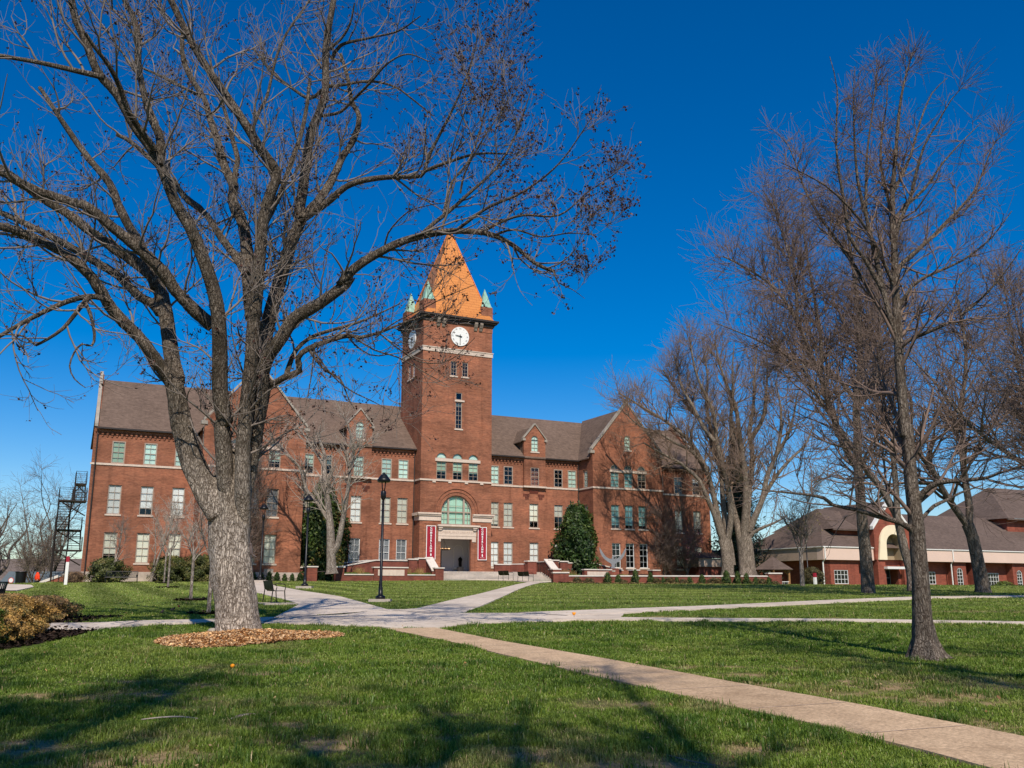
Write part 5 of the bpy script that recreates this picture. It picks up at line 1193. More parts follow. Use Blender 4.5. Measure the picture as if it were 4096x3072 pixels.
# ------------------------------------------------------------------ trees
def bark_mat(name, light, dark, moss=None, sc_=(9,9,2.6), mossamt=.5, strength=.9, fade=None):
    t = NT(name); v = t.mapping(sc_); v0 = t.mapping()
    wob = t.n('ShaderNodeTexNoise', Vector=v0, Scale=2.2, Detail=3); 
    vv = t.n('ShaderNodeVectorMath', {'operation':'MULTIPLY_ADD'}, i0=wob.outputs[1], i1=(1.6,1.6,1.0), i2=v).outputs[0]
    vo = t.n('ShaderNodeTexVoronoi', {'feature':'DISTANCE_TO_EDGE'}, Vector=vv, Scale=1.0).outputs[0]
    vc = t.ramp(t.noise(v, 1.0, 3, .6), [(.3,(.55,.54,.53)),(.7,(1.25,1.25,1.25))])
    fine = t.noise(v0, 30, 5, .75); big = t.noise(v0, 1.3, 5, .65)
    v2 = t.n('ShaderNodeVectorMath', {'operation':'MULTIPLY_ADD'}, i0=wob.outputs[1], i1=(3.,3.,4.), i2=t.n('ShaderNodeVectorMath', {'operation':'MULTIPLY'}, i0=v, i1=(.55,.6,.42)).outputs[0]).outputs[0]
    vb = t.n('ShaderNodeTexVoronoi', {'feature':'DISTANCE_TO_EDGE'}, Vector=v2, Scale=1.0).outputs[0]
    jit = t.math('MULTIPLY', t.math('SUBTRACT', fine, .5), .24)
    f1 = t.ramp(t.math('ADD', vo, jit), [(.0,(.22,.22,.22)), (.19,(1,1,1))]); f2 = t.ramp(t.math('ADD', vb, jit), [(.0,(0,0,0)), (.11,(1,1,1))])
    fis = t.mix(1, f1, f2, 'MULTIPLY')
    hgt = t.math('ADD', fis, t.math('MULTIPLY', fine, .5))
    plate = t.mix(.8, light, t.mix(1, light, vc, 'MULTIPLY'))
    col = t.mix(fis, dark, plate)
    col = t.mix(1, col, t.ramp(fine, [(.3,(.62,.6,.58)), (.7,(1.25,1.25,1.25))]), 'MULTIPLY')
    col = t.mix(1, col, t.ramp(big, [(.3,(.72,.72,.72)), (.7,(1.2,1.2,1.2))]), 'MULTIPLY')
    if moss:
        mk = t.ramp(t.noise(v0, 1.9, 6, .7), [(.5,(0,0,0)), (.62,(1,1,1))])
        sz = t.n('ShaderNodeSeparateXYZ', Vector=v0).outputs[2]
        hi = t.n('ShaderNodeMapRange', i0=sz, i1=2.2, i2=4.2).outputs[0]
        col = t.mix(t.math('MULTIPLY', t.math('MULTIPLY', mk, hi), mossamt), col, t.mix(fis, dark, moss))
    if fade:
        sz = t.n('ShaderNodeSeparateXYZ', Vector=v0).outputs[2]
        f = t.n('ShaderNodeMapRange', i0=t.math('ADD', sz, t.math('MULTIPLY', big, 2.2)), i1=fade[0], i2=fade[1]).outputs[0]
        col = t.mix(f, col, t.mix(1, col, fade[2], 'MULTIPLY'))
    return t.pbr(col, .95, 0, t.bump(hgt, strength, .035), .1)
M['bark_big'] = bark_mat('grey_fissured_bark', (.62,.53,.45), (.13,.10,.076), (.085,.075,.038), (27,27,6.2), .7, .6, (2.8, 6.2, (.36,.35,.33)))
M['bark_oak'] = bark_mat('brown_grey_bark', (.235,.195,.16), (.07,.052,.04), (.07,.06,.025), (34,34,6), .25, .6)
M['bark_pale'] = bark_mat('pale_grey_bark', (.42,.36,.31), (.13,.10,.08), None, (12,12,3), 0, .5)
M['bark_far'] = bark_mat('grey_brown_bark', (.25,.21,.175), (.085,.065,.05), (.09,.075,.03), (11,11,2.6), .25, .5)
M['bark_cl'] = bark_mat('warm_grey_bark', (.33,.27,.215), (.11,.085,.065), None, (11,11,2.2), 0, .5); M['twig_cl'] = simple('warm_brown_twig', (.215,.145,.105), .9, 0, .25, 2)
M['twig_l'] = simple('dull_twig', (.16,.122,.10), .9, 0, .25, 2); M['twig'] = simple('grey_twig', (.185,.152,.13), .9, 0, .25, 3)
M['twig_br'] = simple('purplish_brown_twig', (.175,.122,.098), .9, 0, .25, 2)
M['twig_pale'] = simple('pale_twig', (.36,.30,.25), .9, 0, .2, 2)

def smooth_limb(pts, step):
    """Catmull-Rom through traced joints, radius in column 3"""
    P = np.array(pts, float); Q = np.vstack([2*P[0]-P[1], P, 2*P[-1]-P[-2]]); out = []
    for i in range(1, len(Q)-2):
        p0, p1, p2, p3 = Q[i-1:i+3]; n = max(2, int(np.linalg.norm(p2[:3]-p1[:3])/step))
        tt = np.linspace(0, 1, n, endpoint=False)[:,None]
        out.append(.5*((2*p1)+(-p0+p2)*tt+(2*p0-5*p1+4*p2-p3)*tt**2+(-p0+3*p1-3*p2+p3)*tt**3))
    out.append(P[-1:]); A = np.concatenate(out); A[:,3] = np.maximum(A[:,3], .004); return A
class Tree:
    def __init__(s, seed): s.r = np.random.default_rng(seed); s.t = []; s.c = []; s.lv = None
    def limb(s, A, k=10): s.t.append(tube_np(A[None,:,:3], A[None,:,3], k))
    def sites_limb(s, limbs, dens, t0=.15, t1=1.0):
        P, T, R, Lf = [], [], [], []
        for A, d in limbs:
            L = np.r_[0, np.cumsum(np.linalg.norm(np.diff(A[:,:3], axis=0), axis=1))]; n = s.r.poisson(L[-1]*(t1-t0)*dens*d)
            q = (t0+(t1-t0)*s.r.random(n))*L[-1]
            p = np.stack([np.interp(q, L, A[:,i]) for i in range(4)], 1); p2 = np.stack([np.interp(np.minimum(q+.15, L[-1]), L, A[:,i]) for i in range(3)], 1); p1 = np.stack([np.interp(np.maximum(q-.15, 0), L, A[:,i]) for i in range(3)], 1)
            P.append(p[:,:3]); R.append(p[:,3]); T.append(p2-p1); Lf.append(q/L[-1])
        T = np.concatenate(T); T /= np.linalg.norm(T, axis=1, keepdims=True)+1e-9
        return np.concatenate(P), T, np.concatenate(R), np.concatenate(Lf)
    def sites(s, P, R, per, t0=.15, t1=1.0):
        N, Mm, _ = P.shape; n = s.r.poisson(per, N); idx = np.repeat(np.arange(N), n); t = (t0+(t1-t0)*s.r.random(len(idx)))*(Mm-1)
        i = np.minimum(t.astype(int), Mm-2); f = (t-i)[:,None]
        p = P[idx,i]*(1-f)+P[idx,i+1]*f; T = P[idx,i+1]-P[idx,i]; T /= np.linalg.norm(T, axis=1, keepdims=True)+1e-9
        r = R[idx,i]*(1-f[:,0])+R[idx,i+1]*f[:,0]; return p, T, r, t/(Mm-1)
    def grow(s, pos, tan, rad, L, m, ang, up, wob, tipr, k=4, trunk=False, rmax=9, flat=0, curl=0):
        n = len(pos); r = s.r
        a = r.normal(size=(n,3)); a -= (a*tan).sum(1, keepdims=True)*tan; 
        if flat: a[:,2] *= (1-flat)
        a /= np.linalg.norm(a, axis=1, keepdims=True)+1e-9
        an = ang*(1+.25*r.normal(size=(n,1))); d = np.cos(an)*tan+np.sin(an)*a
        L = np.broadcast_to(L, (n,))*(.55+.9*r.random(n)); st = (L/(m-1))[:,None]
        P = np.empty((n,m,3)); P[:,0] = pos; cv = r.normal(size=(n,3))*curl
        for j in range(1, m):
            d = d+np.array([0,0,up])+cv+wob*r.normal(size=(n,3)); d /= np.linalg.norm(d, axis=1, keepdims=True); P[:,j] = P[:,j-1]+d*st
        r0 = np.minimum(rad, rmax); R = r0[:,None]*(1-np.linspace(0,1,m)[None])+tipr*np.linspace(0,1,m)[None]
        (s.t if trunk else s.c).append(tube_np(P, R, k)); return P, R
    def finish(s, name, label, cat, base, mt, mc, group=None, extra=None, rot=0):
        th = thing(name, label, cat, base, 0, group); b = np.array(base)
        def cat_(l, nm, mat):
            by = {}
            V = []; F = []; o = 0
            for v, f in l: V.append(v-b); F.append(f+o); o += len(v)
            return fast_mesh(nm, np.concatenate(V), np.concatenate(F), mat, th)
        cat_(s.t, 'trunk', mt)
        if s.c: cat_(s.c, 'crown', mc)
        if extra: extra(th, b)
        return th
def leaf_cloud(name, P, size, cols, mat, th, b, seed=0, quads=3, asp=.6, spread=1.0):
    r = np.random.default_rng(seed); n = len(P)*quads; c = np.repeat(P, quads, 0)+r.normal(size=(n,3))*size*spread
    u = r.normal(size=(n,3)); u /= np.linalg.norm(u, axis=1, keepdims=True); v = np.cross(u, r.normal(size=(n,3))); v /= np.linalg.norm(v, axis=1, keepdims=True)+1e-9
    s_ = size*(.6+.8*r.random((n,1))); u = u*s_; v = v*s_*asp
    V = np.stack([c-u, c+v, c+u, c-v], 1).reshape(-1,3)-b; F = (np.arange(n)*4)[:,None]+np.arange(4)[None]
    cc = np.array(cols)[r.integers(0, len(cols), n)]*(.65+.7*r.random((n,1))); C = np.ones((n,4,4)); C[:,:,:3] = cc[:,None]
    return fast_mesh(name, V, F, mat, th, smooth=False, attr={'tint': C.reshape(-1,4)})
t = NT('tinted_leaf'); a = t.n('ShaderNodeAttribute', {'attribute_name':'tint'}).outputs['Color']
df = t.n('ShaderNodeBsdfPrincipled', i0=a); df.inputs['Roughness'].default_value = .55; df.inputs['Specular IOR Level'].default_value = .35
tl = t.n('ShaderNodeBsdfTranslucent', Color=a); m1 = t.n('ShaderNodeMixShader', i0=.15, i1=df.outputs[0], i2=tl.outputs[0]); t.t.links.new(m1.outputs[0], t.out.inputs[0]); M['leaf'] = t.mat
def U(l): return [[(x/100, y/100, z/100, w/1000) for x, y, z, w in q] for q in l]
BIG = [
[(-595,2100,55,496),(-600,2099,87,494),(-606,2098,140,491),(-616,2097,194,488),(-623,2095,248,485),(-629,2094,303,481),(-635,2093,359,478),(-632,2091,415,475),(-633,2090,471,472)],
[(-648,2080,324,346),(-677,2075,367,327),(-715,2067,447,295),(-743,2058,541,260),(-757,2051,609,235),(-759,2050,620,231)],
[(-758,2050,609,176),(-774,2041,629,172),(-815,2013,691,162),(-846,1995,727,155),(-886,1972,771,146),(-916,1950,822,138),(-961,1924,868,128),(-1011,1901,895,120),(-1057,1880,912,112),(-1091,1865,919,107),(-1145,1840,925,99)],
[(-757,2060,619,221),(-780,2075,681,209),(-803,2093,762,194),(-821,2107,824,183),(-849,2119,879,173),(-871,2129,923,164),(-914,2145,993,150),(-973,2166,1085,132),(-1015,2183,1164,117),(-1082,2201,1238,101),(-1159,2223,1337,80),(-1257,2250,1467,54)],
[(-827,2100,795,135),(-852,2111,825,133),(-888,2122,845,130),(-953,2146,904,124),(-1024,2168,949,118),(-1107,2193,999,111),(-1221,2226,1063,102),(-1323,2254,1113,93),(-1423,2280,1142,86)],
[(-846,2110,860,170),(-855,2103,889,165),(-894,2090,921,156),(-946,2075,954,146),(-995,2059,988,136),(-1044,2044,1025,126),(-1092,2030,1051,116),(-1143,2013,1088,106),(-1187,2000,1117,97),(-1253,1980,1147,85)],
[(-681,2040,747,175),(-710,2020,771,169),(-746,1992,807,161),(-774,1964,849,153),(-812,1934,886,144),(-862,1896,926,134),(-905,1863,960,125),(-926,1849,964,121),(-985,1809,973,111),(-1027,1779,988,103),(-1073,1740,1015,93)],
[(-873,1940,776,78),(-890,1930,780,75),(-912,1917,779,71),(-944,1896,762,65),(-985,1864,724,56),(-1016,1837,689,49),(-1036,1819,664,44),(-1055,1800,639,39)],
[(-903,1900,772,66),(-915,1887,742,58),(-934,1867,694,46),(-956,1851,666,36),(-973,1840,650,30)],
[(-904,1890,756,46),(-888,1886,727,41),(-874,1881,684,35),(-876,1878,659,31),(-895,1875,662,28),(-908,1872,644,24),(-913,1868,613,19),(-898,1864,585,15),(-872,1860,566,10)],
[(-973,1840,650,25),(-993,1828,666,22),(-1021,1815,666,18),(-1050,1800,655,15)],
[(-634,2060,392,227),(-638,2039,470,216),(-640,2025,521,208),(-634,2023,525,207),(-643,2004,592,197),(-642,1981,676,186),(-645,1960,753,175),(-655,1945,806,168),(-672,1929,859,160),(-701,1907,931,149),(-731,1890,982,141),(-756,1871,1045,132),(-778,1856,1090,126),(-813,1839,1137,118),(-848,1818,1200,109),(-885,1801,1242,101),(-909,1781,1305,93),(-927,1768,1345,87),(-939,1750,1404,80)],
[(-870,1800,1230,73),(-901,1793,1235,69),(-934,1784,1239,64),(-980,1773,1245,59),(-1010,1766,1248,55),(-1045,1757,1250,50),(-1069,1751,1252,47),(-1112,1740,1249,42)],
[(-760,1860,1055,120),(-763,1857,1116,112),(-783,1855,1160,106),(-809,1851,1234,96),(-823,1849,1293,88),(-827,1846,1350,81),(-842,1843,1407,74),(-858,1842,1434,70),(-875,1840,1476,64)],
[(-765,1840,1085,89),(-782,1810,1107,81),(-799,1771,1137,71),(-804,1737,1168,62),(-814,1700,1196,53),(-830,1665,1216,45),(-839,1640,1232,40)],
[(-592,2050,364,209),(-595,2039,470,197),(-593,2036,492,195),(-589,2029,561,187),(-581,2017,667,176),(-580,2010,738,169),(-574,2001,828,159),(-571,1993,901,152),(-566,1985,974,144),(-557,1980,1025,139),(-548,1977,1052,136),(-539,1973,1095,132),(-574,1967,1145,126),(-609,1960,1201,120),(-654,1952,1268,112),(-711,1942,1350,103),(-750,1935,1415,96),(-794,1925,1503,87),(-818,1920,1550,83)],
[(-588,2060,992,89),(-576,2069,1028,85),(-562,2080,1073,80),(-557,2084,1088,79),(-537,2109,1195,69),(-524,2123,1261,62),(-518,2140,1339,55),(-517,2160,1439,46)],
[(-594,1950,1183,47),(-583,1965,1243,44),(-571,1977,1290,42),(-564,2002,1395,37),(-552,2017,1460,34),(-535,2030,1511,32),(-501,2050,1590,28)],
[(-617,2120,785,194),(-637,2145,888,179),(-651,2164,972,167),(-673,2183,1054,155),(-707,2199,1125,145),(-708,2208,1165,139),(-734,2219,1213,132),(-759,2233,1278,122),(-798,2255,1379,108),(-824,2268,1447,99),(-873,2285,1522,87),(-906,2302,1604,75),(-916,2320,1703,62)],
[(-638,2130,903,126),(-671,2154,952,121),(-724,2188,1018,113),(-775,2222,1091,105),(-823,2246,1136,99),(-850,2260,1160,96),(-949,2312,1271,82),(-1047,2359,1364,70),(-1098,2380,1398,64)],
[(-705,2200,1152,89),(-707,2209,1217,80),(-706,2213,1245,76),(-730,2223,1317,66),(-754,2233,1390,55),(-776,2240,1440,48)],
[(-832,2290,1459,55),(-896,2317,1503,50),(-956,2343,1546,45),(-1045,2378,1602,37),(-1101,2400,1635,32)],
[(-604,2090,368,247),(-606,2105,466,235),(-594,2119,552,224),(-590,2128,611,217),(-594,2141,698,207),(-585,2155,800,195),(-570,2169,892,184),(-555,2181,978,174),(-537,2191,1049,165),(-529,2194,1076,162),(-537,2197,1095,160),(-533,2205,1154,153),(-530,2213,1224,146),(-525,2225,1318,135),(-505,2234,1391,127),(-495,2243,1460,120),(-502,2258,1590,106),(-493,2272,1720,93),(-488,2280,1790,86)],
[(-527,2180,1063,141),(-491,2203,1124,130),(-463,2227,1195,118),(-438,2255,1284,105),(-445,2260,1271,103),(-418,2283,1345,91),(-414,2301,1413,82),(-438,2316,1464,74),(-454,2336,1541,64),(-482,2360,1634,51)],
[(-499,2250,1464,60),(-542,2277,1451,55),(-599,2309,1498,47),(-680,2357,1584,36),(-742,2400,1680,26)],
[(-506,2260,1578,55),(-459,2233,1598,44),(-430,2208,1629,34),(-415,2180,1671,23)],
[(-502,2260,1390,55),(-449,2230,1385,49),(-417,2206,1402,44),(-365,2165,1430,37),(-314,2122,1460,29),(-260,2087,1464,23),(-202,2050,1421,17)],
[(-499,2270,1481,55),(-463,2286,1495,51),(-391,2318,1525,42),(-325,2347,1525,34),(-272,2374,1497,27),(-223,2400,1466,19)],
[(-488,2270,1561,61),(-460,2248,1591,53),(-377,2211,1589,40),(-296,2173,1585,28),(-236,2140,1606,17)],
[(-520,2170,1062,117),(-460,2157,1099,104),(-401,2144,1141,91),(-328,2130,1152,78),(-260,2118,1150,66),(-222,2111,1149,60),(-212,2108,1161,57),(-148,2096,1181,46),(-82,2083,1194,34),(-12,2070,1187,22)],
[(-214,2120,1169,51),(-203,2109,1202,47),(-176,2092,1251,42),(-144,2073,1308,35),(-113,2050,1373,27),(-86,2023,1458,18),(-82,2000,1531,11)],
[(-584,2080,487,223),(-570,2062,566,207),(-562,2045,644,191),(-548,2036,679,184),(-519,2026,717,175),(-490,2014,758,165),(-446,2004,781,155),(-402,1992,807,146),(-362,1981,837,136),(-382,1977,832,133),(-341,1965,866,123),(-295,1953,891,113),(-234,1938,915,101),(-153,1920,927,86),(-93,1907,924,76),(-42,1895,911,67),(5,1883,881,58),(51,1870,836,47),(89,1860,816,40)],
[(89,1860,816,20),(96,1857,791,16),(126,1854,774,10),(151,1850,753,5)],
[(-198,1930,927,57),(-171,1935,956,53),(-136,1940,988,48),(-96,1946,1030,42),(-36,1956,1096,33),(5,1966,1176,24),(48,1980,1313,11)],
[(-117,1910,931,46),(-54,1888,970,39),(24,1863,997,30),(101,1835,1050,21),(169,1800,1137,10)],
[(-62,1900,921,41),(-26,1900,942,37),(25,1900,959,32),(103,1900,959,25),(167,1900,1013,17),(232,1900,1060,10)],
[(-38,1890,909,30),(5,1864,911,26),(61,1829,881,20),(116,1794,875,15),(168,1760,858,9)],
[(-151,1940,971,36),(-145,1950,1018,34),(-134,1960,1067,31),(-102,1973,1117,28),(-79,1988,1188,23),(-50,2014,1323,16),(-12,2040,1459,8)],
[(-117,1960,1036,32),(-105,1943,1081,27),(-63,1913,1149,20),(-11,1880,1219,12),(5,1860,1269,7)],
[(-290,2000,913,27),(-280,1979,948,23),(-237,1948,983,18),(-195,1925,990,14),(-145,1900,988,10)],
[(-577,2090,505,123),(-558,2069,604,103),(-547,2065,623,98),(-544,2064,618,97),(-515,2057,633,90),(-480,2050,646,83),(-484,2044,674,77),(-460,2038,694,71),(-405,2026,712,60),(-364,2018,719,52),(-340,2014,714,48),(-295,2004,723,39),(-238,1992,743,27),(-182,1980,759,16)],
[(-515,2070,639,72),(-511,2079,667,68),(-501,2091,704,62),(-473,2106,739,55),(-425,2124,763,46),(-386,2138,779,39),(-342,2155,802,31),(-274,2180,845,18)],
[(-460,2040,695,44),(-444,2036,672,39),(-417,2029,641,32),(-383,2023,621,25),(-362,2015,577,17),(-345,2010,548,11)],
[(-449,2050,712,28),(-448,2038,672,23),(-448,2019,613,15),(-452,2000,556,8)],
[(-500,2040,762,27),(-537,2032,756,21),(-548,2026,724,16),(-552,2020,693,11)],
[(-362,2010,719,27),(-303,1991,679,22),(-250,1976,659,18),(-188,1956,620,12),(-138,1940,589,8)],
[(-294,2000,719,21),(-246,1982,677,18),(-194,1963,644,15),(-133,1944,645,12),(-79,1920,688,8)],
[(-305,2000,710,21),(-259,1980,739,18),(-190,1954,766,14),(-135,1931,787,11),(-80,1910,803,8)],
[(-451,2040,692,27),(-400,2021,629,21),(-357,2007,592,17),(-310,1993,567,12),(-264,1980,542,8)],
[(-560,2070,680,39),(-576,2032,693,31),(-597,1989,700,23),(-597,1950,721,16)]]
RT = [
[(691,1610,47,156),(690,1610,59,154),(689,1610,112,146),(691,1610,161,140),(693,1610,244,129),(693,1610,283,123),(691,1610,358,114),(693,1610,445,102),(688,1610,425,100),(690,1610,566,82),(696,1610,712,64),(704,1610,865,47),(718,1610,959,36),(740,1610,1080,23),(769,1610,1171,13)],
[(683,1610,264,56),(662,1599,274,52),(641,1589,279,49),(601,1569,287,43),(561,1549,294,37),(525,1532,299,31),(509,1522,309,28),(471,1502,313,23),(415,1474,315,14),(370,1450,318,8)],
[(704,1610,283,39),(735,1631,305,32),(769,1650,318,26),(802,1669,332,20),(861,1700,350,9)],
[(698,1610,309,61),(705,1595,327,55),(723,1576,340,47),(749,1553,341,38),(777,1525,342,28),(791,1509,348,22),(818,1480,357,12)],
[(688,1610,602,56),(669,1599,679,48),(659,1591,732,42),(651,1585,775,38),(635,1575,842,31),(626,1568,892,26),(623,1559,957,20),(623,1549,1030,13),(627,1540,1099,6)],
[(658,1590,728,38),(652,1606,825,31),(661,1618,899,26),(673,1629,972,21),(689,1638,1038,17),(711,1652,1129,11),(722,1660,1189,7)],
[(670,1600,680,43),(634,1584,741,37),(605,1573,781,32),(596,1559,839,27),(587,1549,883,24),(580,1535,945,18),(582,1514,1037,11),(568,1500,1094,6)],
[(693,1610,675,52),(695,1621,713,48),(717,1632,747,45),(774,1651,796,38),(828,1670,847,32),(868,1684,885,27),(906,1697,927,22),(945,1716,994,16),(973,1729,1043,11),(1012,1740,1073,7)],
[(699,1610,780,43),(710,1597,825,37),(723,1588,851,34),(735,1572,902,27),(748,1558,949,21),(770,1544,988,16),(793,1530,1027,10),(815,1520,1050,6)],
[(706,1610,880,35),(738,1624,934,29),(762,1636,980,25),(789,1651,1045,19),(827,1668,1117,12),(867,1680,1158,7)],
[(688,1610,617,48),(664,1623,672,42),(639,1638,741,36),(615,1650,795,30),(589,1661,851,25),(570,1671,900,20),(560,1679,944,17),(546,1692,1016,11),(523,1700,1052,7)],
[(690,1610,588,48),(718,1596,602,42),(741,1585,610,38),(785,1563,632,29),(821,1540,664,21),(849,1519,699,13),(871,1500,735,6)],
[(693,1610,701,39),(672,1594,737,34),(639,1569,787,27),(599,1547,826,21),(552,1525,857,15),(510,1508,872,11),(465,1490,885,6)],
[(701,1610,826,35),(730,1622,858,31),(779,1640,902,26),(833,1663,969,19),(886,1683,1024,12),(934,1700,1071,7)],
[(702,1610,834,35),(701,1624,886,30),(701,1639,949,25),(716,1657,1023,19),(739,1675,1100,12),(753,1690,1169,7)],
[(690,1610,646,39),(718,1593,696,32),(759,1579,717,26),(800,1565,734,20),(843,1547,767,13),(877,1530,812,6)]]
R2 = [
[(1746,4670,130,364),(1745,4670,154,360),(1746,4670,314,333),(1743,4670,476,305),(1744,4670,641,278),(1745,4670,808,251),(1758,4670,977,224),(1758,4670,1060,211),(1798,4670,1307,173),(1808,4670,1560,134),(1801,4670,1862,89),(1780,4670,2127,50)],
[(1726,4670,778,188),(1650,4647,934,167),(1587,4616,1151,139),(1512,4588,1348,114),(1436,4563,1527,91),(1338,4540,1667,71),(1198,4518,1764,51),(1077,4500,1821,36)],
[(1465,4600,1497,99),(1478,4628,1717,78),(1450,4657,1945,57),(1407,4684,2155,38),(1356,4700,2276,25)],
[(1566,4600,1208,111),(1595,4644,1425,93),(1591,4698,1697,70),(1585,4751,1981,47),(1597,4800,2251,26)],
[(1791,4670,1224,113),(1918,4740,1452,87),(2036,4821,1737,57),(2137,4900,2037,26)],
[(1761,4670,1100,100),(1609,4602,1249,80),(1415,4541,1296,63),(1204,4469,1378,42),(998,4400,1439,24)]]
R4 = [
[(1728,4100,156,220),(1726,4108,247,206),(1709,4117,339,191),(1697,4129,469,170),(1675,4135,527,160),(1634,4144,616,145),(1590,4150,676,133),(1555,4158,752,120),(1416,4183,1003,75),(1344,4200,1192,45)],
[(1687,4100,452,143),(1692,4109,547,134),(1697,4116,621,127),(1700,4126,733,116),(1708,4139,885,101),(1654,4151,996,89),(1708,4176,1298,60),(1723,4200,1593,34)]]
R3 = [
[(2366,4790,144,334),(2365,4790,195,327),(2357,4790,277,314),(2343,4790,417,293),(2324,4790,484,283)],
[(2324,4790,476,193),(2250,4765,574,174),(2199,4747,648,160),(2139,4723,755,141),(2079,4704,829,126),(2028,4681,928,110),(2032,4648,1096,84),(1932,4600,1310,49)],
[(2328,4790,476,206),(2344,4794,568,194),(2339,4799,696,177),(2343,4807,870,155),(2368,4812,1002,138),(2354,4814,1045,132),(2425,4827,1367,92),(2424,4840,1699,52)]]
CT = [
[(-1498,7900,284,424),(-1502,7900,333,411),(-1512,7900,452,379),(-1524,7900,631,330),(-1541,7900,751,298),(-1560,7900,883,262),(-1579,7900,975,238),(-1597,7900,1138,195),(-1596,7900,1242,168),(-1626,7900,1346,140),(-1673,7900,1471,106)],
[(-1497,7900,452,276),(-1462,7893,511,262),(-1430,7875,669,228),(-1408,7862,799,201),(-1385,7846,949,171),(-1368,7831,1089,142),(-1374,7822,1170,126),(-1402,7811,1271,105),(-1444,7800,1372,84)],
[(-1543,7900,721,191),(-1622,7887,841,171),(-1695,7877,932,154),(-1747,7870,992,143),(-1771,7860,1103,127),(-1804,7854,1174,116),(-1887,7844,1255,100),(-1981,7833,1335,83),(-2066,7820,1458,63)],
[(-1567,7900,934,170),(-1537,7886,994,133),(-1506,7873,1053,97),(-1527,7860,1113,63)],
[(-1598,7900,1169,149),(-1657,7918,1265,125),(-1728,7937,1362,100),(-1823,7963,1492,66),(-1904,7980,1569,43)],
[(-1370,7800,1167,147),(-1339,7800,1289,121),(-1365,7800,1434,92),(-1411,7800,1558,67),(-1487,7800,1662,42)],
[(-1374,7800,1126,126),(-1332,7830,1232,101),(-1290,7860,1339,76),(-1281,7900,1502,42)]]
CA = [
[(2150,9480,270,611),(2154,9480,408,593),(2145,9480,555,573),(2128,9480,654,560)],
[(2134,9480,605,306),(2083,9452,718,283),(2033,9414,881,253),(1948,9367,1075,216),(1881,9331,1221,189),(1779,9300,1318,165),(1678,9271,1397,143),(1542,9239,1460,118),(1424,9209,1522,96),(1306,9180,1584,74)],
[(2132,9480,637,331),(2082,9457,851,301),(2037,9432,1082,269),(1984,9409,1297,239),(1904,9388,1481,212),(1805,9370,1631,188),(1672,9351,1747,165),(1537,9334,1847,143),(1369,9314,1946,118),(1200,9294,2045,92),(1082,9280,2111,75)],
[(2206,9480,392,331),(2195,9499,589,308),(2166,9515,755,288),(2153,9543,1059,252),(2154,9566,1316,223),(2116,9586,1526,199),(2060,9604,1720,176),(1968,9622,1899,152),(1839,9642,2080,127),(1709,9662,2264,101),(1613,9680,2449,78)],
[(2158,9480,588,331),(2201,9424,882,294),(2162,9362,1208,253),(2096,9314,1453,221),(2056,9273,1666,195),(2041,9236,1863,171),(1958,9196,2060,146),(1874,9159,2240,122),(1825,9121,2437,98),(1793,9080,2651,73)],
[(2038,9280,1617,224),(1932,9300,1772,190),(1845,9323,1982,150),(1754,9343,2159,116),(1714,9362,2356,81),(1689,9380,2537,50)],
[(1999,9480,1306,204),(1831,9356,1510,164),(1633,9258,1596,133),(1456,9166,1682,104),(1263,9074,1734,76),(1107,8980,1849,48)]]
CB = [
[(2361,9530,271,845),(2360,9530,410,818),(2357,9530,557,790),(2346,9530,673,768)],
[(2311,9530,590,410),(2300,9551,757,382),(2259,9580,978,345),(2228,9612,1236,302),(2193,9639,1446,268),(2141,9668,1677,230),(2086,9692,1876,197),(2068,9722,2132,157),(2101,9748,2355,122),(2085,9780,2638,79)],
[(2344,9530,640,435),(2372,9489,970,375),(2378,9459,1219,331),(2350,9428,1469,287),(2322,9398,1721,242),(2294,9367,1974,198),(2198,9335,2227,152),(2134,9309,2431,116),(2088,9280,2671,75)],
[(2366,9530,673,384),(2448,9619,1151,309),(2518,9682,1504,254),(2510,9730,1776,212),(2581,9778,2053,170),(2622,9832,2374,122),(2677,9880,2664,80)],
[(2402,9530,723,358),(2457,9516,855,332),(2547,9495,1054,292),(2605,9472,1288,249),(2696,9452,1489,209),(2755,9429,1726,166),(2764,9405,1981,121),(2722,9380,2237,76)],
[(2411,9530,723,282),(2486,9553,908,251),(2626,9583,1148,210),(2765,9609,1339,175),(2919,9632,1497,143),(3074,9655,1640,113),(3184,9680,1856,78)],
[(2381,9530,640,230),(2444,9497,721,190),(2554,9456,776,141),(2647,9422,815,100),(2755,9380,878,50)],
[(2363,9480,1476,255),(2258,9423,1673,215),(2239,9367,1887,176),(2254,9308,2117,135),(2252,9240,2380,89),(2266,9180,2609,49)],
[(2501,9680,1679,260),(2623,9601,1895,204),(2652,9527,2128,152),(2662,9443,2393,93),(2640,9380,2591,50)],
[(2704,9480,1493,229),(2805,9377,1683,166),(2857,9277,1888,106),(2875,9180,2090,49)]]
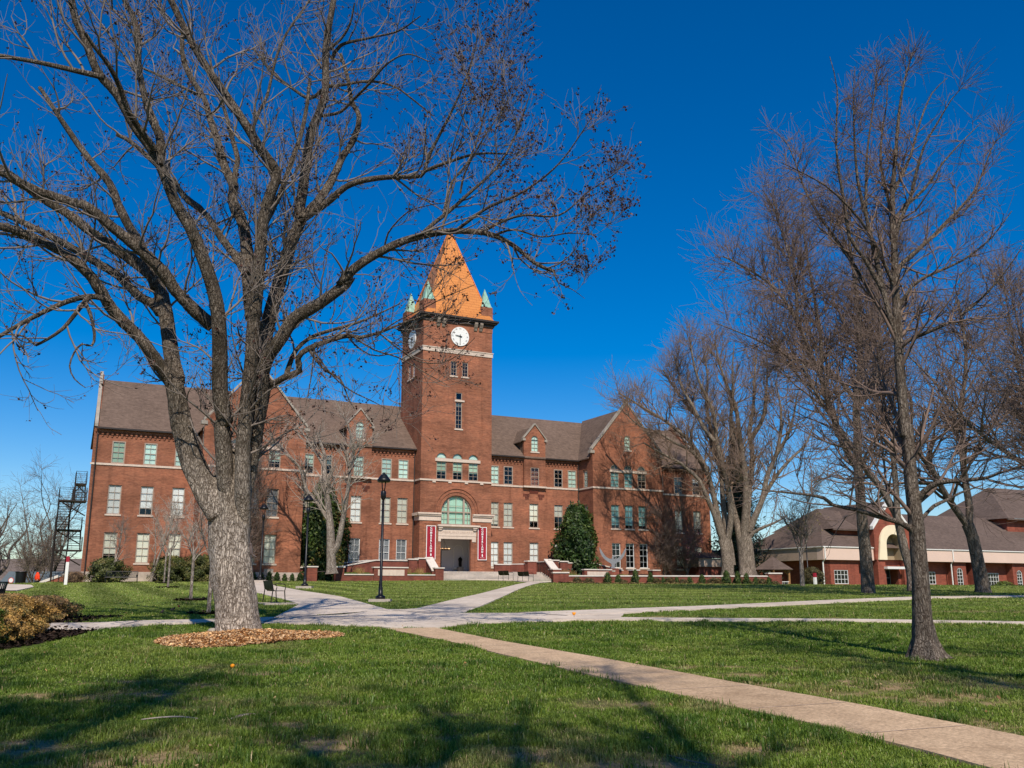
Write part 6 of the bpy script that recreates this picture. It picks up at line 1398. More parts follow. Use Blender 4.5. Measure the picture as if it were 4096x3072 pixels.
def blend(pieces, voxel, disp, seed, scale):
    """unions overlapping closed limbs into one skin so that forks flow together"""
    vs = []; fs = []
    for V, F, k in pieces:
        o = len(vs); vs += V.tolist(); fs += [tuple(int(i)+o for i in f) for f in F]; n = len(V); fs += [tuple(range(o, o+k))[::-1], tuple(range(o+n-k, o+n))]
    me = bpy.data.meshes.new('tmp'); me.from_pydata(vs, [], fs); ob = bpy.data.objects.new('tmp', me); COL.objects.link(ob)
    bm = bmesh.new(); bm.from_mesh(me); bmesh.ops.recalc_face_normals(bm, faces=bm.faces); bm.to_mesh(me); bm.free()
    rm = ob.modifiers.new('r', 'REMESH'); rm.mode = 'VOXEL'; rm.voxel_size = voxel
    sm = ob.modifiers.new('s', 'SMOOTH'); sm.factor = .6; sm.iterations = 5
    ev = ob.evaluated_get(bpy.context.evaluated_depsgraph_get()); m2 = bpy.data.meshes.new_from_object(ev)
    n = len(m2.vertices); V = np.empty(n*3, np.float32); m2.vertices.foreach_get('co', V); V = V.reshape(-1,3).astype(float)
    N = np.empty(n*3, np.float32); m2.vertices.foreach_get('normal', N); N = N.reshape(-1,3)
    nf = len(m2.polygons); lt = np.empty(nf, np.int32); m2.polygons.foreach_get('loop_total', lt); lv = np.empty(len(m2.loops), np.int32); m2.loops.foreach_get('vertex_index', lv)
    F = lv.reshape(-1,4) if (lt == 4).all() else np.array([list(p.vertices)+[p.vertices[-1]]*(4-len(p.vertices)) for p in m2.polygons])
    a = V[:,0]*scale+V[:,1]*scale*.8; h = fbm(a+60, V[:,2]*scale*.45+V[:,1]*scale*.5+60, seed, 4)-.5
    V = V+N*(h*disp)[:,None]; bpy.data.objects.remove(ob); bpy.data.meshes.remove(m2); return V, F
# ---- the big tree
big = Tree(11); limbs = [smooth_limb(q, .16) for q in U(BIG)]
A = limbs[0]; z = A[:,2]
A[:,3] *= .93-.06*sst(1.5,3.5,z)
for L in limbs[1:]: L[:,3] *= .86
# trunk with an uneven, buttressed section
def lumpy(A, k, seed, amp=.06, flare=0):
    V, F = tube_np(A[None,:,:3], A[None,:,3], k); m = len(A); a = np.arange(k)*2*np.pi/k; ph = np.random.default_rng(seed).random(6)*6.28
    s_ = np.arange(m)[:,None]/m
    f = 1+amp*np.sin(3*a[None]+ph[0]+3*s_)+amp*.6*np.sin(5*a[None]+ph[1]-5*s_)+amp*.5*np.sin(2*a[None]+9*s_+ph[2])+amp*.45*np.sin(7*a[None]+ph[3]+11*s_)
    f = f+flare*np.exp(-(A[:,2:3]-A[0,2])/.22)*(.6+.6*np.maximum(0,np.sin(5*a[None]+ph[4])))
    V = V.reshape(m,k,3); c = A[:,None,:3]; return ((V-c)*f[...,None]+c).reshape(-1,3), F
for i, L in enumerate(limbs[1:], 1):
    if L[0,3] > .13 and 3.0 < L[0,2] < 5.2 and abs(L[0,0]+5.9) < .5:
        z0 = L[0,2]; st_ = np.array([[-6.0, 21.0, z0-1.5, L[0,3]*.35], [-6.0+.5*(L[0,0]+6.0), 21.0, z0-.75, L[0,3]*.7]]); limbs[i] = np.vstack([st_, L])
tr_ = limbs[0]; zt = tr_[:,2]; tr_[:,3] *= 1-.38*sst(3.7, 4.7, zt)
pieces = [(*lumpy(tr_, 48, 3, .05, .20), 48)]
for L in limbs[1:]:
    sd = int(abs(L[0,0]*977)) % 999
    thick = L[:,3] > .075; n_t = int(thick.sum()) if thick[0] else 0
    if n_t >= 4: pieces.append((*lumpy(L[:n_t], 18, sd, .08), 18)); rest = L[max(n_t-3,0):]
    else: rest = L
    if len(rest) >= 3:
        rest = rest.copy()
        if n_t >= 4: rest[0,3] *= .8; rest[1,3] *= .95
        big.t.append(lumpy(rest, 10, sd, .06))
big.t.append(blend(pieces, .032, .05, 5, 5.0))
fork = [(L, 1.0) for L in limbs[1:]]
p, tn, r_, f_ = big.sites_limb(fork, 2.1, .12)
ok = (p[:,2] > 4.2); p, tn, r_ = p[ok], tn[ok], r_[ok]
lim = np.clip(1-.16*np.clip(p[:,0]+1.5, 0, 5), .35, 1)*np.clip(.55+r_/.09, .55, 1)
P1, R1_ = big.grow(p, tn, r_*.5, 1.75*lim, 9, .85, .09, .13, .007, 5, rmax=.032, curl=.03)
p, tn, r_, f_ = big.sites(P1, R1_, 5.2); P2, R2_ = big.grow(p, tn, r_*.75, .82*np.clip(1-.14*np.clip(p[:,0]+1.0, 0, 5), .4, 1), 7, .75, .10, .16, .0045, 4, rmax=.015, curl=.05)
p, tn, r_, f_ = big.sites(P2, R2_, 4.4); P3, R3_ = big.grow(p, tn, r_*.8, .42, 5, .7, .10, .15, .003, 3, rmax=.0075)
tips = np.concatenate([P3[:,-1], P2[:,-1], P3[:,3]]); keep = big.r.random(len(tips)) < (.13+.34*sst(-6, 2, tips[:,0])); tips = tips[keep]
M['seed'] = M['leaf']
def seeds(th, b): leaf_cloud('seed_clusters', tips, .027, [(.045,.016,.014),(.075,.026,.018),(.03,.013,.014),(.11,.05,.02)], M['leaf'], th, b, 5, 5, .7, 1.05)
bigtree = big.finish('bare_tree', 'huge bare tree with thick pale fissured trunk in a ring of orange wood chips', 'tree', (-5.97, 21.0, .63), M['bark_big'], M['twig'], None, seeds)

for q in (R2[0],): q[:] = [(a, b, c, int(w*.86)) for a, b, c, w in q]
# ---- single leader trees on the right
def leader_tree(seed, traced, label, base, mt, mc, dens, L1, spread=.9, up=.07, tipr=.004, name='bare_tree', group=None, d2=5, d3=4, L2=.9, L3=.45, zmin=2.0, extra=None, kscale=1, prof=None, wob=.11, near=False, t0=.12, grp=1.0):
    T = Tree(seed); lm = [smooth_limb(q, .25 if base[1] < 30 else .5) for q in traced]
    if near:
        T.t.append(blend([(*lumpy(L[L[:,3] > .03], 20 if i == 0 else 12, seed+i, .05, 1.7 if i == 0 else 0), 20 if i == 0 else 12) for i, L in enumerate(lm)], .016, .02, seed, 9.0))
        for L in lm: T.t.append(lumpy(L[np.maximum(np.argmax(L[:,3] <= .033), 0):], 7, seed, .03))
    else:
        T.t.append(lumpy(lm[0], 22, seed, .05, .3))
        for L in lm[1:]: T.t.append(lumpy(L, 8, seed+1, .05))
    p, tn, r_, f_ = T.sites_limb([(L, 1.0) for L in lm], dens, t0); ok = p[:,2] > base[2]+zmin; p, tn, r_, f_ = p[ok], tn[ok], r_[ok], f_[ok]
    ztop = max(L[:,2].max() for L in lm); hh = (p[:,2]-base[2])/(ztop-base[2])
    ln = L1*(prof(hh) if prof else np.clip(1.25-1.0*hh, .22, 1))
    ln = ln*np.clip(r_/(.06*kscale), .4, 1)*(np.clip(1.5-1.3*f_, .2, 1) if near else 1)
    P1, R1_ = T.grow(p, tn, r_*.5, ln, 9, spread, up, wob, tipr*1.6, 5, rmax=.045*kscale, curl=.02)
    p, tn, r_, f_ = T.sites(P1, R1_, d2); P2, R2_ = T.grow(p, tn, r_*.7, L2*(1.15-.5*f_)*np.clip(1.35-1.0*(p[:,2]-base[2])/(ztop-base[2]), .32, 1) if near else L2*(1.15-.5*f_), 6, .75, up, wob*1.2, tipr, 4, rmax=.018*kscale, curl=.03)
    p, tn, r_, f_ = T.sites(P2, R2_, d3); P3, R3_ = T.grow(p, tn, r_*.8, L3, 4, .7, up, wob*1.3, tipr*.7, 3, rmax=.009*kscale)
    ex = (lambda th, b: extra(th, b, P3, P2)) if extra else None
    return T.finish(name, label, 'tree', base, mt, mc, group, ex)
def buds(cols, sz, frac, nm='buds', quads=2):
    def f(th, b, P3, P2):
        tp = P3[:,-1]; r = np.random.default_rng(4); tp = tp[r.random(len(tp)) < frac]; leaf_cloud(nm, tp, sz, cols, M['leaf'], th, b, 3, quads, .6, .8)
    return f
leader_tree(21, U(RT), 'slender bare tree with dark trunk on the near right lawn', (6.9, 16.1, .48), M['bark_oak'], M['twig_br'], 3.5, 1.75, .85, .06, .0034, d2=5.2, d3=3.8, L2=.75, L3=.40, zmin=1.9, near=True, extra=buds([(.16,.075,.05),(.2,.12,.06)], .011, .5), prof=lambda h: np.clip(1.15-.6*np.abs(h-.35)/.65, .45, 1))
leader_tree(22, U(R2), 'tall bare tree with mossy grey trunk before the cream arched portal', (17.47, 46.7, 1.42), M['bark_far'], M['twig_br'], 3.4, 4.8, .9, .06, .008, d2=8, d3=5, L2=2.0, L3=1.0, zmin=4.5, kscale=2.0)
leader_tree(23, U(R4), 'bare tree whose leaning twin stems rise behind the slender near tree', (17.26, 41.0, 1.27), M['bark_far'], M['twig_br'], 2.8, 3.8, .9, .06, .008, d2=7, d3=5, L2=1.6, L3=.8, zmin=4.0, kscale=1.7)
leader_tree(24, U(R3)[0:1]+U(R3)[1:], 'bare tree forking low into two stems near the right edge', (23.67, 47.9, 1.46), M['bark_far'], M['twig_br'], 3.6, 4.8, .9, .06, .009, d2=8, d3=5, L2=1.9, L3=.95, zmin=4.0, kscale=2.0)
# crown and stems of the trees reaching in from beyond the right edge
def random_stems(seed, base, h, r0, n, spread, lean=(0,0), z_fork=.2):
    r = np.random.default_rng(seed); out = []; b = np.array(base)
    tr = [(b[0], b[1], b[2]-.25, r0*1.15), (b[0]+lean[0]*.05, b[1]+lean[1]*.05, b[2]+h*z_fork*.5, r0), (b[0]+lean[0]*.12, b[1]+lean[1]*.12, b[2]+h*z_fork, r0*.9)]
    out.append(tr); f = tr[-1]
    for i in range(n):
        a = 2*np.pi*(i+.5*r.random())/n; s_ = spread*(.35+.75*r.random()) if i else .15; q = [f]; hh = h*(.75+.3*r.random())
        q = [(f[0], f[1], f[2]-.3, r0*.55)]
        for t_ in (.25,.5,.75,1.0):
            rr = s_*h*t_**.8; q.append((f[0]+cos(a)*rr+lean[0]*t_+r.normal()*.03*h, f[1]+sin(a)*rr*.8+lean[1]*t_+r.normal()*.03*h, f[2]+(hh-h*z_fork)*t_**1.05, r0*.5*(1-t_*.88)))
        out.append(q)
    return out
leader_tree(25, random_stems(5, (24.0, 37.5, 1.05), 15, .28, 5, .42, (-1.0,0), .22), 'bare crown reaching in from just past the right edge, nearest of those', (24.0, 37.5, 1.05), M['bark_far'], M['twig_br'], 3.4, 3.8, .9, .06, .008, d2=7.5, d3=5, L2=1.7, L3=.85, zmin=4, kscale=1.8)
leader_tree(26, random_stems(6, (36.5, 58, 1.2), 19, .36, 6, .4, (-.6,0), .25), 'distant bare crown at the right edge above the long building', (36.5, 58, 1.2), M['bark_far'], M['twig_br'], 2.6, 4.6, .9, .06, .011, d2=7, d3=5, L2=2.1, L3=1.05, zmin=5, kscale=2.4)
# vase shaped old trees by the hall's right corner
for sd, tr, lab in ((31, U(CA), 'old many limbed bare tree with split trunk at the right end of the hall'), (32, U(CB), 'old bare tree with the thickest trunk, right of the split trunk one')):
    x_, y_, z_ = tr[0][0][:3]; leader_tree(sd, tr, lab, (x_, y_, 1.9), M['bark_cl'], M['twig_cl'], 1.55, 4.4, .72, .10, .010, d2=7.5, d3=5.5, L2=2.3, L3=1.15, zmin=7.0, kscale=2.0, prof=lambda hh: np.clip(1.1-.55*hh, .45, 1), wob=.12, t0=.22)
# pale forked tree in front of the hall
leader_tree(33, U(CT), 'small pale forked bare tree between the left evergreen and the lamp posts', (-15.0, 79.0, 2.25), M['bark_pale'], M['twig_pale'], 1.9, 2.9, .75, .08, .011, d2=5, d3=3.2, L2=1.8, L3=.85, zmin=4.5, kscale=1.6)
# slim budding tree by the gazebo
leader_tree(34, random_stems(8, (18.9,62,1.78), 6.6, .13, 5, .32, (.4,0), .34), 'slim tree with yellow green buds left of the long building', (18.9,62,1.78), M['bark_pale'], M['twig'], 2.6, 1.9, .8, .07, .008, d2=5, d3=4, L2=.95, L3=.5, zmin=2.2, kscale=1.3, extra=buds([(.26,.21,.06),(.34,.26,.09)], .035, .55, 'blossom', 3))
# redbud against the hall
leader_tree(35, random_stems(9, (19.0,103.0,2.0), 6.8, .13, 5, .36, (0,0), .22), 'small redbud with dusky pink buds against the right end of the hall', (19.0,103.0,2.0), M['bark_oak'], M['twig_br'], 2.6, 2.0, .8, .05, .012, d2=5, d3=4, L2=1.1, L3=.6, zmin=1.5, kscale=1.3, extra=buds([(.30,.075,.13),(.22,.06,.10)], .05, .7, 'blossom', 2))
leader_tree(36, random_stems(10, (16.2,101.5,2.0), 8.5, .10, 9, .30, (0,0), .04), 'brown many stemmed bare shrub tree beside the redbud', (16.2,101.5,2.0), M['bark_oak'], M['twig_br'], 3.0, 1.7, .6, .09, .012, d2=6, d3=4, L2=1.1, L3=.6, zmin=1.0, kscale=1.3)
leader_tree(37, random_stems(12, (-22.2,77.2,2.1), 10.5, .12, 10, .26, (0,0), .04), 'brown many stemmed bare tree just left of the huge trunk', (-22.2,77.2,2.1), M['bark_oak'], M['twig_br'], 3.2, 1.9, .55, .1, .012, d2=6, d3=4, L2=1.2, L3=.6, zmin=1.0, kscale=1.3)
# young staked saplings on the left lawn
for sd, (x, y), h, lab in ((41,(-12.97,38.56),4.7,'young bare sapling with pale trunk, second left of the huge trunk'),(42,(-20.58,56.97),5.6,'young bare sapling in a dark mulch ring, middle of the left lawn'),(43,(-26.4,72.2),5.6,'young bare sapling right beside the leaning twin stemmed one'),(44,(-9.22,29.12),4.4,'nearest young sapling, close against the left side of the huge trunk')):
    b = (x, y, gf(x,y)); leader_tree(sd, random_stems(sd, b, h, .055, 4, .28, (0,0), .42), lab, b, M['bark_pale'], M['twig_pale'], 3.2, 1.2, .7, .1, .005, name='sapling', group='young saplings on the left lawn', d2=4, d3=2.5, L2=.6, L3=.3, zmin=1.5, kscale=.8)
    rr_ = np.random.default_rng(sd); q = np.sqrt(rr_.random(700))*.62; a = rr_.random(700)*6.28; o = chip_bed('mulch_ring', np.stack([x+q*np.cos(a), y+q*np.sin(a)], 1), .05, [(.022,.015,.011),(.035,.024,.017)], None, sd); stuff(o)
leader_tree(45, [[(-29.7,78.2,2.0,.10),(-29.2,78.2,4.2,.085),(-28.5,78.2,6.3,.06),(-28.0,78.2,8.2,.03)],[(-29.7,78.2,2.1,.08),(-29.5,78.2,4.5,.06),(-29.7,78.2,7,.03)]], 'leaning twin stemmed pale young tree between the round shrubs', (-29.7,78.2,2.17), M['bark_pale'], M['twig_pale'], 2.6, 1.7, .7, .1, .007, name='sapling', d2=5, d3=3, L2=.9, L3=.45, zmin=1.8, kscale=1)
leader_tree(46, [[(-31.6,74.6,2.0,.08),(-31.3,74.6,3.6,.07),(-31.0,74.6,5.2,.05),(-30.9,74.6,7,.02)],[(-31.4,74.6,3.4,.05),(-30.7,74.6,4.6,.03)]], 'small bare tree right behind the black slatted bench', (-31.6,74.6,2.1), M['bark_pale'], M['twig'], 2.6, 1.7, .8, .06, .007, name='sapling', d2=5, d3=3, L2=.9, L3=.45, zmin=1.4, kscale=1)
# trees beyond the left end of the hall
for sd, bs, h, n, r0, lab in ((51,(-60,108,-.3),13.5,8,.5,'broad bare tree cut by the left edge of the view'),(52,(-50.5,100,.2),9.5,7,.22,'bare tree right behind the person in orange'),(53,(-47.6,98,.3),12.5,7,.24,'tall bare tree behind the fire escape landings'),(54,(-45.2,90,.5),7.6,6,.16,'small bare tree with tan buds beside the white pylon sign')):
    leader_tree(sd, random_stems(sd, bs, h, r0, n, .5 if sd == 51 else .38, (0,0), .18), lab, bs, M['bark_far'], M['twig_l'], 1.3, 3.4 if sd == 51 else 2.4, .85, .05, .010, d2=5, d3=3.6, L2=1.7, L3=.9, zmin=1.8, kscale=2.0, group='bare trees beyond the left end of the hall', extra=buds([(.24,.19,.09),(.2,.14,.08)], .05, .4, 'buds', 2) if sd == 54 else None)
# bare trees standing behind the viewpoint; their branch shadows fall on the near lawn
for sd, bs, h, n, sp_, lab in ((61,(-4.4,-5.0,-.05),20,9,.27,'bare tree behind the viewpoint on the left, shading the near lawn'),(62,(12.0,-1.0,.05),20,7,.24,'bare tree beside the viewpoint on the right, shading the grass beyond the tan walk'),(63,(1.0,-6.0,-.1),19,8,.20,'bare tree straight behind the viewpoint, shading the bottom of the lawn')):
    leader_tree(sd, random_stems(sd, bs, h, .5, n, sp_, (0,0), .26), lab, bs, M['bark_oak'], M['twig'], 2.0, 3.6, .8, .05, .012, d2=5, d3=3.2, L2=1.3, L3=.6, zmin=6.5, kscale=3.2, wob=.16)

# ---- evergreens and shrubs
def leafy(name, label, cat, base, prof, n, size, cols, core, seed, h, group=None, asp=.45, stems=True, squash=1.0, parts=('foliage',)):
    """foliage scattered through an uneven volume: prof(t)-> radius at height fraction t"""
    r = np.random.default_rng(seed); th = thing(name, label, cat, base, 0, group)
    t_ = r.random(n)**.9; a = r.random(n)*2*np.pi; lump = 1+.22*np.sin(3*a+7*t_+seed)+.16*np.sin(5*a-11*t_)+.10*np.sin(9*a+17*t_)
    q = (.62+.42*r.random(n)**.5)*prof(t_)*lump; P = np.stack([np.cos(a)*q, np.sin(a)*q*squash, t_*h+r.normal(0,.03*h,n)], 1); P[:,2] = np.maximum(P[:,2], .02)
    cl = .5+.9*vnoise(a*3+40, t_*9+seed, seed)
    nn = np.stack([np.cos(a), np.sin(a), .7+0*a], 1)+r.normal(size=(n,3))*.75; nn /= np.linalg.norm(nn, axis=1, keepdims=True)
    u = np.cross(nn, r.normal(size=(n,3))); u /= np.linalg.norm(u, axis=1, keepdims=True); v = np.cross(nn, u); s_ = size*(.6+.8*r.random((n,1)))
    V = np.stack([P-u*s_, P+v*s_*asp, P+u*s_, P-v*s_*asp], 1).reshape(-1,3); F = (np.arange(n)*4)[:,None]+np.arange(4)[None]
    cc = np.array(cols)[np.clip((len(cols)*vnoise(a*2.2+9, t_*6, seed+3)+r.normal(0,.7,n)).astype(int), 0, len(cols)-1)]*cl[:,None]*(.7+.6*r.random((n,1)))
    C = np.ones((n,4,4)); C[:,:,:3] = cc[:,None]
    fast_mesh('foliage', V, F, M['leaf'], th, smooth=False, attr={'tint': C.reshape(-1,4)})
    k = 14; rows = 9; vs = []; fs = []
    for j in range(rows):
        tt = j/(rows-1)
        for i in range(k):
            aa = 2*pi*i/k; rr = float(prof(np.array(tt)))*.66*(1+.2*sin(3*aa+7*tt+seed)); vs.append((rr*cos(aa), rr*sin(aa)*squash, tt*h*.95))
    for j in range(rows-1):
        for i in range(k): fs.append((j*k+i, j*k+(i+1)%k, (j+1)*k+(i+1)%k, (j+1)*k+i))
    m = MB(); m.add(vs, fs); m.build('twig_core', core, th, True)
    if stems: m = MB(); m.tube([(0,0,-.3),(0,0,h*.6)], max(.03, .03*h), 8); m.build('trunk', M['bark_oak'], th)
    return th
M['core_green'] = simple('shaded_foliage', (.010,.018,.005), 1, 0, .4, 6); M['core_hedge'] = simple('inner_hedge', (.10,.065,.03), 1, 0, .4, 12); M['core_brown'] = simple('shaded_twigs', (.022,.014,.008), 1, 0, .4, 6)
MAG = [(.012,.035,.006),(.03,.062,.010),(.055,.09,.016),(.09,.12,.025)]
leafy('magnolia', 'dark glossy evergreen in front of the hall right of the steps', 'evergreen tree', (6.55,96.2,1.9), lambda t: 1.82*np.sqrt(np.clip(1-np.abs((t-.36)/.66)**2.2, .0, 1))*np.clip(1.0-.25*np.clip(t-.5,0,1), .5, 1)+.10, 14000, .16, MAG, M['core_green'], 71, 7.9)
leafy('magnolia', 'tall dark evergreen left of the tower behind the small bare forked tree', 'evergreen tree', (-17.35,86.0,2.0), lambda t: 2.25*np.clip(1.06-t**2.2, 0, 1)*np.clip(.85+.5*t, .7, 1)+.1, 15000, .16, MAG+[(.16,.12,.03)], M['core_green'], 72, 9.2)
def conifer(label, base, h, w, seed):
    return leafy('conifer', label, 'conifer', base, lambda t: w*(1.02-t)*(.75+.5*np.abs(np.sin(t*26)))+.05, 9000, .28, [(.010,.024,.012),(.02,.038,.018),(.03,.05,.022)], M['core_green'], seed, h, asp=.22)
conifer('tall dark conifer behind the old bare trees at the hall corner', (25.8,107,1.2), 18.5, 3.2, 73)
conifer('small dark conifer in the gap right of the hall', (28.3,118,1.0), 7.0, 1.6, 74)
OR = [(.15,.12,.03),(.28,.18,.05),(.38,.22,.06),(.44,.26,.075),(.32,.19,.06)]
GR = [(.07,.11,.018),(.12,.15,.022),(.26,.17,.035),(.38,.21,.05)]
BRN = [(.13,.09,.04),(.32,.19,.085),(.42,.25,.10),(.22,.16,.05)]
dome = lambda w: (lambda t: w*np.sqrt(np.clip(1-((t-.42)/.60)**2, .02, 1)))
for lab, b, w, h, cols, sd, n in (('green and orange clipped shrub cut by the left edge, nearest of the bed',(-10.35,18.2,.56),.62,.80,GR,81,13000),('small bronze clipped shrub in front of the largest one in the left bed',(-10.15,19.3,.6),.45,.66,OR,82,9000),('largest bronze clipped shrub at the right of the left bed',(-11.0,21.0,.65),.78,.80,OR,83,15000),('brown topped clipped shrub at the back of the left bed',(-12.6,24.0,.74),.72,.76,BRN,84,10000),('brown clipped shrub standing alone at the right end of the bed',(-12.65,26.0,.8),.70,.64,BRN,85,10000)):
    leafy('clipped_shrub', lab, 'shrub', b, dome(w), int(n*1.5), .023, cols, M['core_hedge'], sd, h, 'clipped shrubs in the left bed', .6, False)
for lab, b, w, h, sd in (('round olive green shrub behind the slatted bench',(-32.0,75.2,2.1),1.35,1.85,91),('dark round shrub at the foot of the leaning pale young tree',(-28.6,79.5,2.15),1.5,2.1,92),('large round olive shrub just left of the huge trunk',(-26.2,80.0,2.2),1.75,2.2,93)):
    leafy('round_shrub', lab, 'shrub', b, dome(w), 9000, .075, [(.04,.05,.012),(.07,.085,.02),(.12,.125,.032),(.17,.14,.045)], M['core_green'], sd, h, 'round shrubs along the left wing', .45, False)
leafy('round_shrub', 'round pruned yellow brown shrub behind the short pylon sign', 'shrub', (26.6,84,1.85), dome(.85), 4500, .06, [(.09,.08,.03),(.14,.11,.04),(.06,.055,.02)], M['core_brown'], 94, 1.6, None, .45, True)
leafy('yellow_shrub', 'small yellow flowering bush against the leftmost ground floor window', 'shrub', (-33.4,76.9,2.1), dome(.35), 1500, .05, [(.40,.30,.03),(.14,.16,.03)], M['core_green'], 95, 1.9, None, .5, False)
for lab, b, w, h, cols, sd in (('bare twiggy shrub at the stone foundation corner',(-34.9,76.4,2.0),.6,.95,[(.14,.075,.05),(.2,.12,.08)],96),('tan dry shrub beside the white pylon sign',(-34.2,74.0,1.95),.95,.95,[(.30,.19,.10),(.22,.13,.07)],97)):
    leafy('dry_shrub', lab, 'shrub', b, dome(w), 2600, .06, cols, M['core_brown'], sd, h, None, .12, False)
for lab, x, y, w, h, cols, sd in (('tan round grass clump left of the portal planter',7.4,-5.6,.9,.95,[(.34,.19,.07),(.26,.13,.05)],101),('tan grass clump right of the small panel',12.2,-4.2,.9,.85,[(.34,.19,.07),(.26,.13,.05)],102),('square clipped green box shrub behind the downspout',20.6,-4.6,1.1,.85,[(.03,.055,.012),(.05,.085,.02)],103),('bright green shrub left of the forked tree',23.6,-3.6,1.1,1.3,[(.09,.13,.015),(.13,.17,.025)],104),('dark green shrub cut by the right edge',33.2,-4.5,1.0,1.05,[(.03,.055,.012),(.05,.085,.02)],105)):
    c = bw(x, y, .6); leafy('planting', lab, 'shrub', c, dome(w), 3500, .075, cols, M['core_brown'], sd, h+.5, 'shrubs before the long building', .4, False)
# row of small evergreens in front of the long low wall
ORD = ['first','second','third','fourth','fifth','sixth','seventh','eighth','ninth','tenth','eleventh','twelfth','thirteenth','fourteenth','fifteenth','sixteenth','seventeenth','eighteenth','nineteenth','twentieth','twenty-first','twenty-second','twenty-third']
cone = lambda w: (lambda t: w*np.clip(1.0-.80*t**2.0, .05, 1)*np.clip(.7+1.5*t, .7, 1)*(1+.15*np.sin(t*17)))
SV = [(.03,.06,.012),(.06,.10,.018),(.10,.14,.025)]
pA = leafy('small_conifer', 'x', 'shrub', (0,0,-50), cone(.40), 1500, .06, SV, M['core_green'], 111, 1.05, 'small shrubs along the long low wall', .35, False)
pB = leafy('small_shrub', 'x', 'shrub', (0,0,-50), dome(.45), 1300, .06, [(.10,.075,.025),(.15,.10,.035),(.06,.06,.02)], M['core_brown'], 112, .62, 'small shrubs along the long low wall', .35, False)
row = [(440,'B',.9),(540,'B',.95),(695,'A',1.25),(785,'A',1.0),(825,'B',.8),(930,'A',1.05),(1058,'A',.85),(1110,'B',1.0),(1165,'A',.7),(1215,'B',1.0),(1280,'A',.65),(1335,'B',.95),(1392,'A',.75),(1497,'A',.95),(1605,'B',1.2),(1710,'A',1.1),(1808,'A',1.0),(1885,'A',1.0),(1920,'B',.8),(1965,'A',.8),(2010,'B',1.1),(2080,'A',.85),(2130,'B',.9)]
used = set()
for i, (u_, kd, s_) in enumerate(row):
    t_ = (u_-380)/(2100-380); x = A_[0]+(B_[0]-A_[0])*t_+.1; y = A_[1]+(B_[1]-A_[1])*t_-.75; src = pA if kd == 'A' else pB
    lab = '%s shrub from the left pier along the long low wall, %s' % (ORD[i], 'small green cone' if kd == 'A' else 'low olive brown')
    loc = (x, y, gf(x,y)-.02)
    sc3 = (s_*random.uniform(.85,1.3), s_*random.uniform(.85,1.3), s_*random.uniform(.85,1.3))
    if kd not in used: used.add(kd); src.location = loc; src['label'] = lab; src.scale = sc3
    else: dup(src, loc, i*1.3, lab, sc3)
r = np.random.default_rng(3); n = 5200; q = r.random(n); dd_ = r.random(n)
x = A_[0]-1+(B_[0]-A_[0]+2)*q; y = A_[1]+(B_[1]-A_[1])*q-.2-2.0*dd_
stuff(chip_bed('bed_mulch', np.stack([x, y], 1), .09, [(.022,.014,.010),(.035,.022,.016),(.012,.008,.006)], None, 14))
n = 9000; q = r.random(n); cxx = A_[0]+(B_[0]-A_[0])*q; cyy = A_[1]+(B_[1]-A_[1])*q-1.35-.35*r.random(n); az = r.random(n)*6.28; H = .10+.16*r.random(n)*(.4+.6*(np.sin(q*150) > -.3))
base = np.stack([cxx, cyy, gz(cxx, cyy)], 1); sd_ = np.stack([np.cos(az), np.sin(az), 0*az], 1)*.02; tip = base+np.stack([np.cos(az+1)*H*.9, np.sin(az+1)*H*.9, H], 1)
V = np.stack([base-sd_, base+sd_, tip], 1).reshape(-1,3); C = np.ones((n,3,4)); C[:,:,:3] = (np.array([.44,.32,.14])*(.5+.8*r.random((n,1))))[:,None]
stuff(fast_mesh('dry_border_grass', V, np.arange(3*n).reshape(-1,3), M['blade'], smooth=False, attr={'tint': C.reshape(-1,4)}))
# row of small evergreens at the left pavilion's foundation
pC = None
for i in range(10):
    x_, y_ = 14.6+.66*i, PY-.75; loc = hw(x_, y_, 2.15); lab = '%s box plant from the left in the row along the left pavilion foundation' % ORD[i]
    if pC is None: pC = leafy('box_plant', lab, 'shrub', loc, cone(.27), 900, .055, [(.025,.05,.010),(.05,.085,.015)], M['core_green'], 121, .78, 'box plants along the left pavilion', .4, False)
    else: dup(pC, loc, i*1.1, lab, .85+.3*random.random())

# ---- small life and litter on the lawn
M['fur'] = simple('grey_fur', (.115,.090,.085), .95, 0, .3, 60)
v = [(0,0,0),(.0,-.01,.07),(-.012,-.008,.135),(-.018,-.02,.185),(-.03,-.05,.205),(.035,.0,-.045),(.09,0,-.075),(.13,-.0,-.095),(-.05,-.02,-.03),(-.06,.03,-.01),(-.055,-.02,.12),(-.055,.03,.125),(-.012,-.025,.222),(-.005,.0,.225)]
e = [(0,1),(1,2),(2,3),(3,4),(0,5),(5,6),(6,7),(0,8),(0,9),(2,10),(2,11),(3,12),(3,13)]
sq = skin_fig('squirrel', v, e, [.042,.04,.03,.028,.012,.02,.019,.008,.016,.016,.011,.011,.006,.006], M['fur'], None, 2, (-5.77,20.9,2.42)); tag(sq, 'grey squirrel clinging head up to the right side of the huge trunk', 'squirrel')
M['robin_breast'] = simple('russet_breast', (.34,.105,.035), .9); M['robin_back'] = simple('grey_brown_feathers', (.055,.042,.038), .9)
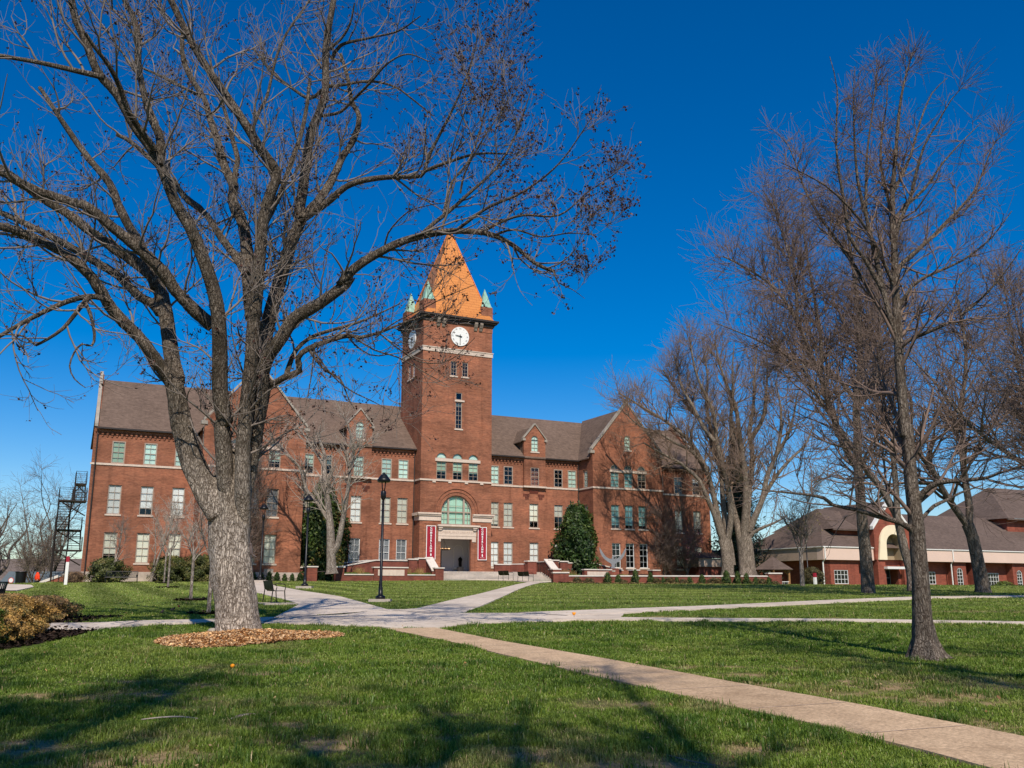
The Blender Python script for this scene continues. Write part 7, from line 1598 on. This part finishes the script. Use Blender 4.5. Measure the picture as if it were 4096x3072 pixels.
for lab, x, y, rz, mt in (('robin with russet breast facing the view on the left lawn',-11.14,32.0,-1.6,'robin_breast'),('dark backed robin in the tree shadow beside the russet one',-10.7,30.23,.3,'robin_back'),('brown robin nearest the walk, leftmost of the three',-10.5,28.76,1.2,'robin_back')):
    bv = [(0,0,.10),(-.06,0,.085),(-.15,0,.06),(.045,0,.135),(.07,0,.175),(.105,0,.172),(.01,.025,.05),(.012,.028,.0),(.01,-.025,.05),(.012,-.028,.0)]
    be = [(0,1),(1,2),(0,3),(3,4),(4,5),(0,6),(6,7),(0,8),(8,9)]
    o = skin_fig('robin', bv, be, [.052,.04,.012,.038,.03,.006,.007,.005,.007,.005], M['robin_back'], None, 2, (x,y,gf(x,y)+.01), (0,0,rz)); o.scale = (.7,)*3; tag(o, lab, 'bird', 'robins on the left lawn')
    skin_fig('breast', [(.035,0,.095),(.06,0,.13)], [(0,1)], [.042,.03], M[mt], o, 2)
M['bloom'] = simple('orange_petals', (.85,.30,.01), .6, 0, .1, 30)
for lab, x, y, hgt, k in (('small orange ball shaped bloom in the grass below the mulch ring',-4.17,14.47,.075,0),('small orange cup shaped flower at the edge of the concrete walk',1.72,26.6,.11,1)):
    t_ = thing('orange_flower', lab, 'flower', (x,y,gf(x,y))); m = MB()
    m.lathe([(.006,hgt-.035),(.026,hgt-.02),(.034,hgt),(.028,hgt+.018),(.004,hgt+.03)] if k == 0 else [(.006,hgt-.01),(.03,hgt),(.045,hgt+.03),(.055,hgt+.07),(.03,hgt+.05)], 14); m.build('petals', M['bloom'], t_, True)
    m = MB(); m.tube([(0,0,0),(.004,0,hgt)], .005, 6); m.build('stem', M['core_green'], t_)
t_ = smooth_limb([(-3.78,10.0,.345,.006),(-3.6,10.05,.36,.008),(-3.4,10.06,.366,.008),(-3.2,10.02,.352,.006)], .1); m = MB(); m.tube(t_[:,:3], t_[:,3], 7); tag(m.build('fallen_stick', M['twig_pale'], None, True), 'thin curved fallen stick lying on the near left lawn', 'stick')
t_ = smooth_limb([(-2.90,10.12,.335,.010),(-2.83,10.2,.35,.017),(-2.76,10.28,.36,.016),(-2.68,10.36,.35,.008)], .05); V, F = lumpy(t_, 9, 2, .25); o = fast_mesh('bark_piece', V, F, M['bark_big']); tag(o, 'short chunk of fallen lichened bark on the near lawn right of the stick', 'bark')
t_ = smooth_limb([(1.30,8.35,.28,.004),(1.42,8.15,.275,.005),(1.5,8.05,.27,.005),(1.64,7.98,.26,.003)], .05); m = MB(); m.tube(t_[:,:3], t_[:,3], 6); tag(m.build('fallen_twig', M['twig'], None, True), 'forked dark twig in the grass at the bottom edge near the tan walk', 'stick')
m = MB(); m.lathe([(.05,0),(.11,.03),(.12,.07),(.08,.12),(.0,.135)], 9); o = m.build('pale_stone', M['stone_grey'], None, True); o.location = (-6.62,21.3,gf(-6.6,21.3)+.03); o.scale = (1,.7,.8); tag(o, 'pale stone lying against the left foot of the huge trunk', 'stone')
# ------------------------------------------------------------------ sky, sun, camera
AZX, AZY, EL = .16, -.987, rad(45)
w = bpy.data.worlds.new('World'); sc.world = w; w.use_nodes = True; nt = w.node_tree; nt.nodes.clear()
sky = nt.nodes.new('ShaderNodeTexSky'); sky.sky_type = 'NISHITA'; sky.sun_disc = False
sky.sun_elevation = EL; sky.sun_rotation = atan2(AZX, AZY); sky.altitude = 200; sky.air_density = 1.0; sky.dust_density = .3; sky.ozone_density = 4.0
hs = nt.nodes.new('ShaderNodeHueSaturation'); hs.inputs['Saturation'].default_value = 1.52; hs.inputs['Value'].default_value = 1.0; hs.inputs['Hue'].default_value = .508
bg = nt.nodes.new('ShaderNodeBackground'); bg.inputs[1].default_value = .118
ou = nt.nodes.new('ShaderNodeOutputWorld')
nt.links.new(sky.outputs[0], hs.inputs['Color']); nt.links.new(hs.outputs[0], bg.inputs[0]); nt.links.new(bg.outputs[0], ou.inputs[0])
ld = bpy.data.lights.new('Sun', 'SUN'); ld.energy = 5.0; ld.angle = rad(.53); ld.color = (1.0, .915, .79)
so_ = bpy.data.objects.new('Sun', ld); COL.objects.link(so_)
from mathutils import Vector
sd_ = Vector((AZX*cos(EL), AZY*cos(EL), sin(EL))); so_.rotation_euler = sd_.to_track_quat('Z', 'Y').to_euler(); so_.location = (20, -60, 60)
cd = bpy.data.cameras.new('Camera'); cam = bpy.data.objects.new('Camera', cd); COL.objects.link(cam)
cd.sensor_width = 36; cd.lens = 3723.4/4096*36; cd.clip_end = 6000; cd.clip_start = .1
cam.location = (0,0,1.65); cam.rotation_euler = (rad(90+12.39), 0, 0); sc.camera = cam
sc.view_settings.view_transform = 'Standard'; sc.view_settings.look = 'None'; sc.view_settings.exposure = 0
sc.render.engine = 'CYCLES'; sc.cycles.max_bounces = 6; sc.cycles.transparent_max_bounces = 12; sc.cycles.use_denoising = True
